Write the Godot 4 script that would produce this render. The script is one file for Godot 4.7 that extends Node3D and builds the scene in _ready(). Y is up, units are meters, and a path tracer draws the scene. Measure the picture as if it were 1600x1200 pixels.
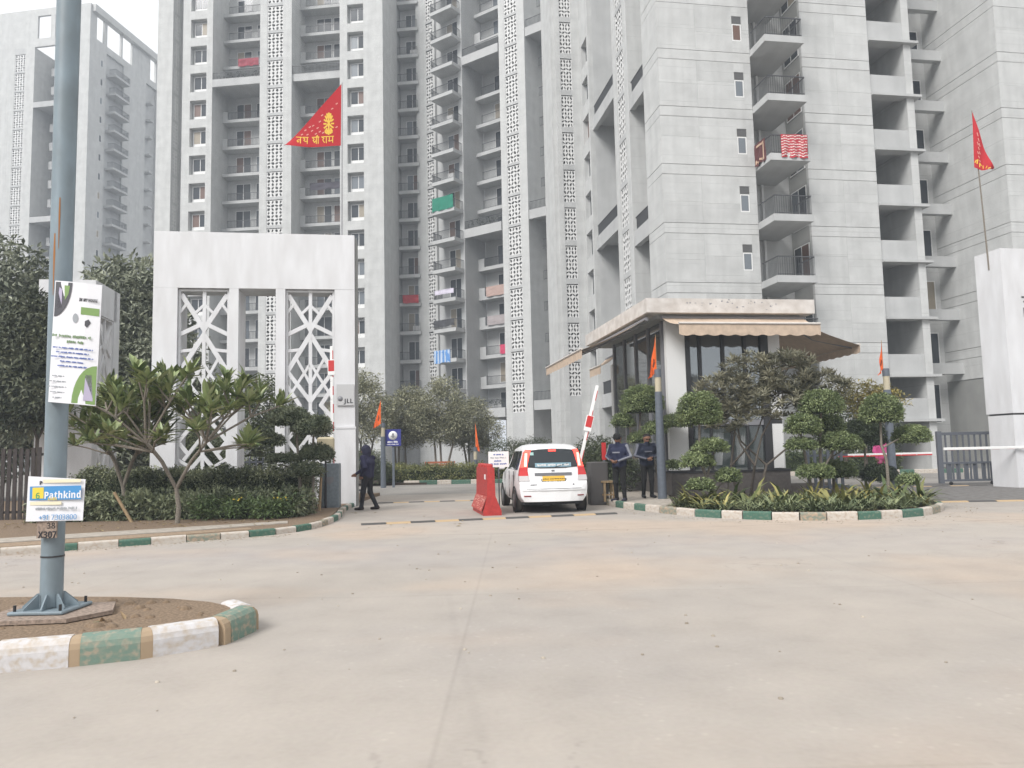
extends Node3D
# An apartment complex entrance on a hazy overcast day. Metres, y up, the camera looks along -z.

class G:  # collects faces (corners given counter-clockwise as seen from outside) into one mesh
	var v := PackedVector3Array()
	var n := PackedVector3Array()
	var t := PackedVector2Array()
	var c := PackedColorArray()
	var col := Color(1, 1, 1)
	func tri(a: Vector3, b: Vector3, d: Vector3) -> void:
		var m := (b - a).cross(d - a).normalized()
		v.append(a); v.append(d); v.append(b)
		for i in 3:
			n.append(m); t.append(Vector2.ZERO); c.append(col)
	func quad(a: Vector3, b: Vector3, d: Vector3, e: Vector3) -> void:
		tri(a, b, d); tri(a, d, e)
	func quaduv(a: Vector3, b: Vector3, d: Vector3, e: Vector3, u0 := 0.0, u1 := 1.0, v0 := 0.0, v1 := 1.0) -> void:
		quad(a, b, d, e)   # a bottom left, b bottom right, d top right, e top left
		var k := t.size() - 6
		var A := Vector2(u0, v1); var B := Vector2(u1, v1); var D := Vector2(u1, v0); var E := Vector2(u0, v0)
		for q in [A, D, B, A, E, D]:
			t[k] = q; k += 1
	func smooth(a: Vector3, b: Vector3, d: Vector3, na: Vector3, nb: Vector3, nd: Vector3) -> void:
		v.append(a); v.append(d); v.append(b)
		n.append(na); n.append(nd); n.append(nb)
		for i in 3:
			t.append(Vector2.ZERO); c.append(col)
	func box(p: Vector3, s: Vector3, b := Basis.IDENTITY) -> void:
		var h := s * 0.5
		var q: Array[Vector3] = []
		for i in 8:
			q.append(p + b * Vector3(h.x if i & 1 else -h.x, h.y if i & 2 else -h.y, h.z if i & 4 else -h.z))
		quad(q[4], q[5], q[7], q[6]); quad(q[1], q[0], q[2], q[3]); quad(q[5], q[1], q[3], q[7])
		quad(q[0], q[4], q[6], q[2]); quad(q[6], q[7], q[3], q[2]); quad(q[0], q[1], q[5], q[4])
	func mm(x0: float, x1: float, y0: float, y1: float, z0: float, z1: float) -> void:
		box(Vector3((x0 + x1) / 2, (y0 + y1) / 2, (z0 + z1) / 2), Vector3(absf(x1 - x0), absf(y1 - y0), absf(z1 - z0)))
	func bevel(p: Vector3, s: Vector3, e: float, b := Basis.IDENTITY) -> void:   # a box with chamfered edges
		var h := s * 0.5
		e = minf(e, minf(h.x, minf(h.y, h.z)) * 0.9)
		var f := func(sx: float, sy: float, sz: float, ax: int) -> Vector3:
			var w := Vector3(sx * (h.x - (0.0 if ax == 0 else e)), sy * (h.y - (0.0 if ax == 1 else e)), sz * (h.z - (0.0 if ax == 2 else e)))
			return p + b * w
		for ax in 3:
			for sg in [-1.0, 1.0]:
				var q := []
				for k in [[-1.0, -1.0], [1.0, -1.0], [1.0, 1.0], [-1.0, 1.0]]:
					var w := [0.0, 0.0, 0.0]
					w[ax] = sg; w[(ax + 1) % 3] = k[0]; w[(ax + 2) % 3] = k[1]
					q.append(f.call(w[0], w[1], w[2], ax))
				if sg > 0: quad(q[0], q[1], q[2], q[3])
				else: quad(q[0], q[3], q[2], q[1])
		for ax in 3:
			var a1 := (ax + 1) % 3
			var a2 := (ax + 2) % 3
			for s1 in [-1.0, 1.0]:
				for s2 in [-1.0, 1.0]:
					var q := []
					for k in [[-1.0, a1], [1.0, a1], [1.0, a2], [-1.0, a2]]:
						var w := [0.0, 0.0, 0.0]
						w[ax] = k[0]; w[a1] = s1; w[a2] = s2
						q.append(f.call(w[0], w[1], w[2], k[1]))
					if s1 * s2 > 0: quad(q[0], q[3], q[2], q[1])
					else: quad(q[0], q[1], q[2], q[3])
		for sx in [-1.0, 1.0]:
			for sy in [-1.0, 1.0]:
				for sz in [-1.0, 1.0]:
					var q := [f.call(sx, sy, sz, 0), f.call(sx, sy, sz, 1), f.call(sx, sy, sz, 2)]
					if sx * sy * sz > 0: tri(q[0], q[1], q[2])
					else: tri(q[0], q[2], q[1])
	func tube(p: Array, r: Array, k := 8, caps := true) -> void:
		var rings := []
		var side := Vector3.ZERO
		for i in p.size():
			var d: Vector3 = (p[mini(i + 1, p.size() - 1)] - p[maxi(i - 1, 0)]).normalized()
			if side == Vector3.ZERO:
				side = d.cross(Vector3.RIGHT if absf(d.x) < 0.8 else Vector3.UP).normalized()
			side = (side - d * side.dot(d)).normalized()
			var up := d.cross(side)
			var ring := []
			for j in k:
				var a := TAU * j / k
				ring.append(side * cos(a) + up * sin(a))
			rings.append(ring)
		for i in p.size() - 1:
			for j in k:
				var j2 := (j + 1) % k
				var a: Vector3 = p[i] + rings[i][j] * r[i]
				var b: Vector3 = p[i] + rings[i][j2] * r[i]
				var d: Vector3 = p[i + 1] + rings[i + 1][j2] * r[i + 1]
				var e: Vector3 = p[i + 1] + rings[i + 1][j] * r[i + 1]
				smooth(a, b, d, rings[i][j], rings[i][j2], rings[i + 1][j2])
				smooth(a, d, e, rings[i][j], rings[i + 1][j2], rings[i + 1][j])
		if caps:
			for j in k:
				var j2 := (j + 1) % k
				var z := p.size() - 1
				tri(p[0], p[0] + rings[0][j2] * r[0], p[0] + rings[0][j] * r[0])
				tri(p[z], p[z] + rings[z][j] * r[z], p[z] + rings[z][j2] * r[z])
	func lathe(at: Vector3, prof: Array, k := 16, b := Basis.IDENTITY, sx := 1.0, sz := 1.0) -> void:   # prof: Vector2(radius, height) from the bottom up
		for i in prof.size() - 1:
			var e: Vector2 = prof[i + 1] - prof[i]
			for j in k:
				var q := []
				var m := []
				for w in [[i, j], [i, j + 1], [i + 1, j + 1], [i + 1, j]]:
					var a: float = TAU * w[1] / k
					var o: Vector2 = prof[w[0]]
					q.append(at + b * Vector3(cos(a) * o.x * sx, o.y, -sin(a) * o.x * sz))
					var e2: Vector2 = e
					if w[0] > 0 and w[0] < prof.size() - 1:
						e2 = (prof[w[0]] - prof[w[0] - 1]).normalized() + (prof[w[0] + 1] - prof[w[0]]).normalized()
					m.append((b * Vector3(cos(a) * e2.y, -e2.x, -sin(a) * e2.y)).normalized())
				smooth(q[0], q[1], q[2], m[0], m[1], m[2])
				smooth(q[0], q[2], q[3], m[0], m[2], m[3])
	func prism(poly: PackedVector2Array, z0: float, z1: float, b := Transform3D.IDENTITY) -> void:   # polygon counter-clockwise in x, y, from z0 to z1 > z0
		if Geometry2D.is_polygon_clockwise(poly):
			poly.reverse()
		var ix := Geometry2D.triangulate_polygon(poly)
		for i in range(0, ix.size(), 3):
			var a := poly[ix[i]]; var d := poly[ix[i + 1]]; var e := poly[ix[i + 2]]
			if (d - a).cross(e - a) < 0:
				var sw := d; d = e; e = sw
			tri(b * Vector3(a.x, a.y, z1), b * Vector3(d.x, d.y, z1), b * Vector3(e.x, e.y, z1))
			tri(b * Vector3(a.x, a.y, z0), b * Vector3(e.x, e.y, z0), b * Vector3(d.x, d.y, z0))
		for i in poly.size():
			var a := poly[i]
			var d := poly[(i + 1) % poly.size()]
			quad(b * Vector3(a.x, a.y, z0), b * Vector3(d.x, d.y, z0), b * Vector3(d.x, d.y, z1), b * Vector3(a.x, a.y, z1))
	func mesh(m: Material = null, colors := false) -> ArrayMesh:
		var a := []
		a.resize(Mesh.ARRAY_MAX)
		a[Mesh.ARRAY_VERTEX] = v
		a[Mesh.ARRAY_NORMAL] = n
		a[Mesh.ARRAY_TEX_UV] = t
		if colors: a[Mesh.ARRAY_COLOR] = c
		var r := ArrayMesh.new()
		r.add_surface_from_arrays(Mesh.PRIMITIVE_TRIANGLES, a)
		if m: r.surface_set_material(0, m)
		return r

var M := {}
var rng := RandomNumberGenerator.new()

func rnd(a := 0.0, b := 1.0) -> float:
	return rng.randf_range(a, b)

func thing(called: String, label: String, category: String, at := Vector3.ZERO, turn := 0.0, group := "") -> Node3D:
	var o := Node3D.new()
	o.name = called
	add_child(o, true)
	o.position = at
	o.rotation_degrees.y = turn
	return tag(o, label, category, group)

func tag(o: Node3D, label: String, category: String, group := "") -> Node3D:
	o.set_meta("label", label)
	o.set_meta("category", category)
	if group: o.set_meta("group", group)
	return o

func part(p: Node, called: String, mesh: Mesh, m: Material = null, at := Vector3.ZERO, kind := "") -> MeshInstance3D:
	var o := MeshInstance3D.new()
	o.name = called
	o.mesh = mesh
	if m: o.material_override = m
	o.position = at
	p.add_child(o, true)
	if kind: o.set_meta("kind", kind)
	return o

func piece(p: Node, called: String, g: G, m: Material, kind := "") -> MeshInstance3D:
	return part(p, called, g.mesh(m), null, Vector3.ZERO, kind)

func bd(p: Node, called: String, x0: float, x1: float, y0: float, y1: float, d0: float, d1: float, m: Material) -> MeshInstance3D:   # a box; d0, d1 are depths into the building
	var b := BoxMesh.new()
	b.size = Vector3(absf(x1 - x0), absf(y1 - y0), absf(d1 - d0))
	b.material = m
	return part(p, called, b, null, Vector3((x0 + x1) / 2, (y0 + y1) / 2, -(d0 + d1) / 2))

func copies(p: Node, called: String, mesh: Mesh, at: Array, colors: Array = [], kind := "stuff") -> MultiMeshInstance3D:
	var mu := MultiMesh.new()
	mu.transform_format = MultiMesh.TRANSFORM_3D
	mu.use_colors = not colors.is_empty()
	mu.mesh = mesh
	mu.instance_count = at.size()
	for i in at.size():
		mu.set_instance_transform(i, at[i])
		if mu.use_colors: mu.set_instance_color(i, colors[i])
	var o := MultiMeshInstance3D.new()
	o.name = called
	o.multimesh = mu
	p.add_child(o, true)
	if kind: o.set_meta("kind", kind)
	return o

func lin(r: float, g: float, b: float) -> Color:   # a real-world base colour
	return Color(r, g, b).linear_to_srgb()

func mat(called: String, c: Color, rough := 0.85, tex: Texture2D = null, scale := Vector3.ONE, world := true) -> StandardMaterial3D:
	var m := StandardMaterial3D.new()
	m.resource_name = called
	m.albedo_color = c
	m.roughness = rough
	if tex:
		m.albedo_texture = tex
		m.uv1_triplanar = true
		m.uv1_world_triplanar = world
		m.uv1_scale = scale
	M[called] = m
	return m

func noise_tex(sd: int, freq: float, lo: float, hi: float, size := 512, warm := 0.0, oct := 5) -> NoiseTexture2D:
	var f := FastNoiseLite.new()
	f.seed = sd
	f.frequency = freq
	f.fractal_octaves = oct
	var t := NoiseTexture2D.new()
	t.width = size; t.height = size
	t.seamless = true
	t.noise = f
	var r := Gradient.new()
	r.set_color(0, Color(lo, lo - warm * 0.5, lo - warm))
	r.set_color(1, Color(hi, hi, hi))
	t.color_ramp = r
	return t

func concrete_tex(sd: int, lines: bool) -> ImageTexture:   # mottled board-marked concrete: blotches, faint vertical drip streaks, faint lift lines
	var s := 512
	var a := FastNoiseLite.new(); a.seed = sd; a.frequency = 0.012; a.fractal_octaves = 5
	var b := FastNoiseLite.new(); b.seed = sd + 7; b.frequency = 0.02; b.fractal_octaves = 3
	var ia := a.get_seamless_image(s, s)
	var im := Image.create(s, s, false, Image.FORMAT_RGB8)
	var rows := []
	var rg := RandomNumberGenerator.new()
	rg.seed = sd
	for y in s:
		rows.append(0.0)
	if lines:
		for k in 9:
			var y: int = int(s * (k + 0.5) / 9.0) + rg.randi_range(-12, 12)
			rows[y] = -0.08 - 0.1 * rg.randf()
			rows[y + 1] = 0.03
	for y in s:
		for x in s:
			var q := ia.get_pixel(x, y).r - 0.5
			var st := b.get_noise_2d(sin(TAU * x / s) * 150.0, cos(TAU * x / s) * 150.0 + y * 0.12 * (1.0 - absf(2.0 * y / s - 1.0)))
			var g: float = 0.93 + q * 0.10 + st * 0.035 + rows[y] * clampf(1.0 + 2.0 * q, 0.3, 1.4)
			im.set_pixel(x, y, Color(clampf(g, 0, 1), clampf(g * 0.997, 0, 1), clampf(g * 0.985, 0, 1)))
	im.generate_mipmaps()
	return ImageTexture.create_from_image(im)

func materials() -> void:
	var con := concrete_tex(3, true)
	var con2 := concrete_tex(11, false)
	mat("concrete", lin(0.59, 0.60, 0.605), 0.9, con, Vector3(0.11, 0.11, 0.11))
	mat("concrete_plain", lin(0.52, 0.53, 0.54), 0.9, con2, Vector3(0.07, 0.07, 0.07))
	for k in 4:
		var v: float = [1.0, 0.955, 1.03, 0.98][k]
		mat("concrete_cast_" + str(k), lin(0.59 * v, 0.60 * v, 0.605 * v), 0.9, con, Vector3(0.11, 0.11 + 0.013 * k, 0.11))
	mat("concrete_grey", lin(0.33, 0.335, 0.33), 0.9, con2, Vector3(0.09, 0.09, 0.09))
	mat("white_paint", lin(0.70, 0.705, 0.72), 0.8, noise_tex(5, 0.012, 0.92, 1.0, 512, 0.01), Vector3(0.35, 0.09, 0.35))
	mat("white_trim", lin(0.72, 0.72, 0.71), 0.6)
	mat("lattice", lin(0.64, 0.64, 0.63), 0.85)
	mat("dark_glass", lin(0.045, 0.052, 0.06), 0.12)
	mat("blind_glass", lin(0.16, 0.18, 0.2), 0.25)
	mat("railing", lin(0.06, 0.062, 0.066), 0.5)
	mat("rail_glass", Color(0.30, 0.33, 0.35, 0.55), 0.1).transparency = BaseMaterial3D.TRANSPARENCY_ALPHA
	mat("void_grey", lin(0.10, 0.10, 0.10), 0.9)
	mat("steel_grey", lin(0.13, 0.15, 0.18), 0.45, noise_tex(21, 0.02, 0.85, 1.0), Vector3(0.6, 0.6, 0.6))
	mat("gate_steel", lin(0.11, 0.12, 0.14), 0.5)
	mat("dark_frame", lin(0.03, 0.03, 0.032), 0.45)
	mat("black", lin(0.012, 0.012, 0.013), 0.6)
	mat("soil", lin(0.31, 0.22, 0.145), 1.0, noise_tex(31, 0.05, 0.62, 1.0), Vector3(1.1, 1.1, 1.1))
	mat("dark_soil", lin(0.10, 0.075, 0.055), 1.0, noise_tex(32, 0.05, 0.5, 1.0), Vector3(1.1, 1.1, 1.1))
	mat("bark", lin(0.20, 0.17, 0.14), 0.95, noise_tex(33, 0.03, 0.6, 1.0), Vector3(2, 2, 2))
	mat("pale_bark", lin(0.33, 0.29, 0.24), 0.95, noise_tex(34, 0.03, 0.6, 1.0), Vector3(2, 2, 2))
	mat("red_plastic", lin(0.50, 0.04, 0.035), 0.5, noise_tex(35, 0.015, 0.8, 1.0), Vector3(0.9, 0.9, 0.9))
	mat("red_paint", lin(0.5, 0.03, 0.03), 0.45)
	mat("sign_white", lin(0.75, 0.75, 0.74), 0.5)
	mat("ink", lin(0.02, 0.02, 0.025), 0.7)
	mat("ink_blue", lin(0.05, 0.10, 0.35), 0.7)
	mat("wood", lin(0.42, 0.30, 0.17), 0.8, noise_tex(36, 0.03, 0.7, 1.0), Vector3(2, 0.4, 2))
	mat("plinth", lin(0.13, 0.115, 0.105), 0.55, noise_tex(37, 0.03, 0.8, 1.0), Vector3(0.5, 0.5, 0.5))
	mat("dirty_white", lin(0.66, 0.63, 0.60), 0.85, noise_tex(38, 0.012, 0.84, 1.0, 512, 0.03), Vector3(0.35, 0.35, 0.35))
	mat("cloth_orange", lin(0.75, 0.12, 0.015), 0.8).backlight = lin(0.2, 0.04, 0.01)
	mat("cloth_red", lin(0.42, 0.012, 0.02), 0.8).backlight = lin(0.05, 0.002, 0.002)
	mat("gold", lin(0.72, 0.45, 0.05), 0.6)
	var aw := mat("awning", lin(0.60, 0.47, 0.36), 0.9, noise_tex(39, 0.02, 0.85, 1.0), Vector3(0.4, 0.4, 0.4))
	aw.backlight = lin(0.22, 0.12, 0.06)
	aw.cull_mode = BaseMaterial3D.CULL_DISABLED
	for k in ["cloth_orange", "cloth_red", "gold"]:
		M[k].cull_mode = BaseMaterial3D.CULL_DISABLED

func leaf_mat(called: String, c: Color, rough := 0.55) -> StandardMaterial3D:
	var m := mat(called, c.linear_to_srgb(), rough)
	m.vertex_color_use_as_albedo = true
	m.cull_mode = BaseMaterial3D.CULL_DISABLED
	m.backlight = Color(0.30, 0.34, 0.12)
	return m

# ---------- towers ----------
func lattice_mesh(w: float, h: float, nx: int, ny: int, thick: float, m: Material) -> ArrayMesh:   # a pierced screen, petals round flower centres
	var g := G.new()
	var cw := w / nx
	var ch := h / ny
	for j in ny:
		for i in nx:
			var o := Vector2((i + 0.5) * cw - w / 2, (j + 0.5) * ch)
			var fc := Vector2((roundf((i + 0.5) / 2.0 - 0.5) * 2 + 1) * cw - w / 2, (roundf((j + 0.5) / 3.5 - 0.5) * 3.5 + 1.75) * ch)
			var d := o - fc
			var ang := d.angle() if d.length() > 0.01 else PI / 4
			var far := d.length() / (1.9 * ch)
			var la := 0.56 * ch * (1.0 - 0.25 * far)
			var lb := 0.32 * cw * (1.0 - 0.1 * far) * (0.8 if (i + j) % 2 else 1.1)
			var inner := []
			var outer := []
			for k in 12:
				var a := TAU * k / 12.0
				var e := Vector2(cos(a) * la * (0.8 + 0.2 * absf(cos(a))), sin(a) * lb).rotated(ang)
				e.x = clampf(e.x, -cw * 0.43, cw * 0.43); e.y = clampf(e.y, -ch * 0.43, ch * 0.43)
				inner.append(e)
			inner.sort_custom(func(p, q): return p.angle() < q.angle())
			for e in inner:
				var s: float = minf(cw / 2 / maxf(absf(e.x), 1e-5), ch / 2 / maxf(absf(e.y), 1e-5))
				outer.append(e * s)
			for k in 12:
				var k2 := (k + 1) % 12
				var A: Vector2 = o + outer[k]; var B: Vector2 = o + outer[k2]; var C: Vector2 = o + inner[k2]; var D: Vector2 = o + inner[k]
				g.quad(Vector3(A.x, A.y, 0), Vector3(B.x, B.y, 0), Vector3(C.x, C.y, 0), Vector3(D.x, D.y, 0))
				g.quad(Vector3(D.x, D.y, 0), Vector3(C.x, C.y, 0), Vector3(C.x, C.y, -thick), Vector3(D.x, D.y, -thick))
				var ca: float = outer[k].angle(); var cb: float = outer[k2].angle()   # fill the corner that the straight cut leaves
				for sx in [-1, 1]:
					for sy in [-1, 1]:
						var cr := Vector2(cw / 2 * sx, ch / 2 * sy)
						var an := cr.angle()
						if cb < ca: cb += TAU
						if an < ca: an += TAU
						if an > ca + 1e-4 and an < cb - 1e-4:
							var Q := o + cr
							g.tri(Vector3(A.x, A.y, 0), Vector3(Q.x, Q.y, 0), Vector3(B.x, B.y, 0))
	return g.mesh(m)

func railing_mesh(x0: float, x1: float, y0: float, hgt: float, d: float, gap: float, bar: float, ends := 0.0) -> ArrayMesh:
	var g := G.new()
	g.mm(x0, x1, y0 + hgt - 0.05, y0 + hgt, -d - 0.025, -d + 0.025)
	g.mm(x0, x1, y0 + 0.06, y0 + 0.09, -d - 0.015, -d + 0.015)
	var k := int((x1 - x0) / gap)
	for i in k + 1:
		var x := lerpf(x0 + bar, x1 - bar, float(i) / k)
		g.mm(x - bar / 2, x + bar / 2, y0, y0 + hgt - 0.05, -d - bar / 2, -d + bar / 2)
	if ends != 0.0:
		for x in [x0, x1]:
			g.mm(x - 0.02, x + 0.02, y0 + hgt - 0.051, y0 + hgt - 0.001, -d - 0.02, -d - ends)
			var q := int(absf(ends) / gap)
			for i in range(1, q + 1):
				var z := -d - ends * i / (q + 0.5)
				g.mm(x - bar / 2, x + bar / 2, y0, y0 + hgt - 0.05, z - bar / 2, z + bar / 2)
	return g.mesh(M.railing)

func frame_mesh(w: float, h: float, bars: int, f := 0.06, th := 0.06, m: Material = null) -> ArrayMesh:   # a window frame standing on y = 0, centred on x
	var g := G.new()
	g.mm(-w / 2, w / 2, 0, f, 0, -th); g.mm(-w / 2, w / 2, h - f, h, 0, -th)
	g.mm(-w / 2, -w / 2 + f, f, h - f, 0, -th); g.mm(w / 2 - f, w / 2, f, h - f, 0, -th)
	for i in bars:
		var x := -w / 2 + w * (i + 1) / (bars + 1)
		g.mm(x - f * 0.55, x + f * 0.55, f, h - f, 0.004, -th)
	return g.mesh(m if m else M.white_trim)

func window(p: Node, called: String, w: float, h: float, bars: int, at: Vector3, turn := 0.0, panel := 0.0, glass := "dark_glass") -> MeshInstance3D:
	var o := part(p, called, frame_mesh(w, h, bars), null, at)
	o.rotation_degrees.y = turn
	for i in bars + 1:
		var b := BoxMesh.new()
		var pw := (w - 0.12) / (bars + 1)
		b.size = Vector3(pw - 0.03, h - 0.12 - panel, 0.02)
		b.material = M[glass] if rnd() > 0.3 else M[["blind_glass", "curtain_tan", "curtain_brown", "blind_glass"][rng.randi_range(0, 3)]]
		part(o, "pane", b, null, Vector3(-w / 2 + 0.06 + pw * (i + 0.5), panel + 0.06 + (h - 0.12 - panel) / 2, -0.012))
	if panel > 0:
		var b := BoxMesh.new()
		b.size = Vector3(w - 0.1, panel, 0.05)
		b.material = M.white_trim
		part(o, "spandrel", b, null, Vector3(0, panel / 2 + 0.04, -0.035))
	return o

func balcony(p: Node, x0: float, x1: float, y: float, d0: float, d1: float, th: float, rail: ArrayMesh, parapet := 0.0) -> MeshInstance3D:   # slab with its bottom at y; d0 is the front
	var b := bd(p, "balcony", x0, x1, y, y + th, d0, d1, M.concrete_plain)
	part(b, "railing", rail, null, Vector3(0, 0, 0) - b.position + Vector3(0, y + th, 0))
	if rnd() < 0.28:
		bd(b, "air_conditioner", x1 - b.position.x - 1.0, x1 - b.position.x - 0.2, th / 2 + 0.05, th / 2 + 0.62, d0 + b.position.z + 0.25, d0 + b.position.z + 0.55, M.white_trim)
	if parapet > 0.0:
		bd(b, "parapet", x0 - b.position.x, x0 + parapet - b.position.x, th / 2, th / 2 + 0.95, d0 + b.position.z, d0 + 0.15 + b.position.z, M.concrete_plain)
	return b

func door(p: Node, x: float, y: float, d: float, w: float, h: float, turn := 0.0) -> MeshInstance3D:
	var o := window(p, "balcony_door", w, h, 1, Vector3(x, y, -d), turn)
	return o

func pier(p: Node, x0: float, x1: float, l0: float, l1: float, d: float, dep: float, base: float, fl: float, n0: int, n1: int, top: float, lat: ArrayMesh, ph: float) -> void:   # a blade wall with a column of pierced panels
	bd(p, "pier_wall", x0, l0, 0, top, d, d + dep, M.concrete)
	bd(p, "pier_wall", l1, x1, 0, top, d, d + dep, M.concrete)
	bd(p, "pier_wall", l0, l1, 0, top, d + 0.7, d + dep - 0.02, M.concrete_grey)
	var y := 0.0
	for k in range(n0, n1 + 1):
		var yb := base + fl * k
		bd(p, "pier_band", l0, l1, y, yb, d + 0.015, d + 0.5, M.concrete_plain)
		if yb < top - 3:
			part(p, "lattice_panel", lat, null, Vector3((l0 + l1) / 2, yb, -d - 0.05))
		y = yb + ph
	bd(p, "pier_band", l0, l1, y, top, d + 0.015, d + 0.5, M.concrete_plain)

func cast(p: Node, x0: float, x1: float, y0: float, y1: float, d0: float, d1: float) -> void:   # one lift of a cast wall in a few bays of slightly different tone
	var n := maxi(1, int(round((x1 - x0) / 1.9)))
	for i in n:
		var a := lerpf(x0, x1, float(i) / n) + (0.003 if i > 0 else 0.0)
		var b := lerpf(x0, x1, (i + 1.0) / n) - (0.003 if i < n - 1 else 0.0)
		var ym := lerpf(y0, y1, rnd(0.4, 0.6))
		if y1 - y0 < 1.5:
			bd(p, "wall_panel", a, b, y0, y1, d0, d1, M["concrete_cast_" + str(rng.randi_range(0, 3))])
		else:
			bd(p, "wall_panel", a, b, y0, ym - 0.003, d0, d1, M["concrete_cast_" + str(rng.randi_range(0, 3))])
			bd(p, "wall_panel", a, b, ym + 0.003, y1, d0 + 0.002, d1, M["concrete_cast_" + str(rng.randi_range(0, 3))])

func lined_wall(p: Node, x0: float, x1: float, d: float, th: float, base: float, fl: float, n0: int, n1: int, top: float, win := Vector2.ZERO, turn := 0.0) -> void:   # cast panels and floor bands with open joints in front of a core; win is a slot for small windows
	bd(p, "wall", x0 + 0.01, x1 - 0.01, 0, top, d + 0.035, d + th, M.concrete_grey)
	var y := 0.0
	var gp := 0.028
	for k in range(n0, n1 + 1):
		var b := base + fl * k
		if b - gp > y:
			if win.x == 0.0 or k == n0:
				cast(p, x0, x1, y, b - gp, d, d + 0.2)
			else:
				var w0 := y + 0.65
				var w1 := y + 2.05
				cast(p, x0, win.x, y, b - gp, d, d + 0.2)
				cast(p, win.y, x1, y, b - gp, d, d + 0.2)
				bd(p, "wall_panel", win.x, win.y, y, w0, d + 0.002, d + 0.2, M.concrete)
				bd(p, "wall_panel", win.x, win.y, w1, b - gp, d + 0.002, d + 0.2, M.concrete)
				window(p, "small_window", win.y - win.x - 0.02, 0.95, 0, Vector3((win.x + win.y) / 2, w0 + 0.01, -d - 0.02), 0, 0, "blind_glass")
				bd(p, "ventilator", win.x + 0.02, win.y - 0.02, w0 + 1.0, w1 - 0.02, d + 0.02, d + 0.03, M.void_grey)
		bd(p, "floor_band", x0, x1, b, b + 0.52, d + 0.004, d + 0.2, M.concrete)
		y = b + 0.52 + gp
	bd(p, "wall_panel", x0, x1, y, top, d, d + 0.2, M.concrete)

func tower_b() -> void:
	var p := thing("apartment_tower", "grey tower behind the white gate with pierced strips and two recessed balcony bays", "apartment tower", Vector3(-26.84, 0, -80), -7)
	var top := 57.0
	var F := func(k: int) -> float: return 4.64 + 3.13 * k
	bd(p, "wall", -9.1, 13.9, 0, top - 0.5, 3.7, 16, M.concrete_plain)
	bd(p, "wall", -10.3, -9.0, 0, top, 1.7, 4.29, M.concrete_plain)
	# left pale pier with the narrow pierced return
	bd(p, "pier_wall", -12.03, -10.23, 0, top, 0, 15.9, M.concrete)
	var narrow := lattice_mesh(0.9, 2.75, 2, 7, 0.12, M.lattice)
	for k in range(5, 16):
		var q := part(p, "lattice_panel", narrow, null, Vector3(-10.2, F.call(k), -0.75))
		q.rotation_degrees.y = 90
	# window walls
	for w in [[-9.02, -5.51, -7.15, 0.0], [9.06, 11.83, 10.85, 0.0]]:
		var x0: float = w[0]; var x1: float = w[1]; var cx: float = w[2]
		bd(p, "wall", x0, cx - 0.95, 0, top, 0, 4.28, M.concrete)
		if x1 > cx + 0.96: bd(p, "wall", cx + 0.95, x1, 0, top, 0, 4.28, M.concrete)
		bd(p, "wall", cx - 0.96, cx + 0.96, 0, top, 0.6, 4.27, M.concrete_plain)
		var y := 0.0
		for k in 17:
			var f: float = F.call(k)
			bd(p, "wall", cx - 0.95, cx + 0.95, y, f - 0.4, 0.006, 0.59, M.concrete)
			if k < 16: window(p, "window", 1.7, 1.9, 1, Vector3(cx + 0.1, f - 0.38, -0.5), 0, 0.45)
			y = f + 1.75
	bd(p, "pier_wall", 11.83, 13.97, 0, top, -0.4, 5.3, M.concrete)
	# pierced pier between the two bays
	var lat := lattice_mesh(1.8, 2.72, 4, 7, 0.14, M.lattice)
	pier(p, 0, 3.63, 0.85, 2.65, 0, 4.28, 4.3, 3.13, 0, 16, top, lat, 2.8)
	# the bays
	for bay in [[-5.51, 0.0, 0.0], [3.63, 9.06, 1.0]]:
		var x0: float = bay[0]; var x1: float = bay[1]
		var rail := railing_mesh(x0 + 0.7, x1, 0, 0.85, 2.35, 0.16, 0.03)
		var trail := railing_mesh(x0, x1 - 0.1, 0, 0.85, 0.1, 0.16, 0.03)
		for k in 16:
			var f: float = F.call(k)
			if k % 6 == 0:
				bd(p, "terrace_beam", x0, x1, f, f + 0.85, 0.01 + 0.25 * bay[2], 0.35 + 0.25 * bay[2], M.concrete_plain)
				bd(p, "terrace_slab", x0, x1, f + 0.3, f + 0.6, 0.36 + 0.25 * bay[2], 3.69, M.concrete_plain)
				part(p, "railing", trail, null, Vector3(0, f + 0.85, -0.1))
			else:
				balcony(p, x0 + 0.02, x1 - 0.02, f, 2.3, 3.69, 0.34, rail, 0.6 if (k % 6 in [4, 5] or bay[2] > 0) else 0.0)
			door(p, x0 + 1.9 + bay[2] * 0.4, f + 0.5, 3.67, 1.8, 2.2)
			if (k * 7) % 5 != 0: door(p, x0 + 4.2, f + 0.5, 3.67, 1.6, 2.2)
	# right return and the narrow balcony column
	bd(p, "wall", 13.98, 19, 0, top, 6.6, 16, M.concrete_plain)
	var rail2 := railing_mesh(13.99, 16.3, 0, 0.9, 5.35, 0.16, 0.03)
	for k in 16:
		var f := 5.0 + 3.2 * k
		balcony(p, 14.0, 16.4, f, 5.3, 6.59, 0.38, rail2)
		door(p, 15.4, f + 0.4, 6.57, 1.5, 2.2)

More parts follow.
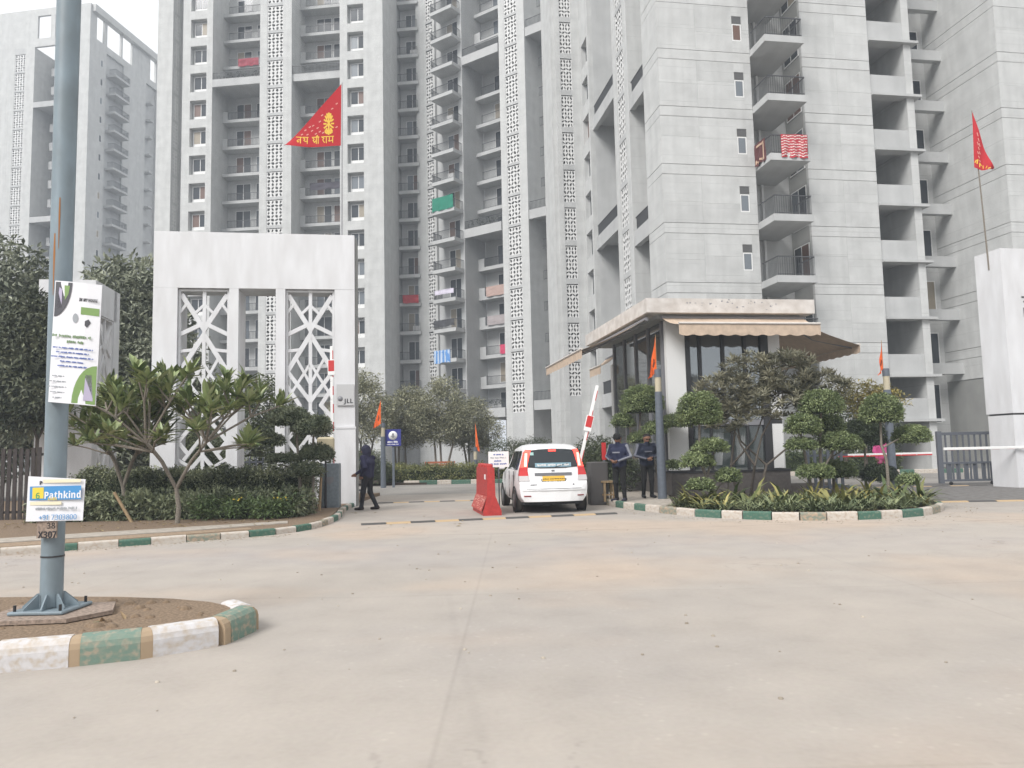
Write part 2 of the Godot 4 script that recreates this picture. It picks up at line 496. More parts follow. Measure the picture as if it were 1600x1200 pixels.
func tower_c() -> void:
	var p := thing("apartment_tower", "turned middle tower on open stilts with corner balconies and broad pierced pier", "apartment tower", Vector3(-0.62, 0, -77), -35)
	var top := 60.0
	var F := func(k: int) -> float: return 5.0 + 3.22 * k
	var lat := lattice_mesh(1.55, 2.85, 4, 7, 0.14, M.lattice)
	pier(p, 0, 3.25, 0.75, 2.3, 0, 3.65, 5.35, 3.22, 0, 16, top, lat, 2.95)
	bd(p, "wall", -5, 9, 5.0, top - 0.4, 3.7, 15, M.concrete_plain)
	bd(p, "wall", 3.2, 12, 0, top, 5.2, 5.9, M.concrete_plain)
	# bay left of the pier
	var rail := railing_mesh(-4.2, 0, 0, 0.95, 2.35, 0.16, 0.03)
	var trail := railing_mesh(-5.0, -0.2, 0, 0.9, 0.12, 0.16, 0.03)
	for k in 16:
		var f: float = F.call(k)
		if k % 6 == 0:
			bd(p, "terrace_beam", -5.0, -0.15, f, f + 0.95, 0.0, 0.35, M.concrete_plain)
			bd(p, "terrace_slab", -5.0, -0.01, f + 0.35, f + 0.65, 0.36, 3.69, M.concrete_plain)
			part(p, "railing", trail, null, Vector3(0, f + 0.95, 0))
		else:
			balcony(p, -4.98, -0.02, f, 2.3, 3.69, 0.38, rail, 0.8 if k < 6 or k == 13 else 0.0)
		door(p, -2.6, f + 0.7, 3.67, 1.5, 2.2)
		door(p, -0.9, f + 0.7, 3.67, 1.3, 2.2)
	# bay right of the pier
	var rail3 := railing_mesh(3.9, 8, 0, 0.95, 1.55, 0.16, 0.03)
	for k in 16:
		var f: float = F.call(k) + 0.5
		if k % 6 == 0:
			bd(p, "terrace_beam", 3.27, 8, f, f + 0.95, 0.1, 0.4, M.concrete_plain)
			bd(p, "terrace_slab", 3.27, 8, f + 0.35, f + 0.65, 0.41, 5.19, M.concrete_plain)
			part(p, "railing", trail, null, Vector3(8.3, f + 0.95, -0.1))
		else:
			balcony(p, 5.2, 8, f, 2.9, 5.19, 0.38, rail3, 0.7)
			door(p, 6.2, f + 0.6, 5.17, 1.4, 2.1)
	# the mass left of the bay, its white edge, the corner balconies
	bd(p, "wall", -5.6, -5.0, 0, top, 0, 3.69, M.concrete_plain)
	bd(p, "wall", -9.0, -5.61, 0, top, 0.3, 3.6, M.concrete_plain)
	var rail4 := railing_mesh(-8.15, -5.15, 0, 0.95, -1.55, 0.14, 0.03, 1.5)
	for k in 16:
		var f: float = F.call(k) - 0.5
		balcony(p, -8.2, -5.1, f, -1.6, 0.29, 0.38, rail4)
		door(p, -6.5, f + 0.5, 0.28, 1.7, 2.3)
	# pale pier with a narrow pierced strip
	var lat2 := lattice_mesh(1.0, 2.8, 3, 7, 0.12, M.lattice)
	pier(p, -11.7, -8.9, -10.2, -9.2, 0, 4.5, 5.35, 3.22, 0, 16, top, lat2, 2.95)
	# stilts of the open ground floor
	for x in [-4.0, 3.5]:
		for d in [6.0, 11.0]:
			bd(p, "column", x - 0.35, x + 0.35, 0, 5.0, d, d + 0.7, M.concrete_grey)
	bd(p, "column", -3.0, 1.0, 0, 5.0, 8.5, 9.0, M.concrete_grey)

func tower_d() -> void:
	var p := thing("apartment_tower", "nearest grey tower behind the guard hut with stair slot and projecting balconies", "apartment tower", Vector3(8.09, 0, -38.5), 9)
	var top := 46.0
	var B0 := 6.30
	var fl := 3.14
	lined_wall(p, 0, 5.16, 0, 2.0, B0, fl, 0, 7, top, Vector2(4.2, 4.75))
	lined_wall(p, 8.17, 12.18, 0, 2.6, B0, fl, 0, 7, top)
	bd(p, "wall", 5.0, 8.3, 0, top, 2.05, 2.6, M.concrete)
	# projecting balconies in the notch
	var rail := railing_mesh(5.25, 7.27, 0, 1.0, -1.6, 0.12, 0.015, 1.55)
	for k in 8:
		var f := 6.5 + 3.17 * k
		var b := bd(p, "balcony", 5.17, 7.35, f, f + 0.36, -1.65, 0.0, M.concrete_plain)
		part(b, "railing", rail, null, Vector3(0, f + 0.36, 0) - b.position)
		bd(b, "floor_slab", 5.17 - b.position.x, 7.35 - b.position.x, -0.178, 0.178, 0.002 + b.position.z, 2.04 + b.position.z, M.concrete_plain)
		var o := door(p, 8.15, f + 0.4, 1.05, 1.55, 2.25, -90)
		o.position.x = 8.14
		bd(p, "drain_pipe", 6.45, 6.57, f + 0.37, f + 3.16, 1.9, 2.02, M.white_trim)
	# stair slot with stacked parapets
	bd(p, "wall", 14.4, 14.85, 0, top, 0.1, 5.7, M.concrete)
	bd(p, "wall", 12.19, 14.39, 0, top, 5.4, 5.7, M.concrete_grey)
	for k in 9:
		var s := 5.15 + 3.12 * k   # underside of the slab
		bd(p, "stair_parapet", 12.19, 14.39, s - 0.02, s + 1.08, 0.1, 0.28, M.concrete_plain)
		bd(p, "stair_slab", 12.19, 14.39, s + 0.1, s + 0.3, 0.29, 5.39, M.concrete_plain)
		bd(p, "slab_edge", 12.2, 15.2, s - 0.16, s - 0.021, -0.12, 0.6, M.concrete_plain)
	bd(p, "stair_parapet", 12.19, 14.39, 2.75, 3.85, 0.1, 0.28, M.concrete_plain)
	bd(p, "slab_edge", 12.2, 15.2, 2.6, 2.74, -0.12, 0.6, M.concrete_plain)
	bd(p, "stair_slab", 12.19, 14.39, 2.95, 3.15, 0.29, 3.39, M.concrete_plain)
	# link to the right-hand block: beams, deep recess with windows, blank wall
	for k in 9:
		var y := 5.35 + 3.12 * k
		bd(p, "link_beam", 14.86, 18.44, y, y + 0.62, 2.15, 2.55, M.concrete_plain)
		bd(p, "link_slab", 14.86, 16.4, y + 0.2, y + 0.45, 2.56, 3.59, M.concrete_plain)
		window(p, "window", 1.5, 1.95, 1, Vector3(17.35, y + 0.66, -3.57), 0, 0.0)
	window(p, "window", 1.5, 2.3, 1, Vector3(17.2, 2.6, -3.57), 0, 0.0)
	bd(p, "wall", 14.86, 18.6, 0, top, 3.6, 6.5, M.concrete)
	var q := Node3D.new()
	lined_wall(p, 18.45, 30, -1.94, 9, B0 - 0.1, fl, 0, 8, top)
	var y0 := 5.0
	for k in range(0, 9):   # the same joints on the wall's left return
		var b := B0 - 0.1 + fl * k
		bd(p, "wall_panel", 18.42, 18.5, y0, b - 0.03, -1.93, 6.0, M.concrete)
		bd(p, "floor_band", 18.424, 18.5, b, b + 0.52, -1.93, 6.0, M.concrete)
		y0 = b + 0.55
	q.free()
	# left flank: stepped piers and recesses
	bd(p, "pier_wall", -0.0, 1.9, 0, top, 2.01, 2.4, M.concrete)
	y0 = 0.0
	for k in range(0, 8):
		var b := B0 + fl * k
		bd(p, "wall_panel", -0.035, 0.0, y0, b - 0.03, 0.02, 2.38, M.concrete)
		bd(p, "floor_band", -0.03, 0.0, b, b + 0.52, 0.02, 2.38, M.concrete)
		y0 = b + 0.55
	bd(p, "wall", 4.6, 5.2, 0, top, 2.41, 20, M.concrete_plain)
	var lat := lattice_mesh(1.55, 2.75, 4, 7, 0.035, M.lattice)
	# pierced pier, face to the left
	bd(p, "pier_wall", 1.66, 4.59, 0, top, 10.06, 10.95, M.concrete)
	bd(p, "pier_wall", 1.66, 4.59, 0, top, 12.5, 13.4, M.concrete)
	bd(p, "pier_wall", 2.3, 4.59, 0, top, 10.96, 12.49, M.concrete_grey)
	var yb := 0.0
	for k in range(0, 9):
		var f := 7.05 + fl * k
		bd(p, "pier_band", 1.68, 2.29, yb, f, 10.96, 12.49, M.concrete_plain)
		var w := part(p, "lattice_panel", lat, null, Vector3(1.72, f, -11.73))
		w.rotation_degrees.y = -90
		yb = f + 2.76
	# terraces between the piers
	for t in [[1.7, 2.41, 10.05, 0], [1.72, 13.41, 19.19, 1]]:
		var fx: float = t[0]
		var g := G.new()
		var L: float = t[2] - t[1]
		g.mm(-L / 2, L / 2, 0.92, 0.97, -0.025, 0.025)
		for i in int(L / 0.12):
			g.mm(-L / 2 + i * 0.12, -L / 2 + i * 0.12 + 0.03, 0, 0.92, -0.015, 0.015)
		var rm := g.mesh(M.railing)
		for y in ([4.2, 14.6, 23.8] if t[3] == 0 else [4.6, 16.8, 26.4]):
			bd(p, "terrace_beam", fx, fx + 0.35, y, y + 1.0, t[1], t[2], M.concrete_plain)
			bd(p, "terrace_slab", fx + 0.36, 4.59, y + 0.4, y + 0.7, t[1], t[2], M.concrete_plain)
			var r := part(p, "railing", rm, null, Vector3(fx + 0.15, y + 1.0, -(t[1] + t[2]) / 2))
			r.rotation_degrees.y = 90
	# window wall that faces left, then the broad pierced face
	bd(p, "wall", 1.9, 4.59, 0, top, 19.2, 21.74, M.concrete_plain)
	bd(p, "wall", 1.5, 1.9, 0, top, 19.2, 19.55, M.concrete)
	bd(p, "wall", 1.5, 1.9, 0, top, 21.3, 21.74, M.concrete)
	yb = 0.0
	for k in range(0, 9):
		var f := 7.2 + fl * k
		bd(p, "wall", 1.504, 1.9, yb, f, 19.56, 21.29, M.concrete)
		yb = f + 2.0
		window(p, "window", 1.72, 1.98, 1, Vector3(1.86, f + 0.01, -20.42), -90, 0.0)
	bd(p, "wall", 1.504, 1.9, yb, top, 19.56, 21.29, M.concrete)
	var lat2 := lattice_mesh(0.95, 2.62, 4, 8, 0.12, M.lattice)
	pier(p, -0.55, 1.5, -0.15, 0.8, 21.75, 4.0, 5.75, 3.14, 0, 13, top, lat2, 2.7)
	bd(p, "wall", -0.85, -0.55, 0, top, 22.05, 25.7, M.concrete)

func tower_a() -> void:
	var p := thing("apartment_tower", "farthest tower at the left fading into haze, its roof screen open to the sky", "apartment tower", Vector3(-67.2, 0, -118), -9)
	var top := 75.8
	var F := func(k: int) -> float: return 4.6 + 3.2 * k
	var rt := top - 6.5
	bd(p, "wall", -20, -0.3, 0, rt, 4.3, 20, M.concrete_plain)
	bd(p, "wall", -3.0, -0.3, 0, rt, 0.4, 4.29, M.concrete_plain)
	# front: pierced strip, bay, window column, blank corner
	var lat := lattice_mesh(1.9, 2.8, 4, 7, 0.14, M.lattice)
	pier(p, -14.6, -10.0, -13.6, -11.7, 0, 4.28, 4.6, 3.2, 3, 19, rt, lat, 2.9)
	bd(p, "pier_wall", -24, -14.61, 0, rt, 0, 4.28, M.concrete)
	bd(p, "wall", -4.9, -4.4, 0, rt, 0, 4.28, M.concrete)
	bd(p, "wall", -2.75, 0, 0, rt, 0, 0.39, M.concrete)
	bd(p, "wall", -4.39, -2.76, 0, rt, 0.5, 4.28, M.concrete_plain)
	var rail := railing_mesh(-8.4, -4.9, 0, 0.9, 2.45, 0.2, 0.04)
	var y := 0.0
	for k in 20:
		var f: float = F.call(k)
		bd(p, "wall", -4.39, -2.76, y, f - 0.3, 0.006, 0.49, M.concrete)
		window(p, "window", 1.4, 1.9, 1, Vector3(-3.5, f - 0.28, -0.45), 0, 0.4)
		y = f + 1.75
		if k > 19: continue
		if k % 6 == 5:
			bd(p, "terrace_beam", -9.99, -4.91, f, f + 0.9, 0.01, 0.35, M.concrete_plain)
			bd(p, "terrace_slab", -9.99, -4.91, f + 0.3, f + 0.6, 0.36, 4.29, M.concrete_plain)
		else:
			balcony(p, -8.9, -4.92, f, 2.4, 4.29, 0.4, rail, 0.6)
		door(p, -6.9, f + 0.4, 4.27, 1.7, 2.1)
	# right flank: small windows, projecting balconies, recess with slab edges
	bd(p, "wall", -0.3, 0, 0, rt, 0.4, 4.0, M.concrete)
	bd(p, "wall", -1.5, -0.8, 0, rt, 4.3, 9.0, M.concrete_plain)
	bd(p, "wall", -0.3, 0, 0, rt, 8.4, 14.5, M.concrete)
	bd(p, "wall", -3.0, -2.5, 0, rt, 14.5, 17.5, M.concrete_grey)
	bd(p, "wall", -2.0, 0.6, 0, rt, 17.5, 20.5, M.concrete)
	var r2 := railing_mesh(4.6, 8.2, 0, 0.95, 0.0, 0.2, 0.04, 1.2)
	for k in 20:
		var f: float = F.call(k)
		var b := bd(p, "balcony", -0.79, 1.4, f, f + 0.38, 4.5, 8.3, M.concrete_plain)
		var rr := part(b, "railing", r2, null, Vector3(1.35, f + 0.38, 0) - b.position)
		rr.rotation_degrees.y = 90
		door(p, -0.78, f + 0.4, 6.4, 2.2, 2.2, 90)
		window(p, "small_window", 0.6, 1.2, 0, Vector3(0.02, f + 0.9, -2.9), 90, 0, "dark_glass")
		bd(p, "slab_edge", -2.49, 0.9, f, f + 0.3, 14.51, 15.6, M.concrete_plain)
	# roof screen: posts and rails round tall openings
	bd(p, "roof_beam", -24, 0, top - 1.2, top, 0, 0.4, M.concrete)
	bd(p, "roof_beam", -0.4, 0.6, top - 1.2, top, 0.41, 20.5, M.concrete)
	bd(p, "roof_beam", -24, 0, rt, rt + 1.4, 0.001, 0.39, M.concrete)
	bd(p, "roof_beam", -0.4, 0, rt, rt + 1.2, 0.4, 20.5, M.concrete)
	for x in [[-24.0, -9.6], [-7.2, -6.4], [-2.6, 0.0]]:
		bd(p, "roof_post", x[0], x[1], rt + 1.39, top - 1.19, 0.002, 0.38, M.concrete)
	for d in [[0.41, 1.6], [3.4, 4.1], [7.6, 8.0], [10.5, 15.6], [17.2, 17.7]]:
		bd(p, "roof_post", -0.38, -0.02, rt + 1.19, top - 1.19, d[0], d[1], M.concrete)

# ---------- plants ----------
func leaf(g: G, at: Vector3, dir: Vector3, up: Vector3, l: float, w: float, fold := 0.25, droop := 0.0) -> void:
	dir = dir.normalized()
	var s := dir.cross(up).normalized()
	var u := s.cross(dir)
	var m := at + dir * l * 0.45
	var tip := at + dir * l - u * droop * l
	var L := m + s * w * 0.5 + u * w * fold
	var R := m - s * w * 0.5 + u * w * fold
	g.tri(at, L, tip); g.tri(at, tip, R)

func clump(n: int, l: float, w: float, spread: float, sd: int) -> ArrayMesh:
	var r := RandomNumberGenerator.new()
	r.seed = sd
	var g := G.new()
	for i in n:
		var d := Vector3(r.randfn(), r.randfn() * 0.8 + 0.25, r.randfn()).normalized()
		var o := d * spread * sqrt(r.randf())
		var k := 0.8 + 0.4 * r.randf()
		leaf(g, o, (d + Vector3(r.randfn(), r.randfn(), r.randfn()) * 0.5), Vector3(r.randfn() * 0.4, 1, r.randfn() * 0.4), l * k, w * k, 0.2, 0.1)
	return g.mesh()

func rosette(n: int, l: float, w: float, sd: int) -> ArrayMesh:   # a whorl of long leaves at a twig's end
	var r := RandomNumberGenerator.new()
	r.seed = sd
	var g := G.new()
	for i in n:
		var a := TAU * i / n + r.randf() * 0.5
		var e := r.randf_range(0.1, 1.1)
		var d := Vector3(cos(a) * cos(e), sin(e), sin(a) * cos(e))
		leaf(g, d * 0.02, d, Vector3.UP, l * r.randf_range(0.75, 1.15), w, 0.12, 0.15)
	return g.mesh()

func spread_crown(p: Node, called: String, mesh: Mesh, m: Material, blobs: Array, n: int, s0: float, s1: float, ca: Color, cb: Color, gap := 0.0, sd := 1, inner := 0.55) -> MultiMeshInstance3D:
	var f := FastNoiseLite.new()
	f.seed = sd
	f.frequency = 0.55
	var at := []
	var cs := []
	var total := 0.0
	for b in blobs:
		total += b[1].x * b[1].y + b[1].y * b[1].z
	for b in blobs:
		var k := int(n * (b[1].x * b[1].y + b[1].y * b[1].z) / total)
		for i in k:
			var d := Vector3(rng.randfn(), rng.randfn(), rng.randfn()).normalized()
			var q: Vector3 = b[0] + d * b[1] * lerpf(inner, 1.0, pow(rnd(), 0.6))
			var z := f.get_noise_3d(q.x * 2.2, q.y * 2.2, q.z * 2.2)
			if z < gap - 0.5 + rnd(-0.1, 0.1): continue
			var bs := Basis.from_euler(Vector3(rnd(-0.6, 0.6), rnd(0, TAU), rnd(-0.6, 0.6))).scaled(Vector3.ONE * rnd(s0, s1))
			at.append(Transform3D(bs, q))
			cs.append(ca.lerp(cb, clampf(0.5 + z * 0.9 + rnd(-0.35, 0.35), 0, 1)))
	var o := copies(p, called, mesh, at, cs)
	o.material_override = m
	return o

func limbs(g: G, from: Vector3, r0: float, tips: Array, bend := 0.15) -> void:
	for t in tips:
		var d: Vector3 = t - from
		var a := from + d * 0.35 + Vector3(rnd(-1, 1), rnd(-0.2, 0.6), rnd(-1, 1)) * bend * d.length()
		var b := from + d * 0.7 + Vector3(rnd(-1, 1), rnd(-0.2, 0.4), rnd(-1, 1)) * bend * d.length() * 0.7
		g.tube([from, a, b, t], [r0, r0 * 0.75, r0 * 0.5, r0 * 0.25], 6, false)

func tree(label: String, at: Vector3, h0: float, r: float, blobs: Array, n: int, mesh: Mesh, s0: float, s1: float, ca: Color, cb: Color, bark: Material, group := "", stems := 1, gap := 0.1, sd := 1, cat := "tree", called := "tree") -> Node3D:
	var p := thing(called, label, cat, at, 0, group)
	var g := G.new()
	for k in stems:
		var base := Vector3(rnd(-1, 1) * 0.25 * (stems - 1), -0.1, rnd(-1, 1) * 0.2 * (stems - 1))
		var top := Vector3(rnd(-0.3, 0.3) + base.x * 2.0, h0, rnd(-0.3, 0.3))
		g.tube([base, base.lerp(top, 0.5) + Vector3(rnd(-0.1, 0.1), 0, rnd(-0.1, 0.1)), top], [r, r * 0.8, r * 0.65], 8, false)
		var tips := []
		for i in blobs.size():
			if i % stems == k: tips.append(blobs[i][0])
			if stems == 1: tips.append(blobs[i][0] + blobs[i][1] * Vector3(rnd(-0.6, 0.6), rnd(0.0, 0.6), rnd(-0.6, 0.6)))
		limbs(g, top, r * 0.6, tips)
	piece(p, "trunk", g, bark)
	spread_crown(p, "crown", mesh, M.leaf, blobs, n, s0, s1, ca, cb, gap, sd)
	return p

func pad(p: Node, c: Vector3, rx: float, h: float, ca: Color, cb: Color) -> void:   # one clipped cushion of a cloud-pruned shrub
	var g := G.new()
	var prof := []
	for i in 9:
		var a := -0.35 + (PI / 2 + 0.35) * i / 8.0
		prof.append(Vector2(rx * 0.93 * pow(maxf(cos(a), 0.0), 0.75) if a >= 0 else rx * 0.93 * (1.0 + a * 0.55), (h * 0.93 * sin(a) if a > 0 else h * 0.55 * sin(a))))
	prof.push_front(Vector2(0.001, prof[0].y))
	g.lathe(c, prof, 18)
	var o := piece(p, "clipped_pad", g, M.pad_core)
	var at := []
	var cs := []
	var n := int(520 * rx * (rx + h) / 0.35)
	for i in n:
		var th := rnd(0, TAU)
		var e := asin(clampf(rnd(-0.25, 1.0), -1, 1))
		var rr := rx * (pow(cos(e), 0.75) if e > 0 else 1.0 + e * 0.8)
		var q := Vector3(cos(th) * rr, h * sin(e) * (1.0 if e > 0 else 0.6), sin(th) * rr) * rnd(0.94, 1.04)
		at.append(Transform3D(Basis.from_euler(Vector3(rnd(-0.8, 0.8), rnd(0, TAU), rnd(-0.8, 0.8))).scaled(Vector3.ONE * rnd(0.7, 1.25)), c + q))
		cs.append(ca.lerp(cb, clampf(rnd(0, 1) * 0.8 + 0.2 * sin(th * 3.0 + e * 4.0), 0, 1)))
	var mi := copies(o, "leaves", pad_leaf_mesh, at, cs)
	mi.material_override = M.leaf

func topiary(label: String, at: Vector3, stems: Array, pads: Array, ca := Color(0.085, 0.12, 0.045), cb := Color(0.28, 0.33, 0.15)) -> Node3D:
	var p := thing("topiary", label, "topiary shrub", at, 0, "clipped cushion shrubs round the guard hut and gate")
	var g := G.new()
	for s in stems:
		var pts := []
		var rs := []
		for i in s.size() - 1:
			pts.append(s[i]); rs.append(lerpf(s[-1], s[-1] * 0.55, float(i) / (s.size() - 2)))
		g.tube(pts, rs, 7, true)
	piece(p, "trunk", g, M.pale_bark)
	for q in pads:
		pad(p, q[0], q[1] * 0.92, q[2] * 1.02, ca, cb)
	return p

func hedge(label: String, x0: float, x1: float, z0: float, z1: float, h: float, n: int, ca: Color, cb: Color, mesh: Mesh, at := Vector3.ZERO, turn := 0.0) -> Node3D:
	var p := thing("hedge", label, "hedge", at, turn)
	var g := G.new()
	g.bevel(Vector3((x0 + x1) / 2, h * 0.46, (z0 + z1) / 2), Vector3(x1 - x0 - 0.12, h * 0.92, z1 - z0 - 0.12), 0.12)
	piece(p, "stem_mass", g, M.pad_core)
	var a := []
	var cs := []
	var f := FastNoiseLite.new()
	f.frequency = 0.5
	for i in n:
		var q := Vector3(rnd(x0, x1), 0, rnd(z0, z1))
		var side := rnd()
		if side < 0.45: q.y = h * rnd(0.88, 1.03)
		elif side < 0.85: q.z = z1 + rnd(-0.09, 0.03); q.y = h * rnd(0.02, 1)
		else:
			q.x = x1 + rnd(-0.1, 0.03) if rnd() > 0.5 else x0 + rnd(-0.03, 0.1)
			q.y = h * rnd(0.02, 1)
		q.y += f.get_noise_2d(q.x * 3, q.z * 3) * 0.3 * clampf(q.y / h, 0, 1)
		a.append(Transform3D(Basis.from_euler(Vector3(rnd(-0.7, 0.7), rnd(0, TAU), rnd(-0.7, 0.7))).scaled(Vector3.ONE * rnd(0.7, 1.3)), q))
		cs.append(ca.lerp(cb, clampf(rnd() + f.get_noise_3d(q.x * 2, q.y * 4, q.z * 2), 0, 1)))
	copies(p, "leaves", mesh, a, cs).material_override = M.leaf
	return p

func blade_tuft(n: int, l: float, w: float, sd: int) -> ArrayMesh:   # a tuft of arching strap leaves
	var r := RandomNumberGenerator.new()
	r.seed = sd
	var g := G.new()
	for i in n:
		var a := r.randf() * TAU
		var d := Vector3(cos(a), 0, sin(a))
		var s := Vector3(-sin(a), 0, cos(a))
		var L := l * r.randf_range(0.6, 1.1)
		var e := r.randf_range(0.5, 1.35)
		var p0 := d * 0.03
		var last := p0
		var lw := w * 0.7
		for k in 3:
			var t := (k + 1) / 3.0
			var ang := e - t * t * r.randf_range(0.7, 1.5)
			var nx := last + (d * cos(ang) + Vector3.UP * sin(ang)) * L / 3.0
			var nw: float = w * [1.0, 0.75, 0.0][k]
			if k < 2:
				g.quad(last - s * lw / 2, last + s * lw / 2, nx + s * nw / 2, nx - s * nw / 2)
			else:
				g.tri(last - s * lw / 2, last + s * lw / 2, nx)
			last = nx; lw = nw
	return g.mesh()

# ---------- small builders ----------
func words(p: Node, s: String, h: float, at: Vector3, m: Material, turn := 0.0, bold := false, depth := 0.004, squeeze := 1.0, tilt := 0.0) -> MeshInstance3D:
	var t := TextMesh.new()
	var f := SystemFont.new()
	f.font_names = PackedStringArray(["Droid Sans"])
	if bold: f.font_weight = 700
	t.font = f
	t.text = s
	t.font_size = 32
	t.pixel_size = h / 23.0
	t.depth = depth
	t.curve_step = 2.0
	t.material = m
	var o := part(p, "lettering", t, null, at)
	o.rotation_degrees = Vector3(0, turn, tilt)
	o.scale.x = squeeze
	return o

func dashes(p: Node, called: String, w: float, h: float, at: Vector3, m: Material, turn := 0.0, tilt := 0.0, sd := 1) -> void:   # a line of print too small to read: word-long marks broken into letters
	var r := RandomNumberGenerator.new()
	r.seed = sd
	var g := G.new()
	var x := -w / 2
	while x < w / 2:
		var k := r.randi_range(3, 8)
		for i in k:
			var q := h * r.randf_range(0.35, 0.6)
			if x + q > w / 2: break
			var y0 := h * r.randf_range(0.0, 0.25)
			g.mm(x, x + q * 0.75, y0, h * r.randf_range(0.7, 1.0), 0.0, 0.002)
			x += q
		x += h * 0.5
	var o := piece(p, called, g, m, "stuff")
	o.position = at
	o.rotation_degrees = Vector3(0, turn, tilt)

func strokes(g: G, lines: Array, put: Callable, w: float, th := 0.004) -> void:   # polylines drawn as flat strips on a surface; put maps a point to (position, normal)
	for l in lines:
		for i in l.size() - 1:
			var a: Array = put.call(l[i])
			var b: Array = put.call(l[i + 1])
			var d: Vector3 = (b[0] - a[0])
			if d.length() < 1e-5: continue
			var s: Vector3 = d.normalized().cross(a[1]).normalized() * w / 2
			var e := d.normalized() * w * 0.35
			var na: Vector3 = a[1] * th
			g.quad(a[0] - e + s * -1 + na, b[0] + e - s + na, b[0] + e + s + na, a[0] - e + s + na)
			g.quad(a[0] - e + s - na, b[0] + e + s - na, b[0] + e - s - na, a[0] - e - s - na)

const SCRIPT_LETTERS := [
	[[[0.7, 0.0], [0.7, 1.0]], [[0.7, 0.55], [0.35, 0.55], [0.15, 0.35], [0.3, 0.15], [0.45, 0.28]], [[0.0, 1.0], [0.9, 1.0]]],
	[[[0.75, 0.0], [0.75, 1.0]], [[0.1, 0.9], [0.35, 0.75], [0.2, 0.5], [0.45, 0.33], [0.75, 0.42]], [[0.0, 1.0], [0.9, 1.0]]],
	[],
	[[[0.7, 0.0], [0.7, 1.0]], [[0.12, 0.85], [0.35, 0.72], [0.18, 0.5], [0.42, 0.2]], [[0.35, 0.2], [0.7, 0.5]], [[0.0, 1.0], [1.15, 1.0]], [[1.0, 0.0], [1.0, 1.0], [0.85, 1.28], [0.65, 1.05]]],
	[],
	[[[0.1, 0.95], [0.4, 0.78], [0.2, 0.5], [0.5, 0.08]], [[0.8, 0.0], [0.8, 1.0]], [[0.0, 1.0], [0.95, 1.0]]],
	[[[0.8, 0.0], [0.8, 1.0]], [[0.25, 1.0], [0.25, 0.4], [0.12, 0.3], [0.32, 0.24], [0.8, 0.42]], [[0.0, 1.0], [0.95, 1.0]]],
]

func script_lines(x0: float, y0: float, w: float, h: float) -> Array:
	var total := 0.0
	for l in SCRIPT_LETTERS: total += 0.5 if l.is_empty() else 1.05
	var out := []
	var x := 0.0
	for l in SCRIPT_LETTERS:
		for line in l:
			var q := []
			for p in line:
				q.append(Vector2(x0 + w * (x + p[0]) / total, y0 + h * p[1]))
			out.append(q)
		x += 0.5 if l.is_empty() else 1.05
	return out

func flag_cloth(p: Node, A: Vector3, B: Vector3, C: Vector3, amp: float, m: Material, freq := 2.2) -> Callable:   # pole side A (top) to B, tip C; returns the map from (u along AB, v towards the tip)
	var nrm := (B - A).cross(C - A).normalized()
	if nrm.z < 0: nrm = -nrm
	var f := func(u: float, v: float) -> Vector3:
		var e := A.lerp(B, u)
		return e.lerp(C, v) + nrm * amp * sin(v * TAU * freq / 2.0 + u * 1.7) * v + Vector3(0, -amp * 0.5 * sin(v * PI), 0)
	var g := G.new()
	var nu := 6
	var nv := 12
	for i in nu:
		for j in nv:
			var q := [f.call(float(i) / nu, float(j) / nv), f.call(float(i + 1) / nu, float(j) / nv), f.call(float(i + 1) / nu, float(j + 1) / nv), f.call(float(i) / nu, float(j + 1) / nv)]
			g.quad(q[0], q[1], q[2], q[3])
			for k in 4: q[k] = q[k] - nrm * 0.004
			g.quad(q[3], q[2], q[1], q[0])
	piece(p, "cloth", g, m)
	return func(w: Vector2) -> Array: return [f.call(w.x, w.y), nrm]

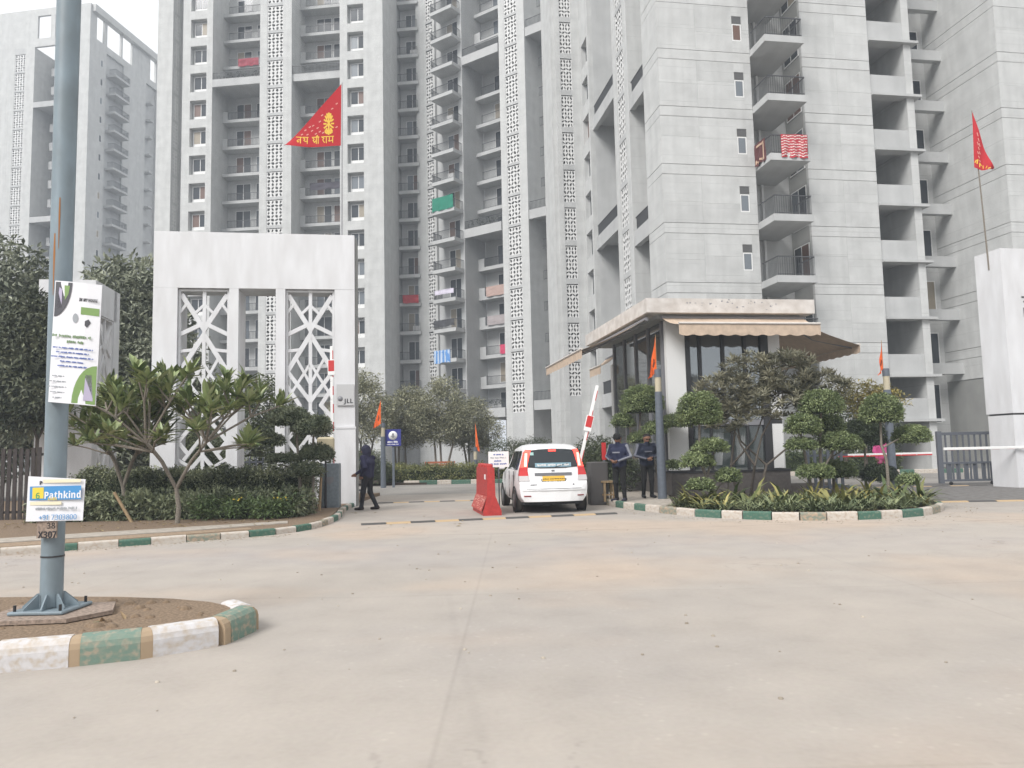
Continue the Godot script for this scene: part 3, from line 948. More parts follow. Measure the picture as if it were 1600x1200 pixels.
# ---------- ground ----------
func ground() -> void:
	var s := Vector2i(2048, 1366)
	var a := FastNoiseLite.new(); a.seed = 4; a.frequency = 0.004; a.fractal_octaves = 5
	var b := FastNoiseLite.new(); b.seed = 9; b.frequency = 0.03; b.fractal_octaves = 4
	var c := FastNoiseLite.new(); c.seed = 14; c.frequency = 0.5; c.fractal_octaves = 2
	var da := a.get_image(512, 1366).get_data()   # stretched along the road
	var db := b.get_image(s.x, s.y).get_data()
	var dc := c.get_image(s.x, s.y).get_data()
	var a2 := FastNoiseLite.new(); a2.seed = 41; a2.frequency = 0.006; a2.fractal_octaves = 4
	var dd := a2.get_image(s.x, s.y).get_data()
	var px := PackedByteArray()
	px.resize(s.x * s.y * 3)
	var grey := Vector3(0.362, 0.328, 0.293)
	var lilac := Vector3(0.352, 0.322, 0.302)
	var sand := Vector3(0.43, 0.345, 0.272)
	var pale := Vector3(0.395, 0.353, 0.310)
	for y in s.y:
		var z := lerpf(28.0, -4.0, float(y) / s.y)
		var bs := clampf(1.0 - absf(z - 8.6) / 1.6, 0, 1) + clampf(1.0 - absf(z - 14.8) / 1.4, 0, 1) * 0.9
		var bl := clampf(1.0 - absf(z - 11.8) / 2.0, 0, 1)
		var near := clampf((8.0 - z) / 4.0, 0, 1)
		var inner := clampf((z - 17.3) / 0.3, 0, 1)
		for x in s.x:
			var i := y * s.x + x
			var X := lerpf(-24.0, 24.0, float(x) / s.x)
			var n1 := (da[y * 512 + (x >> 2)] - 128) / 90.0
			var n2 := (db[i] - 128) / 100.0
			var n3 := (dc[i] - 128) / 128.0
			var n4 := (dd[i] - 128) / 90.0
			var k := clampf(0.18 + bs * 0.55 + n1 * 0.5 + n4 * 0.55 - near * 0.15, 0, 1) * (1.0 - inner * 0.6)
			var q := grey.lerp(lilac, clampf(bl + n4 * 0.3, 0, 1)).lerp(sand, k * 0.75).lerp(pale, clampf(near * 0.5 - n4 * 0.6, 0, 0.8))
			var g := 1.0 + n2 * 0.05 + n3 * 0.05 + n1 * 0.03
			if n3 > 0.66 and n2 + n4 > 0.5: g += 0.10
			if absf(X + 0.45 + (z - 6.0) * 0.13 + n4 * 0.02) < 0.03 and z < 8.3: g -= 0.035
			if X > -0.45 and z < 8.2: g -= 0.025
			if absf(z - 8.25 - n4 * 0.06) < 0.03: g -= 0.05
			if absf(z - 14.35 - X * 0.03 - n4 * 0.2) < 0.03 + 0.02 * n1: g -= 0.16
			if absf(fposmod(X + 0.45, 4.6)) < 0.022 and z < 14.2: g -= 0.08
			if absf(fposmod(z - 3.7, 4.6)) < 0.022 and z < 14.2: g -= 0.07
			if absf(n4 - n2 * 0.12 + 0.2) < 0.014 and n1 > 0.0: g -= 0.13
			if absf(z - 10.3 - n1 * 0.2) < 0.13 or absf(z - 11.9 - n1 * 0.2) < 0.13: g -= 0.022
			if n2 < -0.55 and n3 > 0.3: g -= 0.07
			if inner > 0: g -= 0.07 * inner
			q *= g
			var o := i * 3
			px[o] = int(clampf(pow(q.x, 1 / 2.2), 0, 1) * 255); px[o + 1] = int(clampf(pow(q.y, 1 / 2.2), 0, 1) * 255); px[o + 2] = int(clampf(pow(q.z, 1 / 2.2), 0, 1) * 255)
	var im := Image.create_from_data(s.x, s.y, false, Image.FORMAT_RGB8, px)
	im.generate_mipmaps()
	var m := StandardMaterial3D.new()
	m.resource_name = "road_concrete"
	m.albedo_texture = ImageTexture.create_from_image(im)
	m.roughness = 0.92
	var g := G.new()
	g.quaduv(Vector3(-24, 0, 4), Vector3(24, 0, 4), Vector3(24, 0, -28), Vector3(-24, 0, -28))
	piece(self, "road", g, m).set_meta("kind", "structure")
	var e := G.new()
	for q in [[-350, 350, 60, 4.0], [-350, 350, -28.0, -350], [-350, -24, 4, -28], [24, 350, 4, -28]]:
		e.quad(Vector3(q[0], 0, q[2]), Vector3(q[1], 0, q[2]), Vector3(q[1], 0, q[3]), Vector3(q[0], 0, q[3]))
	piece(self, "ground", e, mat("far_ground", lin(0.32, 0.30, 0.275), 0.95, noise_tex(61, 0.01, 0.82, 1.0), Vector3(0.05, 0.05, 0.05))).set_meta("kind", "structure")

func kerb(label: String, pts: Array, lens: float, h: float, w: float, closed: bool, cols: Array, round := 0.035, joint := 0.0) -> Node3D:   # stones set along a line of ground points (x, depth)
	var p := Node3D.new()
	p.name = "kerb"
	add_child(p, true)
	p.set_meta("kind", "structure")
	var cur := PackedVector2Array()
	var n := pts.size()
	for i in (n if closed else n - 1):
		var a: Vector2 = pts[(i - 1 + n) % n] if closed or i > 0 else pts[0]
		var b: Vector2 = pts[i]
		var c: Vector2 = pts[(i + 1) % n]
		var d: Vector2 = pts[(i + 2) % n] if closed or i + 2 < n else c
		for k in 12:
			cur.append(b.cubic_interpolate(c, a, d, k / 12.0))
	cur.append(pts[0] if closed else pts[-1])
	var acc := 0.0
	var start := cur[0]
	var which := 0
	for i in range(1, cur.size()):
		if start.distance_to(cur[i]) >= lens * (1.0 + 0.12 * sin(which * 2.4)) or i == cur.size() - 1:
			var d := cur[i] - start
			var mid := (start + cur[i]) / 2
			var g := G.new()
			var H := (h + 0.1) / 2
			var pf := PackedVector2Array([Vector2(-w / 2, -H), Vector2(w / 2, -H)])
			for a2 in 4: pf.append(Vector2(w / 2 - round + round * cos(PI / 6 * a2), H - round + round * sin(PI / 6 * a2)))
			for a2 in 4: pf.append(Vector2(-w / 2 + round + round * cos(PI / 2 + PI / 6 * a2), H - round + round * sin(PI / 2 + PI / 6 * a2)))
			g.prism(pf, -d.length() / 2 + 0.007 + joint, d.length() / 2 - 0.007, Transform3D(Basis(Vector3.UP, PI / 2), Vector3.ZERO))
			var o := piece(p, "kerb_stone", g, cols[which % cols.size()])
			o.position = Vector3(mid.x, h / 2 - 0.05 + rnd(-0.006, 0.006), -mid.y)
			o.rotation = Vector3(rnd(-0.01, 0.01), atan2(d.y, d.x), rnd(-0.008, 0.008))
			if joint > 0.0:
				var gj := G.new()
				for a2 in pf.size(): pf[a2] = pf[a2] * 0.95
				gj.prism(pf, -d.length() / 2 - 0.035, -d.length() / 2 + 0.006 + joint, Transform3D(Basis(Vector3.UP, PI / 2), Vector3.ZERO))
				var oj := piece(p, "mortar_joint", gj, M.joint_brown)
				oj.position = o.position
				oj.rotation = o.rotation
			start = cur[i]
			which += 1
	return p

func worn_paint(called: String, paint: Color, under: Color, cover: float, sd: int) -> StandardMaterial3D:   # flaking paint on a concrete stone
	var f := FastNoiseLite.new(); f.seed = sd; f.frequency = 0.018; f.fractal_octaves = 5
	var t := NoiseTexture2D.new()
	t.width = 512; t.height = 512; t.seamless = true; t.noise = f
	var r := Gradient.new()
	r.set_color(0, under * 0.9)
	r.set_color(1, paint)
	r.add_point(clampf(1.0 - cover - 0.16, 0.02, 0.96), under)
	r.add_point(clampf(1.0 - cover + 0.14, 0.04, 0.98), paint * 0.93)
	t.color_ramp = r
	return mat(called, Color.WHITE, 0.85, t, Vector3(1.2, 1.2, 1.2))

func flat(called: String, poly: Array, y: float, m: Material, kind := "structure") -> MeshInstance3D:   # a sheet on the ground from (x, depth) points
	var pv := PackedVector2Array(poly)
	var g := G.new()
	g.prism(pv, -0.05, y, Transform3D(Basis(Vector3(1, 0, 0), Vector3(0, 0, -1), Vector3(0, 1, 0)), Vector3.ZERO))
	var o := piece(self, called, g, m)
	o.set_meta("kind", kind)
	return o

# ---------- gate walls ----------
func screen(p: Node, cx: float, y0: float, w: float, h: float, d: float) -> void:   # branching bars in a frame; each bar a piece
	var s := part(p, "pierced_screen", frame_mesh(w, h, 0, 0.06, 0.12, M.white_paint), null, Vector3(cx, y0, -d))
	var H := h / 4.9
	var bars := [[0, 0, 0, 4.9, 0.075]]
	for q in [[0.62, 4.75, 0.0, 3.85, 0.1], [0.0, 4.5, 0.28, 4.25, 0.06], [0.66, 3.72, 0.15, 3.95, 0.09], [0.66, 4.3, 0.5, 4.5, 0.06], [0.0, 3.72, 0.65, 2.75, 0.1], [0.66, 3.28, 0.28, 3.32, 0.07],
		[0.38, 3.05, 0.0, 2.4, 0.06], [0.66, 2.75, 0.0, 1.95, 0.085], [0.0, 2.95, 0.66, 2.0, 0.06], [0.66, 2.35, 0.3, 1.85, 0.085], [0.3, 1.85, 0.66, 1.5, 0.085], [0.0, 1.7, 0.66, 0.95, 0.08], [0.45, 1.6, 0.15, 1.4, 0.06],
		[0.66, 0.95, 0.4, 0.65, 0.08], [0.0, 1.1, 0.5, 0.5, 0.07], [0.0, 0.6, 0.5, 0.05, 0.08], [0.66, 0.5, 0.3, 0.3, 0.06]]:
		bars.append(q)
		bars.append([-q[0], q[1], -q[2], q[3], q[4]])
	var k := 0
	for b in bars:
		var A := Vector2(b[0] * w / 1.4, b[1] * H)
		var B := Vector2(b[2] * w / 1.4, b[3] * H)
		var g := G.new()
		g.bevel(Vector3.ZERO, Vector3(A.distance_to(B) + 0.05, b[4] * 1.35, 0.07 + 0.0015 * (k % 9)), 0.006)
		var o := piece(s, "bar", g, M.white_paint)
		o.position = Vector3((A.x + B.x) / 2, (A.y + B.y) / 2, -0.06)
		o.rotation.z = (B - A).angle()
		k += 1

func gate_wall() -> void:
	var p := thing("gate_wall", "large white gate wall with two branching screens and an open middle slot", "gate wall", Vector3(-4.62, 0, -22.3), 9)
	var t := 1.1
	bd(p, "top_wall", -5.64, 0, 6.39, 8.04, 0, t, M.white_paint)
	for x in [[-5.64, -4.98], [-3.56, -3.3], [-2.26, -1.99], [-0.58, 0.0]]:
		bd(p, "wall_leg", x[0], x[1], 0, 6.388, 0.001 * x[0] + 0.006, t - 0.003, M.white_paint)
	for x in [[-4.98, -3.56], [-1.99, -0.58]]:
		bd(p, "wall_leg", x[0] + 0.001, x[1] - 0.001, 0, 0.9, 0.06, t - 0.05, M.white_paint)
		screen(p, (x[0] + x[1]) / 2, 0.9, x[1] - x[0] - 0.02, 5.47, 0.10)
	bd(p, "ledge", -0.56, 0.03, 2.26, 2.32, -0.05, 0.0, M.white_paint)
	bd(p, "plinth_wall", -0.55, 0.02, 0, 2.255, -0.035, -0.0, M.white_paint)
	bd(p, "edge_strip", 0.004, 0.06, 0, 8.0, 0.2, t - 0.1, M.concrete_grey)
	var q := thing("plaque", "grey plate with a round mark and three letters on the gate's right leg", "plaque", p.transform * Vector3(-0.27, 2.94, 0.03), 9)
	part(q, "plate", BoxMesh.new(), M.plaque, Vector3(0, 0.31, 0)).scale = Vector3(0.5, 0.62, 0.03)
	words(q, "JLL", 0.13, Vector3(0.09, 0.13, 0.018), M.ink, 0, true)
	var g := G.new()
	g.lathe(Vector3.ZERO, [Vector2(0.0, 0.0), Vector2(0.075, 0.0), Vector2(0.075, 0.006), Vector2(0.0, 0.006)], 16, Basis(Vector3.RIGHT, PI / 2))
	piece(q, "round_mark", g, M.mark_grey).position = Vector3(-0.15, 0.2, 0.016)
	# the return wall on the far left
	var r := thing("gate_wall", "white side wall with a branching screen, half hidden by the lamp post poster", "gate wall", Vector3(-13.81, 0, -25.0), 9)
	bd(r, "wall", -1.75, 0, 0, 7.5, 0, 0.5, M.white_paint)
	bd(r, "wall", -0.5, 0, 6.4, 7.5, 0.501, 2.0, M.white_paint)
	bd(r, "wall", -0.5, 0, 0, 0.7, 0.501, 2.0, M.white_paint)
	bd(r, "wall", -0.5, 0, 0, 7.5, 1.75, 2.3, M.white_paint)
	var sn := Node3D.new()
	sn.free()
	var s2 := part(r, "pierced_screen", frame_mesh(1.24, 5.7, 0, 0.06, 0.12, M.white_paint), null, Vector3(-0.04, 0.7, -1.125))
	s2.rotation_degrees.y = 90
	for b in [[0, 0, 0, 5.7, 0.07], [0.55, 5.5, 0, 4.5, 0.09], [-0.55, 5.5, 0, 4.5, 0.09], [0, 4.4, 0.58, 3.3, 0.09], [0, 4.4, -0.58, 3.3, 0.09], [0.58, 3.2, 0, 2.2, 0.08], [-0.58, 3.2, 0, 2.2, 0.08], [0, 2.2, 0.5, 1.2, 0.08], [0, 2.2, -0.5, 1.2, 0.08], [0.5, 1.2, 0, 0.2, 0.08], [-0.5, 1.2, 0, 0.2, 0.08], [0.58, 4.4, 0.2, 4.7, 0.06], [-0.58, 4.4, -0.2, 4.7, 0.06]]:
		var A := Vector2(b[0], b[1]); var B := Vector2(b[2], b[3])
		var gg := G.new()
		gg.bevel(Vector3.ZERO, Vector3(A.distance_to(B), b[4] * 1.3, 0.07), 0.006)
		var o := piece(s2, "bar", gg, M.white_paint)
		o.position = Vector3((A.x + B.x) / 2, (A.y + B.y) / 2, -0.06)
		o.rotation.z = (B - A).angle()
	# the pillar on the right
	var c := thing("gate_pillar", "tall white gate pillar at the right edge with black emblem strokes", "gate pillar", Vector3(15.88, 0, -24.2), 9)
	bd(c, "wall", 0, 3.2, 2.36, 7.7, 0, 1.1, M.white_paint)
	bd(c, "plinth_wall", 0.03, 3.17, 0, 2.3, 0.03, 1.07, M.white_paint)
	bd(c, "joint", 0.06, 3.14, 2.3, 2.36, 0.06, 1.04, M.void_grey)
	var e := G.new()
	for w in [[0.64, 6.1, 0.5, 0.04], [0.70, 5.95, 0.3, 0.05], [0.68, 5.6, 0.12, 0.3], [0.72, 5.2, 0.1, 0.12]]:
		e.bevel(Vector3(w[0] + w[2] / 2, w[1], 0.012), Vector3(w[2], w[3], 0.02), 0.005)
	piece(c, "emblem", e, M.ink)

func fence(label: String, a: Vector2, b: Vector2, h: float, gap: float, bw: float, m: Material, called := "fence") -> Node3D:   # uprights between two rails; every slat a piece
	var d := b - a
	var p := thing(called, label, "fence", Vector3(a.x, 0, -a.y), rad_to_deg(atan2(d.y, d.x)))
	var L := d.length()
	var s := BoxMesh.new()
	s.size = Vector3(bw, h - 0.02, 0.03); s.material = m
	for i in int(L / gap) + 1:
		part(p, "slat", s, null, Vector3(i * gap, h / 2 + rnd(-0.02, 0.02), 0)).rotation.z = rnd(-0.008, 0.008)
	for y in [0.25, h - 0.2]:
		bd(p, "rail", -0.05, L + 0.05, y, y + 0.06, 0.017, 0.06, m)
	return p

func sliding_gate() -> void:
	var p := thing("sliding_gate", "grey steel sliding gate of upright bars beside the right pillar", "gate", Vector3(14.72, 0, -26.6), -1.5)
	for y in [0.12, 0.72, 1.72]:
		bd(p, "rail", 0, 2.2, y, y + (0.1 if y > 1 else 0.07), -0.03, 0.03, M.gate_steel)
	bd(p, "post", 0, 0.16, 0.06, 1.86, -0.06, 0.06, M.gate_steel)
	bd(p, "post", 2.04, 2.2, 0.06, 1.86, -0.06, 0.06, M.gate_steel)
	for i in 9:
		bd(p, "bar", 0.28 + i * 0.2, 0.33 + i * 0.2, 0.19, 1.72, -0.02, 0.02, M.gate_steel)
	for i in 6:
		bd(p, "lower_slat", 0.33 + i * 0.29, 0.47 + i * 0.29, 0.19, 0.72, 0.022, 0.035, M.gate_steel)
	for x in [0.4, 1.8]:
		var g := G.new()
		g.lathe(Vector3(x, 0.06, 0), [Vector2(0, -0.02), Vector2(0.06, -0.02), Vector2(0.06, 0.02), Vector2(0, 0.02)], 12, Basis(Vector3.RIGHT, PI / 2))
		piece(p, "wheel", g, M.black)

# ---------- guard hut ----------
func hut() -> void:
	var p := thing("guard_hut", "glazed guard hut with a thick flat roof on a brown plinth", "guard hut", Vector3(4.58, 0, -22.4), 9)
	bd(p, "roof_slab", -0.72, 4.54, 5.42, 5.84, -0.5, 6.6, M.dirty_white)
	var pm := G.new()
	for i in 26:
		var mx := rnd(0.4, 3.6)
		var my := rnd(5.5, 5.8) if i % 3 else rnd(5.66, 5.72)
		var mw := rnd(0.02, 0.09)
		var mh := rnd(0.012, 0.05)
		pm.quad(Vector3(mx, my, 0.502), Vector3(mx + mw, my + rnd(-0.01, 0.02), 0.502), Vector3(mx + mw * rnd(0.5, 1), my + mh, 0.502), Vector3(mx + mw * 0.2, my + mh * rnd(0.6, 1.2), 0.502))
	piece(p, "peeling_marks", pm, M.mark_grey, "stuff")
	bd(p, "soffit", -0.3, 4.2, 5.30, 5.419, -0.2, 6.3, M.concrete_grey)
	bd(p, "plinth", 0.02, 3.75, 0, 0.75, 0.0, 5.5, M.plinth)
	bd(p, "sill", 0.0, 3.78, 0.751, 0.80, -0.03, 5.45, M.dark_frame)
	bd(p, "floor", 0.2, 3.6, 0.801, 0.83, 0.2, 5.3, M.concrete_grey)
	for x in [[0.02, 0.6], [3.25, 3.6]]:
		bd(p, "white_panel", x[0], x[1], 0.83, 2.15, 0.02, 0.2, M.white_trim)
		bd(p, "white_panel", x[0], x[1], 2.3, 5.29, 0.02, 0.2, M.white_trim)
		bd(p, "band", x[0] + 0.01, x[1] - 0.01, 2.151, 2.299, 0.04, 0.19, M.dark_frame)
	bd(p, "dark_post", 0.61, 0.75, 0.81, 5.29, 0.0, 0.18, M.dark_frame)
	bd(p, "dark_post", 3.0, 3.24, 0.81, 5.29, 0.0, 0.18, M.dark_frame)
	for x in [1.02, 1.75, 2.45]:
		bd(p, "mullion", x, x + 0.1, 2.3, 5.29, 0.03, 0.15, M.dark_frame)
	bd(p, "transom", 0.76, 2.99, 2.12, 2.28, 0.02, 0.16, M.mark_grey)
	for x in [[0.77, 1.01], [1.13, 1.74], [1.86, 2.44], [2.56, 2.98]]:
		bd(p, "pane", x[0], x[1], 2.29, 5.28, 0.08, 0.095, M.hut_glass)
	for x in [1.3, 1.95, 2.45]:
		bd(p, "mullion", x, x + 0.06, 0.81, 2.11, 0.03, 0.12, M.dark_frame)
	for x in [[0.76, 1.29], [1.37, 1.94], [2.02, 2.44], [2.52, 2.98]]:
		bd(p, "pane", x[0], x[1], 0.82, 2.1, 0.07, 0.08, M.clear_glass)
	# inside: curtains, a back wall, a desk
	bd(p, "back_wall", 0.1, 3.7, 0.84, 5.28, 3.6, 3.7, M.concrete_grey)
	var cu := G.new()
	for k in 2:
		var x0: float = [1.45, 2.15][k]
		for i in 14:
			var w0 := 0.42 * (1.0 - i / 14.0 * 0.0)
			var xa := x0 + i * 0.03
			var z := -0.32 + 0.03 * sin(i * 2.1)
			var z2 := -0.32 + 0.03 * sin((i + 1) * 2.1)
			cu.quad(Vector3(lerpf(xa, x0 + 0.2, 0.55), 0.95, z), Vector3(lerpf(xa + 0.03, x0 + 0.2, 0.55), 0.95, z2), Vector3(xa + 0.03, 2.1, z2), Vector3(xa, 2.1, z))
	piece(p, "curtain", cu, M.curtain)
	# left side: grey glazing with mullions along the lane
	for k in 5:
		bd(p, "dark_post", -0.02, 0.1, 0.81, 5.29, 0.3 + k * 1.25, 0.42 + k * 1.25, M.mark_grey)
		if k < 4: bd(p, "pane", 0.03, 0.045, 0.82, 5.28, 0.43 + k * 1.25, 1.54 + k * 1.25, M.hut_glass)
	bd(p, "white_panel", -0.03, 0.12, 0.0, 4.6, 5.45, 5.7, M.white_trim)
	bd(p, "side_wall", 3.6, 3.75, 0.81, 5.29, 0.25, 5.4, M.white_trim)
	# awnings: a thing each
	awning("small brown awning seen behind the hut's left glazing", Vector3(0.38, 5.05, -6.0), Vector3(0.38, 5.05, -7.6), Vector3(-0.32, 4.6, -6.0), Vector3(-0.32, 4.6, -7.6), p, 0.3, false)
	awning("cream awning with scalloped edge over the hut's front windows", Vector3(-0.2, 5.31, 0.25), Vector3(4.3, 5.31, 0.25), Vector3(-0.02, 4.97, 1.15), Vector3(4.3, 4.97, 1.15), p, 0.33, false)
	awning("brown awning stretched out from the hut's right side", Vector3(4.3, 5.3, -0.1), Vector3(4.3, 5.3, -5.2), Vector3(6.15, 4.5, 0.2), Vector3(6.15, 4.45, -5.0), p, 0.24, true)
	awning("long brown awning stretched out from the hut's left side over the lane", Vector3(-0.62, 5.28, 0.2), Vector3(-0.62, 5.28, -5.4), Vector3(-2.48, 4.44, -0.3), Vector3(-2.48, 4.46, -5.6), p, 0.26, true)

func awning(label: String, a: Vector3, b: Vector3, c: Vector3, d: Vector3, hut_node: Node3D, drop: float, arms: bool) -> void:   # a-b wall rail, c-d front bar
	var p := thing("awning", label, "awning", hut_node.position, hut_node.rotation_degrees.y, "fabric awnings on the guard hut")
	var g := G.new()
	var n := 14
	for i in n:
		for j in 4:
			var f := func(u: float, v: float) -> Vector3: return a.lerp(b, u).lerp(c.lerp(d, u), v) - Vector3(0, 0.07 * sin(v * PI) * (0.8 + 0.4 * sin(u * 9.0)), 0)
			var q := [f.call(float(i) / n, j / 4.0), f.call((i + 1.0) / n, j / 4.0), f.call((i + 1.0) / n, (j + 1) / 4.0), f.call(float(i) / n, (j + 1) / 4.0)]
			g.quad(q[0], q[3], q[2], q[1])
	piece(p, "fabric", g, M.awning)
	var v := G.new()
	var L := c.distance_to(d)
	var m := int(L / 0.065) * 1
	for i in m:
		var u0 := float(i) / m
		var u1 := (i + 1.0) / m
		var y0 := drop * (0.86 + 0.14 * absf(sin(u0 * L / 0.42 * PI)))
		var y1 := drop * (0.86 + 0.14 * absf(sin(u1 * L / 0.42 * PI)))
		var A := c.lerp(d, u0); var B := c.lerp(d, u1)
		v.quad(A - Vector3(0, y0, 0), B - Vector3(0, y1, 0), B, A)
	piece(p, "valance", v, M.awning)
	var r := G.new()
	r.tube([c + Vector3(0, 0.03, 0), d + Vector3(0, 0.03, 0)], [0.035, 0.035], 8)
	piece(p, "front_bar", r, M.dirty_white)
	var s := G.new()
	s.tube([a, b], [0.06, 0.06], 8)
	piece(p, "roller", s, M.mark_grey)
	if arms:
		for u in [0.08, 0.5, 0.92]:
			var h := G.new()
			var A := a.lerp(b, u) - Vector3(0, 0.12, 0)
			var C := c.lerp(d, u) - Vector3(0, 0.03, 0)
			var mid := A.lerp(C, 0.5) + (b - a).normalized() * 0.5
			h.tube([A, mid, C], [0.025, 0.025, 0.025], 6)
			piece(p, "folding_arm", h, M.mark_grey)

# ---------- street things ----------
func lamp_post() -> void:
	var p := thing("lamp_post", "tall blue grey street lamp post with rust streaks in the round island", "lamp post", Vector3(-3.99, 0.22, -6.66))
	p.scale = Vector3.ONE * 0.925
	var g := G.new()
	g.tube([Vector3(0, 0.05, 0), Vector3(0, 1.02, 0)], [0.096, 0.096], 24)
	g.tube([Vector3(0, 1.02, 0), Vector3(-0.01, 10.0, 0)], [0.094, 0.118], 24)
	piece(p, "pole", g, M.pole_paint)
	var f := G.new()
	f.tube([Vector3(0, 0.5, 0), Vector3(0, 0.515, 0)], [0.1, 0.1], 24, false)
	f.tube([Vector3(0, 1.0, 0), Vector3(0, 1.02, 0)], [0.101, 0.101], 24, false)
	piece(p, "seam", f, M.dark_frame)
	var b := G.new()
	b.bevel(Vector3(0, 0.03, 0), Vector3(0.5, 0.03, 0.5), 0.008)
	piece(p, "base_plate", b, M.pole_paint)
	for k in 8:
		var q := G.new()
		q.prism(PackedVector2Array([Vector2(0.105, 0.045), Vector2(0.24, 0.045), Vector2(0.24, 0.06), Vector2(0.12, 0.17), Vector2(0.105, 0.17)]), -0.006, 0.006)
		piece(p, "gusset", q, M.pole_paint).rotation.y = TAU * k / 8 + 0.2
	for k in 4:
		var q := G.new()
		var a := TAU * k / 4 + PI / 4
		q.tube([Vector3(cos(a) * 0.29, 0.02, sin(a) * 0.29), Vector3(cos(a) * 0.29, 0.1, sin(a) * 0.29)], [0.013, 0.013], 6)
		piece(p, "bolt", q, M.dark_frame)
	for s in [[0.03, 3.9, 0.009, 0.5, 0.0], [-0.015, 3.55, 0.012, 0.6, 0.1]]:   # rust runs
		var q := G.new()
		var ang: float = asin(clampf(s[0] / 0.122, -1, 1))
		for i in 6:
			var w: float = s[2] * (1.0 - absf(i - 2.0) / 5.0) / 0.12
			var w2: float = s[2] * (1.0 - absf(i - 1.0) / 5.0) / 0.12
			var ya: float = s[1] - s[3] * i / 6.0
			var yb: float = s[1] - s[3] * (i + 1) / 6.0
			var pt := func(an: float, y: float) -> Vector3: return Vector3(sin(an), 0, cos(an)) * (0.0952 + 0.00268 * (y - 1.0)) + Vector3(0, y, 0)
			q.quad(pt.call(ang - w2, yb), pt.call(ang + w2, yb), pt.call(ang + w, ya), pt.call(ang - w, ya))
		piece(p, "rust_streak", q, M.rust)
	var c := thing("footing", "broken pink concrete footing block under the street lamp post", "footing", Vector3(-3.95, 0.12, -6.62), 8)
	c.scale = Vector3.ONE * 0.92
	var h := G.new()
	h.prism(PackedVector2Array([Vector2(-0.62, -0.4), Vector2(0.35, -0.46), Vector2(0.66, -0.1), Vector2(0.5, 0.42), Vector2(-0.5, 0.45), Vector2(-0.68, 0.1)]), -0.1, 0.06, Transform3D(Basis(Vector3.RIGHT, Vector3.FORWARD, Vector3.UP), Vector3.ZERO))
	piece(c, "lower_block", h, M.footing)
	var h2 := G.new()
	h2.prism(PackedVector2Array([Vector2(-0.55, -0.36), Vector2(0.28, -0.4), Vector2(0.55, -0.08), Vector2(0.42, 0.36), Vector2(-0.45, 0.4)]), 0.085, 0.12, Transform3D(Basis(Vector3.RIGHT, Vector3.FORWARD, Vector3.UP), Vector3.ZERO))
	piece(c, "top_slab", h2, M.footing)
	var h3 := G.new()
	h3.prism(PackedVector2Array([Vector2(-0.3, -0.2), Vector2(0.2, -0.25), Vector2(0.3, 0.2), Vector2(-0.3, 0.25)]), 0.05, 0.1, Transform3D(Basis(Vector3.RIGHT, Vector3.FORWARD, Vector3.UP), Vector3.ZERO))
	piece(c, "mortar_bed", h3, M.footing)

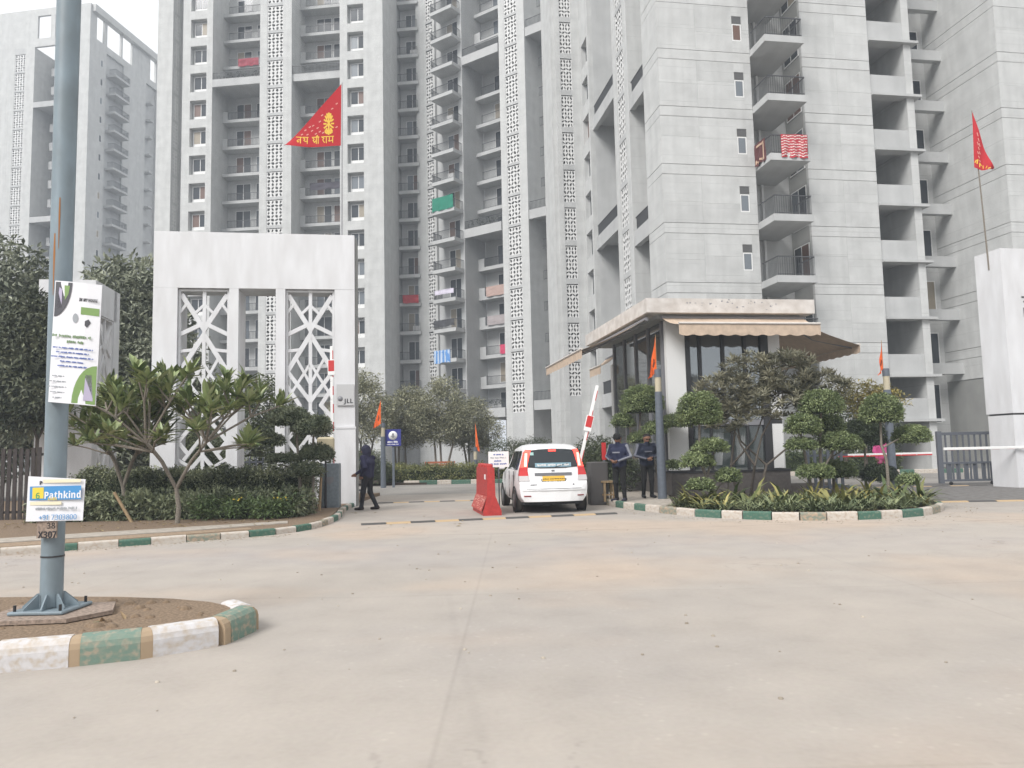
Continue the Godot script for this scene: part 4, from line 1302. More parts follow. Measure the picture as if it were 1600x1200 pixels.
func poster() -> void:
	var p := thing("poster", "tall white flex poster with green bands and photo corners wrapped on the lamp post", "poster", Vector3(-3.79, 1.97, -6.53))
	p.scale = Vector3.ONE * 0.925
	# sheet wraps the post: left flap turns back
	var g := G.new()
	var xs := [-0.235, -0.2, -0.1, 0.0, 0.1, 0.225]
	var zs := [-0.07, 0.03, 0.045, 0.04, 0.03, 0.0]
	var F := func(x: float, y: float) -> Vector3:
		var i := 0
		while i < xs.size() - 2 and x > xs[i + 1]: i += 1
		var t: float = clampf((x - xs[i]) / (xs[i + 1] - xs[i]), 0, 1)
		return Vector3(x + y * 0.028, y - x * 0.11, lerpf(zs[i], zs[i + 1], t))
	for i in xs.size() - 1:
		var top0 := 1.2 if i < 2 else 1.19 - 0.16 * 0.3
		g.quad(F.call(xs[i], 0.02), F.call(xs[i + 1], 0.02), F.call(xs[i + 1], 1.16), F.call(xs[i], 1.16))
		g.quad(F.call(xs[i + 1], 0.02) - Vector3(0, 0, 0.004), F.call(xs[i], 0.02) - Vector3(0, 0, 0.004), F.call(xs[i], 1.16) - Vector3(0, 0, 0.004), F.call(xs[i + 1], 1.16) - Vector3(0, 0, 0.004))
	piece(p, "sheet", g, M.flex_white)
	var patch := func(called: String, poly: Array, m: Material) -> void:
		var pv := PackedVector2Array(poly)
		var ix := Geometry2D.triangulate_polygon(pv)
		var q := G.new()
		for i in range(0, ix.size(), 3):
			var a := pv[ix[i]]; var b := pv[ix[i + 1]]; var c := pv[ix[i + 2]]
			if (b - a).cross(c - a) < 0:
				var sw := b; b = c; c = sw
			var o := Vector3(0, 0, 0.0045)
			q.tri(F.call(a.x, a.y) + o, F.call(b.x, b.y) + o, F.call(c.x, c.y) + o)
		piece(p, called, q, m)
	var arc := []
	for i in 9:
		var a := PI / 2 * i / 8.0
		arc.append(Vector2(-0.19 + 0.17 * cos(a) * 0.95, 1.15 - 0.33 * sin(a)))
	patch.call("photo_corner", [Vector2(-0.19, 1.15)] + arc, M.photo_dark)
	patch.call("photo_figure", [Vector2(-0.17, 0.9), Vector2(-0.12, 0.9), Vector2(-0.12, 1.08), Vector2(-0.15, 1.1)], M.photo_lilac)
	patch.call("photo_leaf", [Vector2(-0.09, 0.98), Vector2(-0.06, 1.04), Vector2(-0.05, 1.12), Vector2(-0.1, 1.12)], M.photo_green)
	var arc2 := []
	for i in 9:
		var a := PI / 2 * i / 8.0
		arc2.append(Vector2(0.22 - 0.2 * cos(a), 0.03 + 0.36 * sin(a)))
	patch.call("photo_corner", [Vector2(0.22, 0.03)] + arc2, M.photo_green)
	patch.call("photo_figure", [Vector2(0.12, 0.06), Vector2(0.2, 0.06), Vector2(0.18, 0.3), Vector2(0.13, 0.3)], M.photo_lilac)
	patch.call("green_band", [Vector2(0.06, 0.86), Vector2(0.215, 0.86), Vector2(0.215, 0.93), Vector2(0.06, 0.93)], M.photo_green)
	var logo := []
	for i in 12: logo.append(Vector2(0.015 + 0.025 * cos(TAU * i / 12), 0.82 + 0.045 * sin(TAU * i / 12)))
	patch.call("round_logo", logo, M.photo_grey)
	patch.call("dark_logo", [Vector2(0.1, 0.76), Vector2(0.12, 0.74), Vector2(0.15, 0.79), Vector2(0.13, 0.82), Vector2(0.1, 0.8)], M.photo_dark)
	var tx := func(x: float, y: float, s: String, h: float, m: Material, b: bool, sq: float) -> void:
		var o := words(p, s, h, F.call(x, y) + Vector3(0, 0, 0.005), m, 6.0, b, 0.002, sq, -6.0)
	tx.call(0.12, 1.0, "IN MY HOUSE", 0.03, M.ink, true, 0.62)
	var dl := func(x: float, y: float, w: float, h: float, m: Material, sd: int) -> void:
		dashes(p, "print_line", w, h, F.call(x, y) + Vector3(0, 0, 0.0045), m, 6.0, -6.0, sd)
	dl.call(0.0, 0.63, 0.36, 0.03, M.photo_green_ink, 3)
	dl.call(0.03, 0.58, 0.16, 0.028, M.photo_green_ink, 4)
	for k in 5: dl.call(0.01, 0.525 - k * 0.042, [0.36, 0.3, 0.38, 0.22, 0.26][k], 0.017, M.ink_blue, 10 + k)
	for k in 5: dl.call(-0.11, 0.26 - k * 0.05, [0.11, 0.16, 0.17, 0.13, 0.08][k], 0.015, M.photo_grey, 20 + k)
	# the smaller sign below
	var q := thing("sign_board", "square white laboratory sign with blue band tied low on the lamp post", "sign board", Vector3(-3.885, 1.0, -6.525), 2)
	q.scale = Vector3.ONE * 0.925
	var s := G.new()
	s.quad(Vector3(-0.265, 0.0, 0.02), Vector3(0.235, -0.005, 0.0), Vector3(0.25, 0.37, 0.0), Vector3(-0.255, 0.41, 0.02))
	s.quad(Vector3(0.235, -0.005, -0.004), Vector3(-0.265, 0, 0.016), Vector3(-0.255, 0.41, 0.016), Vector3(0.25, 0.37, -0.004))
	piece(q, "sheet", s, M.flex_white)
	var s2 := G.new()
	s2.quad(Vector3(-0.33, 0.02, -0.14), Vector3(-0.267, 0.0, 0.018), Vector3(-0.262, 0.2, 0.018), Vector3(-0.28, 0.2, -0.12))
	piece(q, "folded_flap", s2, M.wood)
	bd(q, "blue_band", -0.235, 0.225, 0.19, 0.315, -0.024, -0.0225, M.band_blue)
	bd(q, "yellow_square", -0.21, -0.11, 0.205, 0.305, -0.0265, -0.0245, M.band_yellow)
	bd(q, "cream_line", -0.12, 0.22, 0.345, 0.375, -0.022, -0.0205, M.cream)
	bd(q, "cream_line", -0.23, 0.05, 0.145, 0.175, -0.022, -0.0205, M.cream)
	words(q, "Pathkind", 0.062, Vector3(0.06, 0.232, 0.025), M.flex_white, 0, true, 0.002, 0.9)
	words(q, "LABS", 0.026, Vector3(-0.03, 0.2, 0.025), M.band_yellow, 0, true, 0.002)
	words(q, "6", 0.055, Vector3(-0.16, 0.23, 0.027), M.ink_green, 0, true, 0.002)
	words(q, "P", 0.035, Vector3(-0.14, 0.345, 0.022), M.ink, 0, true, 0.002)
	dashes(q, "print_line", 0.38, 0.024, Vector3(0.01, 0.1, 0.022), M.photo_grey, 0, 0, 31)
	words(q, "+91 7303800", 0.045, Vector3(0.02, 0.03, 0.022), M.band_blue, 0, false, 0.002, 0.95)
	var n := thing("number_plate", "small rough grey plate with scratched digits tied under the laboratory sign", "plate", Vector3(-3.96, 0.855, -6.535), 0)
	n.scale = Vector3.ONE * 0.925
	bd(n, "plate", -0.1, 0.08, 0.0, 0.17, -0.01, 0.01, M.footing)
	words(n, "X307", 0.06, Vector3(0.0, 0.03, 0.012), M.ink, 0, true, 0.003, 0.9)
	words(n, "38", 0.05, Vector3(0.03, 0.11, 0.012), M.ink, 0, false, 0.003)

func bollard(label: String, at: Vector3, h: float) -> Node3D:
	var p := thing("bollard_light", label, "bollard light", at, 0, "grey bollard lights with orange pennants")
	var g := G.new()
	g.tube([Vector3(0, 0, 0), Vector3(0, h - 0.62, 0)], [0.125, 0.10], 16)
	piece(p, "post", g, M.steel_grey)
	var l := G.new()
	l.tube([Vector3(0, h - 0.62, 0), Vector3(0, h - 0.22, 0)], [0.088, 0.088], 16)
	piece(p, "diffuser", l, M.diffuser)
	var c := G.new()
	c.tube([Vector3(0, h - 0.22, 0), Vector3(0, h - 0.02, 0), Vector3(0, h, 0)], [0.098, 0.098, 0.085], 16)
	piece(p, "cap", c, M.steel_grey)
	return p

func pennant(label: String, at: Vector3, h: float, w: float, turn: float, stick: float) -> void:
	var p := thing("pennant", label, "pennant", at, turn, "orange pennants on the bollard lights")
	var g := G.new()
	g.tube([Vector3(0, -stick, 0), Vector3(0, h + 0.03, 0)], [0.008, 0.008], 6)
	piece(p, "stick", g, M.wood)
	var f := flag_cloth(p, Vector3(0, h, 0), Vector3(0, 0.12, 0), Vector3(-w, -0.1, 0.04), 0.05, M.cloth_orange, 3.0)
	var s := G.new()
	strokes(s, [[Vector2(0.5, 0.25), Vector2(0.6, 0.4)], [Vector2(0.62, 0.2), Vector2(0.7, 0.35)], [Vector2(0.4, 0.3), Vector2(0.55, 0.3)]], f, 0.02)
	piece(p, "print", s, M.ink)

func barrier(label: String, at: Vector3, turn: float, ang: float, L: float, plate_at: float, cabinet: Material, cab := true) -> void:   # cabinet with a striped boom; ang is the boom's rise from level
	var p := thing("boom_barrier", label, "boom barrier", at, turn, "striped boom barriers at the entrance lanes")
	if cab:
		var g := G.new()
		g.bevel(Vector3(0, 0.6, 0), Vector3(0.36, 1.2, 0.4), 0.02)
		piece(p, "cabinet", g, cabinet)
		var h := G.new()
		h.tube([Vector3(0, 1.05, 0.2), Vector3(0, 1.05, 0.27)], [0.08, 0.08], 14)
		piece(p, "pivot", h, M.red_paint)
	var b := Node3D.new()
	b.name = "boom"
	b.position = Vector3(0, 1.05, 0.3)
	b.rotation.z = ang
	p.add_child(b)
	var n := int(L / 0.45)
	for i in n:
		var g := G.new()
		g.bevel(Vector3(L * (i + 0.5) / n, 0, 0), Vector3(L / n, 0.085, 0.05), 0.008)
		piece(b, "stripe", g, M.sign_white)
		var q := G.new()
		q.bevel(Vector3(L * (i + 0.5) / n, -0.035, 0.004), Vector3(L / n * (0.5 if plate_at >= 0.0 else 0.96), 0.02 if plate_at >= 0 else 0.045, 0.05), 0.004)
		piece(b, "red_stripe", q, M.red_paint)
	if plate_at > 0.0:
		var g := G.new()
		g.bevel(Vector3(plate_at, 0, 0.045), Vector3(0.42, 0.2, 0.02), 0.006)
		piece(b, "stop_plate", g, M.sign_white)
		var q := G.new()
		q.bevel(Vector3(plate_at + 0.05, 0.0, 0.058), Vector3(0.3, 0.16, 0.008), 0.004)
		piece(b, "red_field", q, M.red_paint)

func crash_barrier() -> void:
	var p := thing("road_barrier", "red plastic road barrier scuffed pale along its foot", "road barrier", Vector3(-0.72, 0, -19.1), -80)
	var prof := PackedVector2Array([Vector2(-0.2, 0), Vector2(0.24, 0), Vector2(0.24, 0.1), Vector2(0.1, 0.45), Vector2(0.085, 1.12), Vector2(-0.085, 1.12), Vector2(-0.1, 0.45), Vector2(-0.2, 0.1)])
	var g := G.new()
	g.prism(prof, -1.0, 1.0, Transform3D(Basis(Vector3.UP, PI / 2), Vector3.ZERO))
	piece(p, "shell", g, M.red_plastic)
	for x in [-0.72, -0.24, 0.24, 0.72]:
		var q := G.new()
		q.bevel(Vector3(x, 1.15, 0), Vector3(0.3, 0.12, 0.15), 0.03)
		piece(p, "top_lug", q, M.red_plastic)
	for x in [0.76, 0.68, 0.6]:
		var q := G.new()
		q.bevel(Vector3(x, 0.9, 0.1), Vector3(0.035, 0.12, 0.01), 0.002)
		piece(p, "white_mark", q, M.sign_white)
	var fs := G.new()
	fs.quad(Vector3(-0.99, 0.1, 0.242), Vector3(0.99, 0.1, 0.242), Vector3(0.99, 0.44, 0.106), Vector3(-0.99, 0.42, 0.114))
	piece(p, "faded_skirt", fs, M.red_faded)
	var s := G.new()
	for i in 60:
		var x := rnd(-0.9, 0.85)
		var y := rnd(0.12, 0.4)
		var zz := 0.245 - (y - 0.1) * 0.4
		var l := rnd(0.05, 0.2)
		var t := rnd(0.012, 0.03)
		s.quad(Vector3(x, y, zz), Vector3(x + l, y + 0.02, zz - 0.006), Vector3(x + l, y + 0.02 + t, zz - 0.006 - t * 0.4), Vector3(x, y + t, zz - t * 0.4))
	piece(p, "scuffs", s, M.pink_scuff, "stuff")
	var q := thing("notice_board", "small white notice with blue lines standing behind the red road barrier", "notice", Vector3(-0.37, 0, -18.75), 6)
	bd(q, "post", -0.015, 0.015, 0, 1.2, 0.012, 0.03, M.gate_steel)
	bd(q, "board", -0.25, 0.25, 1.12, 1.5, -0.01, 0.01, M.sign_white)
	for k in 4:
		dashes(q, "print_line", [0.26, 0.4, 0.22, 0.42][k], 0.045, Vector3(0, 1.40 - k * 0.075, 0.011), M.ink_blue if k != 1 else M.photo_grey, 0, 0, 40 + k)

func speed_strip(label: String, a: Vector2, b: Vector2, n: int, h := 0.03) -> void:
	var p := thing("speed_strip", label, "speed strip", Vector3(a.x, 0.0, -a.y), rad_to_deg(atan2(b.y - a.y, b.x - a.x)))
	var L := a.distance_to(b) / n
	for i in n:
		var g := G.new()
		g.prism(PackedVector2Array([Vector2(-0.13, 0.001), Vector2(0.13, 0.001), Vector2(0.06, h), Vector2(-0.06, h)]), L * i + 0.006, L * (i + 1) - 0.006, Transform3D(Basis(Vector3.UP, PI / 2), Vector3.ZERO))
		piece(p, "segment", g, M.strip_black if i % 2 == 0 else M.strip_yellow)

# ---------- people ----------
func sdf(g: G, bones: Array, cell: float, k: float) -> void:   # bones: [a, b, ra, rb, colour]; smooth union meshed with surface nets
	var lo := Vector3(1e9, 1e9, 1e9)
	var hi := -lo
	for b in bones:
		for q in [[b[0], b[2]], [b[1], b[3]]]:
			lo = lo.min(q[0] - Vector3.ONE * (q[1] + 0.05))
			hi = hi.max(q[0] + Vector3.ONE * (q[1] + 0.05))
	var nx := int((hi.x - lo.x) / cell) + 2
	var ny := int((hi.y - lo.y) / cell) + 2
	var nz := int((hi.z - lo.z) / cell) + 2
	var f := PackedFloat32Array()
	f.resize(nx * ny * nz)
	f.fill(1.0)
	for b in bones:
		var a: Vector3 = b[0]
		var ab: Vector3 = b[1] - a
		var l2 := maxf(ab.length_squared(), 1e-9)
		var ra: float = b[2]
		var dr: float = b[3] - ra
		var m: float = maxf(ra, b[3]) + k + cell * 2
		var p0: Vector3 = ((a.min(b[1]) - Vector3.ONE * m - lo) / cell).floor().max(Vector3.ZERO)
		var p1: Vector3 = ((a.max(b[1]) + Vector3.ONE * m - lo) / cell).ceil().min(Vector3(nx - 1, ny - 1, nz - 1))
		for z in range(int(p0.z), int(p1.z) + 1):
			for y in range(int(p0.y), int(p1.y) + 1):
				var i := (z * ny + y) * nx + int(p0.x)
				for x in range(int(p0.x), int(p1.x) + 1):
					var q := lo + Vector3(x, y, z) * cell - a
					var t := clampf(q.dot(ab) / l2, 0, 1)
					var d := (q - ab * t).length() - ra - dr * t
					var o := f[i]
					var h := maxf(k - absf(d - o), 0.0) / k
					f[i] = minf(d, o) - h * h * k * 0.25
					i += 1
	var idx := PackedInt32Array()
	idx.resize(nx * ny * nz)
	idx.fill(-1)
	var vs := PackedVector3Array()
	var cs := PackedColorArray()
	for z in nz - 1:
		for y in ny - 1:
			for x in nx - 1:
				var i := (z * ny + y) * nx + x
				var s := PackedFloat32Array([f[i], f[i + 1], f[i + nx], f[i + nx + 1], f[i + nx * ny], f[i + nx * ny + 1], f[i + nx * ny + nx], f[i + nx * ny + nx + 1]])
				var neg := 0
				for q in s:
					if q < 0: neg += 1
				if neg == 0 or neg == 8: continue
				var sum := Vector3.ZERO
				var n := 0
				for e in [[0, 1], [2, 3], [4, 5], [6, 7], [0, 2], [1, 3], [4, 6], [5, 7], [0, 4], [1, 5], [2, 6], [3, 7]]:
					if (s[e[0]] < 0) != (s[e[1]] < 0):
						var t: float = s[e[0]] / (s[e[0]] - s[e[1]])
						var A := Vector3(e[0] & 1, (e[0] >> 1) & 1, e[0] >> 2)
						var B := Vector3(e[1] & 1, (e[1] >> 1) & 1, e[1] >> 2)
						sum += A.lerp(B, t)
						n += 1
				idx[i] = vs.size()
				var P := lo + (Vector3(x, y, z) + sum / n) * cell
				vs.append(P)
				var best := 1e9
				var col := Color.WHITE
				for b in bones:
					var ab: Vector3 = b[1] - b[0]
					var t := clampf((P - b[0]).dot(ab) / maxf(ab.length_squared(), 1e-9), 0, 1)
					var d: float = (P - b[0] - ab * t).length() - lerpf(b[2], b[3], t)
					if d < best:
						best = d
						col = b[4]
				cs.append(col)
	var grad := func(P: Vector3) -> Vector3:
		var q := (P - lo) / cell
		var x := clampi(int(q.x), 1, nx - 3); var y := clampi(int(q.y), 1, ny - 3); var z := clampi(int(q.z), 1, nz - 3)
		var i := (z * ny + y) * nx + x
		return Vector3(f[i + 2] + f[i + 1] - f[i] - f[i - 1], f[i + 2 * nx] + f[i + nx] - f[i] - f[i - nx], f[i + 2 * nx * ny] + f[i + nx * ny] - f[i] - f[i - nx * ny]).normalized()
	var put := func(a: int, b: int, c: int, d: int) -> void:
		for q in [[a, b, c], [a, c, d]]:
			var fn := (vs[q[1]] - vs[q[0]]).cross(vs[q[2]] - vs[q[0]])
			var ns: Array[Vector3] = [grad.call(vs[q[0]]), grad.call(vs[q[1]]), grad.call(vs[q[2]])]
			if fn.dot(ns[0] + ns[1] + ns[2]) < 0: q = [q[0], q[2], q[1]]; ns = [ns[0], ns[2], ns[1]]
			var c0 := g.c.size()
			g.smooth(vs[q[0]], vs[q[1]], vs[q[2]], ns[0], ns[1], ns[2])
			g.c[c0] = cs[q[0]]; g.c[c0 + 1] = cs[q[2]]; g.c[c0 + 2] = cs[q[1]]
	for z in range(1, nz - 1):
		for y in range(1, ny - 1):
			for x in range(1, nx - 1):
				var i := (z * ny + y) * nx + x
				if (f[i] < 0) != (f[i + 1] < 0):
					put.call(idx[i], idx[i - nx], idx[i - nx - nx * ny], idx[i - nx * ny])
				if (f[i] < 0) != (f[i + nx] < 0):
					put.call(idx[i], idx[i - 1], idx[i - 1 - nx * ny], idx[i - nx * ny])
				if (f[i] < 0) != (f[i + nx * ny] < 0):
					put.call(idx[i], idx[i - 1], idx[i - 1 - nx], idx[i - nx])

func hand(g: G, wrist: Vector3, dir: Vector3, palm: Vector3, skin: Color, thumb_side: float) -> void:   # palm and five bent fingers
	dir = dir.normalized()
	palm = (palm - dir * palm.dot(dir)).normalized()
	var s := dir.cross(palm) * thumb_side
	var b := []
	for i in 4:
		var o := wrist + s * (0.027 - 0.018 * i)
		var kn := o + dir * (0.085 - 0.004 * absf(i - 1.3))
		b.append([wrist + s * (0.016 - 0.011 * i) + dir * 0.01, kn, 0.016, 0.012, skin])
		var l: float = [0.068, 0.077, 0.072, 0.056][i]
		var m := kn + (dir * 0.9 + palm * 0.35).normalized() * l * 0.5
		b.append([kn, m, 0.0105, 0.0095, skin])
		b.append([m, m + (dir * 0.5 + palm * 0.8).normalized() * l * 0.5, 0.0095, 0.008, skin])
	var th := wrist + s * 0.03 + dir * 0.025
	var t2 := th + (s * 0.7 + dir * 0.7 + palm * 0.3).normalized() * 0.042
	b.append([th, t2, 0.013, 0.0115, skin])
	b.append([t2, t2 + (dir * 0.8 + palm * 0.5).normalized() * 0.032, 0.011, 0.009, skin])
	sdf(g, b, 0.006, 0.012)

func head(g: G, c: Vector3, face: Vector3, skin: Color, hood: Color, kind: String) -> void:   # c is the skull's centre
	face = face.normalized()
	var s := Vector3.UP.cross(face).normalized()
	var up := face.cross(s)
	var dark := Color(0.01, 0.009, 0.008)
	var b := [[c + up * 0.02, c - up * 0.035 + face * 0.012, 0.092, 0.072, skin], [c - up * 0.06 + face * 0.03, c - up * 0.075 + face * 0.035, 0.05, 0.042, skin],
		[c + face * 0.088 + up * 0.005, c + face * 0.103 - up * 0.028, 0.009, 0.013, skin], [c - up * 0.13, c - up * 0.06, 0.055, 0.055, skin]]
	for k in [-1.0, 1.0]:
		b.append([c + s * k * 0.088 - face * 0.005 + up * 0.015, c + s * k * 0.086 - face * 0.005 - up * 0.03, 0.016, 0.012, skin])
		b.append([c + s * k * 0.03 + face * 0.086 + up * 0.01, c + s * k * 0.034 + face * 0.086 + up * 0.01, 0.008, 0.008, dark])
		b.append([c + s * k * 0.018 + face * 0.09 + up * 0.028, c + s * k * 0.045 + face * 0.082 + up * 0.028, 0.006, 0.005, dark])
	b.append([c + s * 0.02 + face * 0.085 - up * 0.052, c - s * 0.02 + face * 0.085 - up * 0.052, 0.007, 0.007, Color(0.17, 0.06, 0.05)])
	if kind == "hood":
		b.append([c + up * 0.035 - face * 0.02, c - up * 0.05 - face * 0.03, 0.112, 0.105, hood])
		b.append([c - up * 0.05 - face * 0.03, c - up * 0.14 - face * 0.02, 0.1, 0.1, hood])
	elif kind == "cap":
		b.append([c + up * 0.045 - face * 0.008, c + up * 0.06 - face * 0.012, 0.1, 0.088, hood])
		b.append([c + up * 0.0 - face * 0.03, c - up * 0.02 - face * 0.035, 0.092, 0.08, hood])
	else:
		b.append([c + up * 0.035 - face * 0.02, c - up * 0.01 - face * 0.03, 0.096, 0.085, hood])
	sdf(g, b, 0.008, 0.02)

func person(label: String, at: Vector3, turn: float, J: Dictionary, top: Color, low: Color, shoe: Color, skin: Color, cap: Color, kind: String, stripe: Color) -> void:
	# J: joints, in metres from the feet; the figure faces +z before turning
	var p := thing("person", label, "person", at, turn)
	p.scale = Vector3(1.12, 1.02, 1.12)
	var g := G.new()
	var b := []
	for k in ["l", "r"]:
		b.append([J["hip_" + k], J["knee_" + k], 0.088, 0.062, low])
		b.append([J["knee_" + k], J["ankle_" + k], 0.062, 0.048, low])
		b.append([J["ankle_" + k] + Vector3(0, -0.035, -0.03), J["ankle_" + k] + J["toe_" + k], 0.044, 0.036, shoe])
		b.append([J["sh_" + k], J["elb_" + k], 0.066, 0.053, top])
		b.append([J["elb_" + k], J["wr_" + k], 0.053, 0.038, top])
		if stripe.a > 0.5:
			var A: Vector3 = J["sh_" + k]; var B: Vector3 = J["elb_" + k]; var C: Vector3 = J["wr_" + k]
			var out := Vector3(0.036 if A.x > 0 else -0.036, 0, 0.02)
			b.append([A + out + Vector3(0, 0.01, 0.005), B + out * 0.9, 0.033, 0.026, stripe])
			b.append([B + out * 0.9, C + out * 0.55, 0.026, 0.022, stripe])
	b.append([J.hip_l.lerp(J.hip_r, 0.15), J.hip_l.lerp(J.hip_r, 0.85), 0.105, 0.105, low])
	var pel: Vector3 = (J.hip_l + J.hip_r) / 2
	var chest: Vector3 = (J.sh_l + J.sh_r) / 2 + Vector3(0, -0.10, 0)
	for k in [-1.0, 1.0]:
		b.append([pel + Vector3(0.055 * k, 0.03, 0), chest + Vector3(0.085 * k, -0.08, 0), 0.115, 0.125, top])
	b.append([chest + Vector3(-0.1, -0.03, 0.0), chest + Vector3(0.1, -0.03, 0.0), 0.125, 0.125, top])
	b.append([J.sh_l + Vector3(0, 0.005, 0), J.sh_r + Vector3(0, 0.005, 0), 0.065, 0.065, top])
	b.append([chest + Vector3(0, 0.06, 0), J.head - Vector3(0, 0.12, 0), 0.085, 0.056, top])
	sdf(g, b, 0.016, 0.035)
	if stripe.a > 0.5:
		g.col = stripe
		g.bevel(chest + Vector3(0, -0.06, 0.128), Vector3(0.2, 0.035, 0.012), 0.004)
		g.col = Color.WHITE
	head(g, J.head, J.face, skin, cap, kind)
	hand(g, J.wr_l, J.wr_l - J.elb_l + J.get("hd_l", Vector3.ZERO), J.get("palm_l", Vector3(-1, 0, 0)), skin, J.get("th_l", 1.0))
	hand(g, J.wr_r, J.wr_r - J.elb_r + J.get("hd_r", Vector3.ZERO), J.get("palm_r", Vector3(1, 0, 0)), skin, J.get("th_r", -1.0))
	var o := part(p, "figure", g.mesh(null, true), M.cloth)
	o.material_override = M.cloth

func people() -> void:
	var none := Color(0, 0, 0, 0)
	var skin := Color(0.23, 0.125, 0.08)
	var V := func(x: float, y: float, z: float) -> Vector3: return Vector3(x, y, z)
	# the walker by the gate, seen from behind, turning left, one arm out
	var J := {"hip_l": V.call(0.09, 0.88, 0), "hip_r": V.call(-0.09, 0.88, 0.0), "knee_l": V.call(0.1, 0.48, 0.07), "knee_r": V.call(-0.11, 0.47, 0.0), "ankle_l": V.call(0.12, 0.09, 0.11), "ankle_r": V.call(-0.13, 0.09, -0.17),
		"toe_l": V.call(0.01, -0.05, 0.15), "toe_r": V.call(-0.01, -0.05, 0.15), "sh_l": V.call(0.19, 1.38, 0.02), "sh_r": V.call(-0.19, 1.37, -0.02), "elb_l": V.call(0.27, 1.13, -0.09), "elb_r": V.call(-0.27, 1.12, 0.2),
		"wr_l": V.call(0.21, 0.92, 0.05), "wr_r": V.call(-0.25, 0.96, 0.46), "head": V.call(0.0, 1.58, 0.06), "face": V.call(0.1, -0.1, 1.0), "palm_l": V.call(-1, 0, 0), "palm_r": V.call(1, 0, 0)}
	person("person in navy hooded jacket and black trousers walking past the white gate leg", Vector3(-3.97, 0, -20.8), -110, J, Color(0.012, 0.015, 0.04), Color(0.012, 0.013, 0.016), Color(0.02, 0.014, 0.014), skin, Color(0.012, 0.014, 0.035), "hood", none)
	# guards with striped sleeves, looking down at their hands
	J = {"hip_l": V.call(0.09, 0.90, 0), "hip_r": V.call(-0.09, 0.90, 0), "knee_l": V.call(0.10, 0.49, 0.02), "knee_r": V.call(-0.10, 0.49, 0.02), "ankle_l": V.call(0.11, 0.09, -0.02), "ankle_r": V.call(-0.11, 0.09, -0.02),
		"toe_l": V.call(0.03, -0.05, 0.16), "toe_r": V.call(-0.03, -0.05, 0.16), "sh_l": V.call(0.19, 1.42, 0), "sh_r": V.call(-0.19, 1.42, 0), "elb_l": V.call(0.29, 1.16, 0.0), "elb_r": V.call(-0.28, 1.16, 0.02),
		"wr_l": V.call(0.10, 1.05, 0.22), "wr_r": V.call(-0.09, 1.07, 0.22), "head": V.call(0, 1.62, 0.05), "face": V.call(0, -0.5, 1.0), "palm_l": V.call(-0.3, 0.6, -0.6), "palm_r": V.call(0.3, 0.6, -0.6)}
	person("guard in navy jacket with white sleeve stripes and black knit cap by the stool", Vector3(2.78, 0.12, -20.2), -38, J, Color(0.013, 0.016, 0.045), Color(0.008, 0.008, 0.01), Color(0.03, 0.03, 0.045), skin, Color(0.01, 0.01, 0.011), "cap", Color(0.2, 0.21, 0.24))
	J = J.duplicate()
	J.elb_l = V.call(0.29, 1.17, -0.04)
	J.wr_l = V.call(0.07, 1.10, 0.2)
	person("guard in dark jacket standing half hidden behind the bollard light and shrub", Vector3(3.72, 0.12, -21.4), 12, J, Color(0.01, 0.012, 0.03), Color(0.008, 0.008, 0.011), Color(0.015, 0.015, 0.018), skin, Color(0.012, 0.01, 0.01), "hair", Color(0.12, 0.125, 0.15))
	# far figure in pink behind the exit boom
	J = J.duplicate()
	J.elb_l = V.call(0.25, 1.13, 0.03); J.wr_l = V.call(0.2, 0.9, 0.12); J.elb_r = V.call(-0.25, 1.13, 0.03); J.wr_r = V.call(-0.2, 0.9, 0.12)
	J.face = V.call(0.6, -0.1, 1.0)
	person("person in bright pink clothes and pale headscarf behind the exit boom", Vector3(13.5, 0.05, -28.0), -20, J, Color(0.6, 0.09, 0.26), Color(0.55, 0.12, 0.25), Color(0.05, 0.04, 0.04), skin, Color(0.5, 0.42, 0.62), "hood", none)

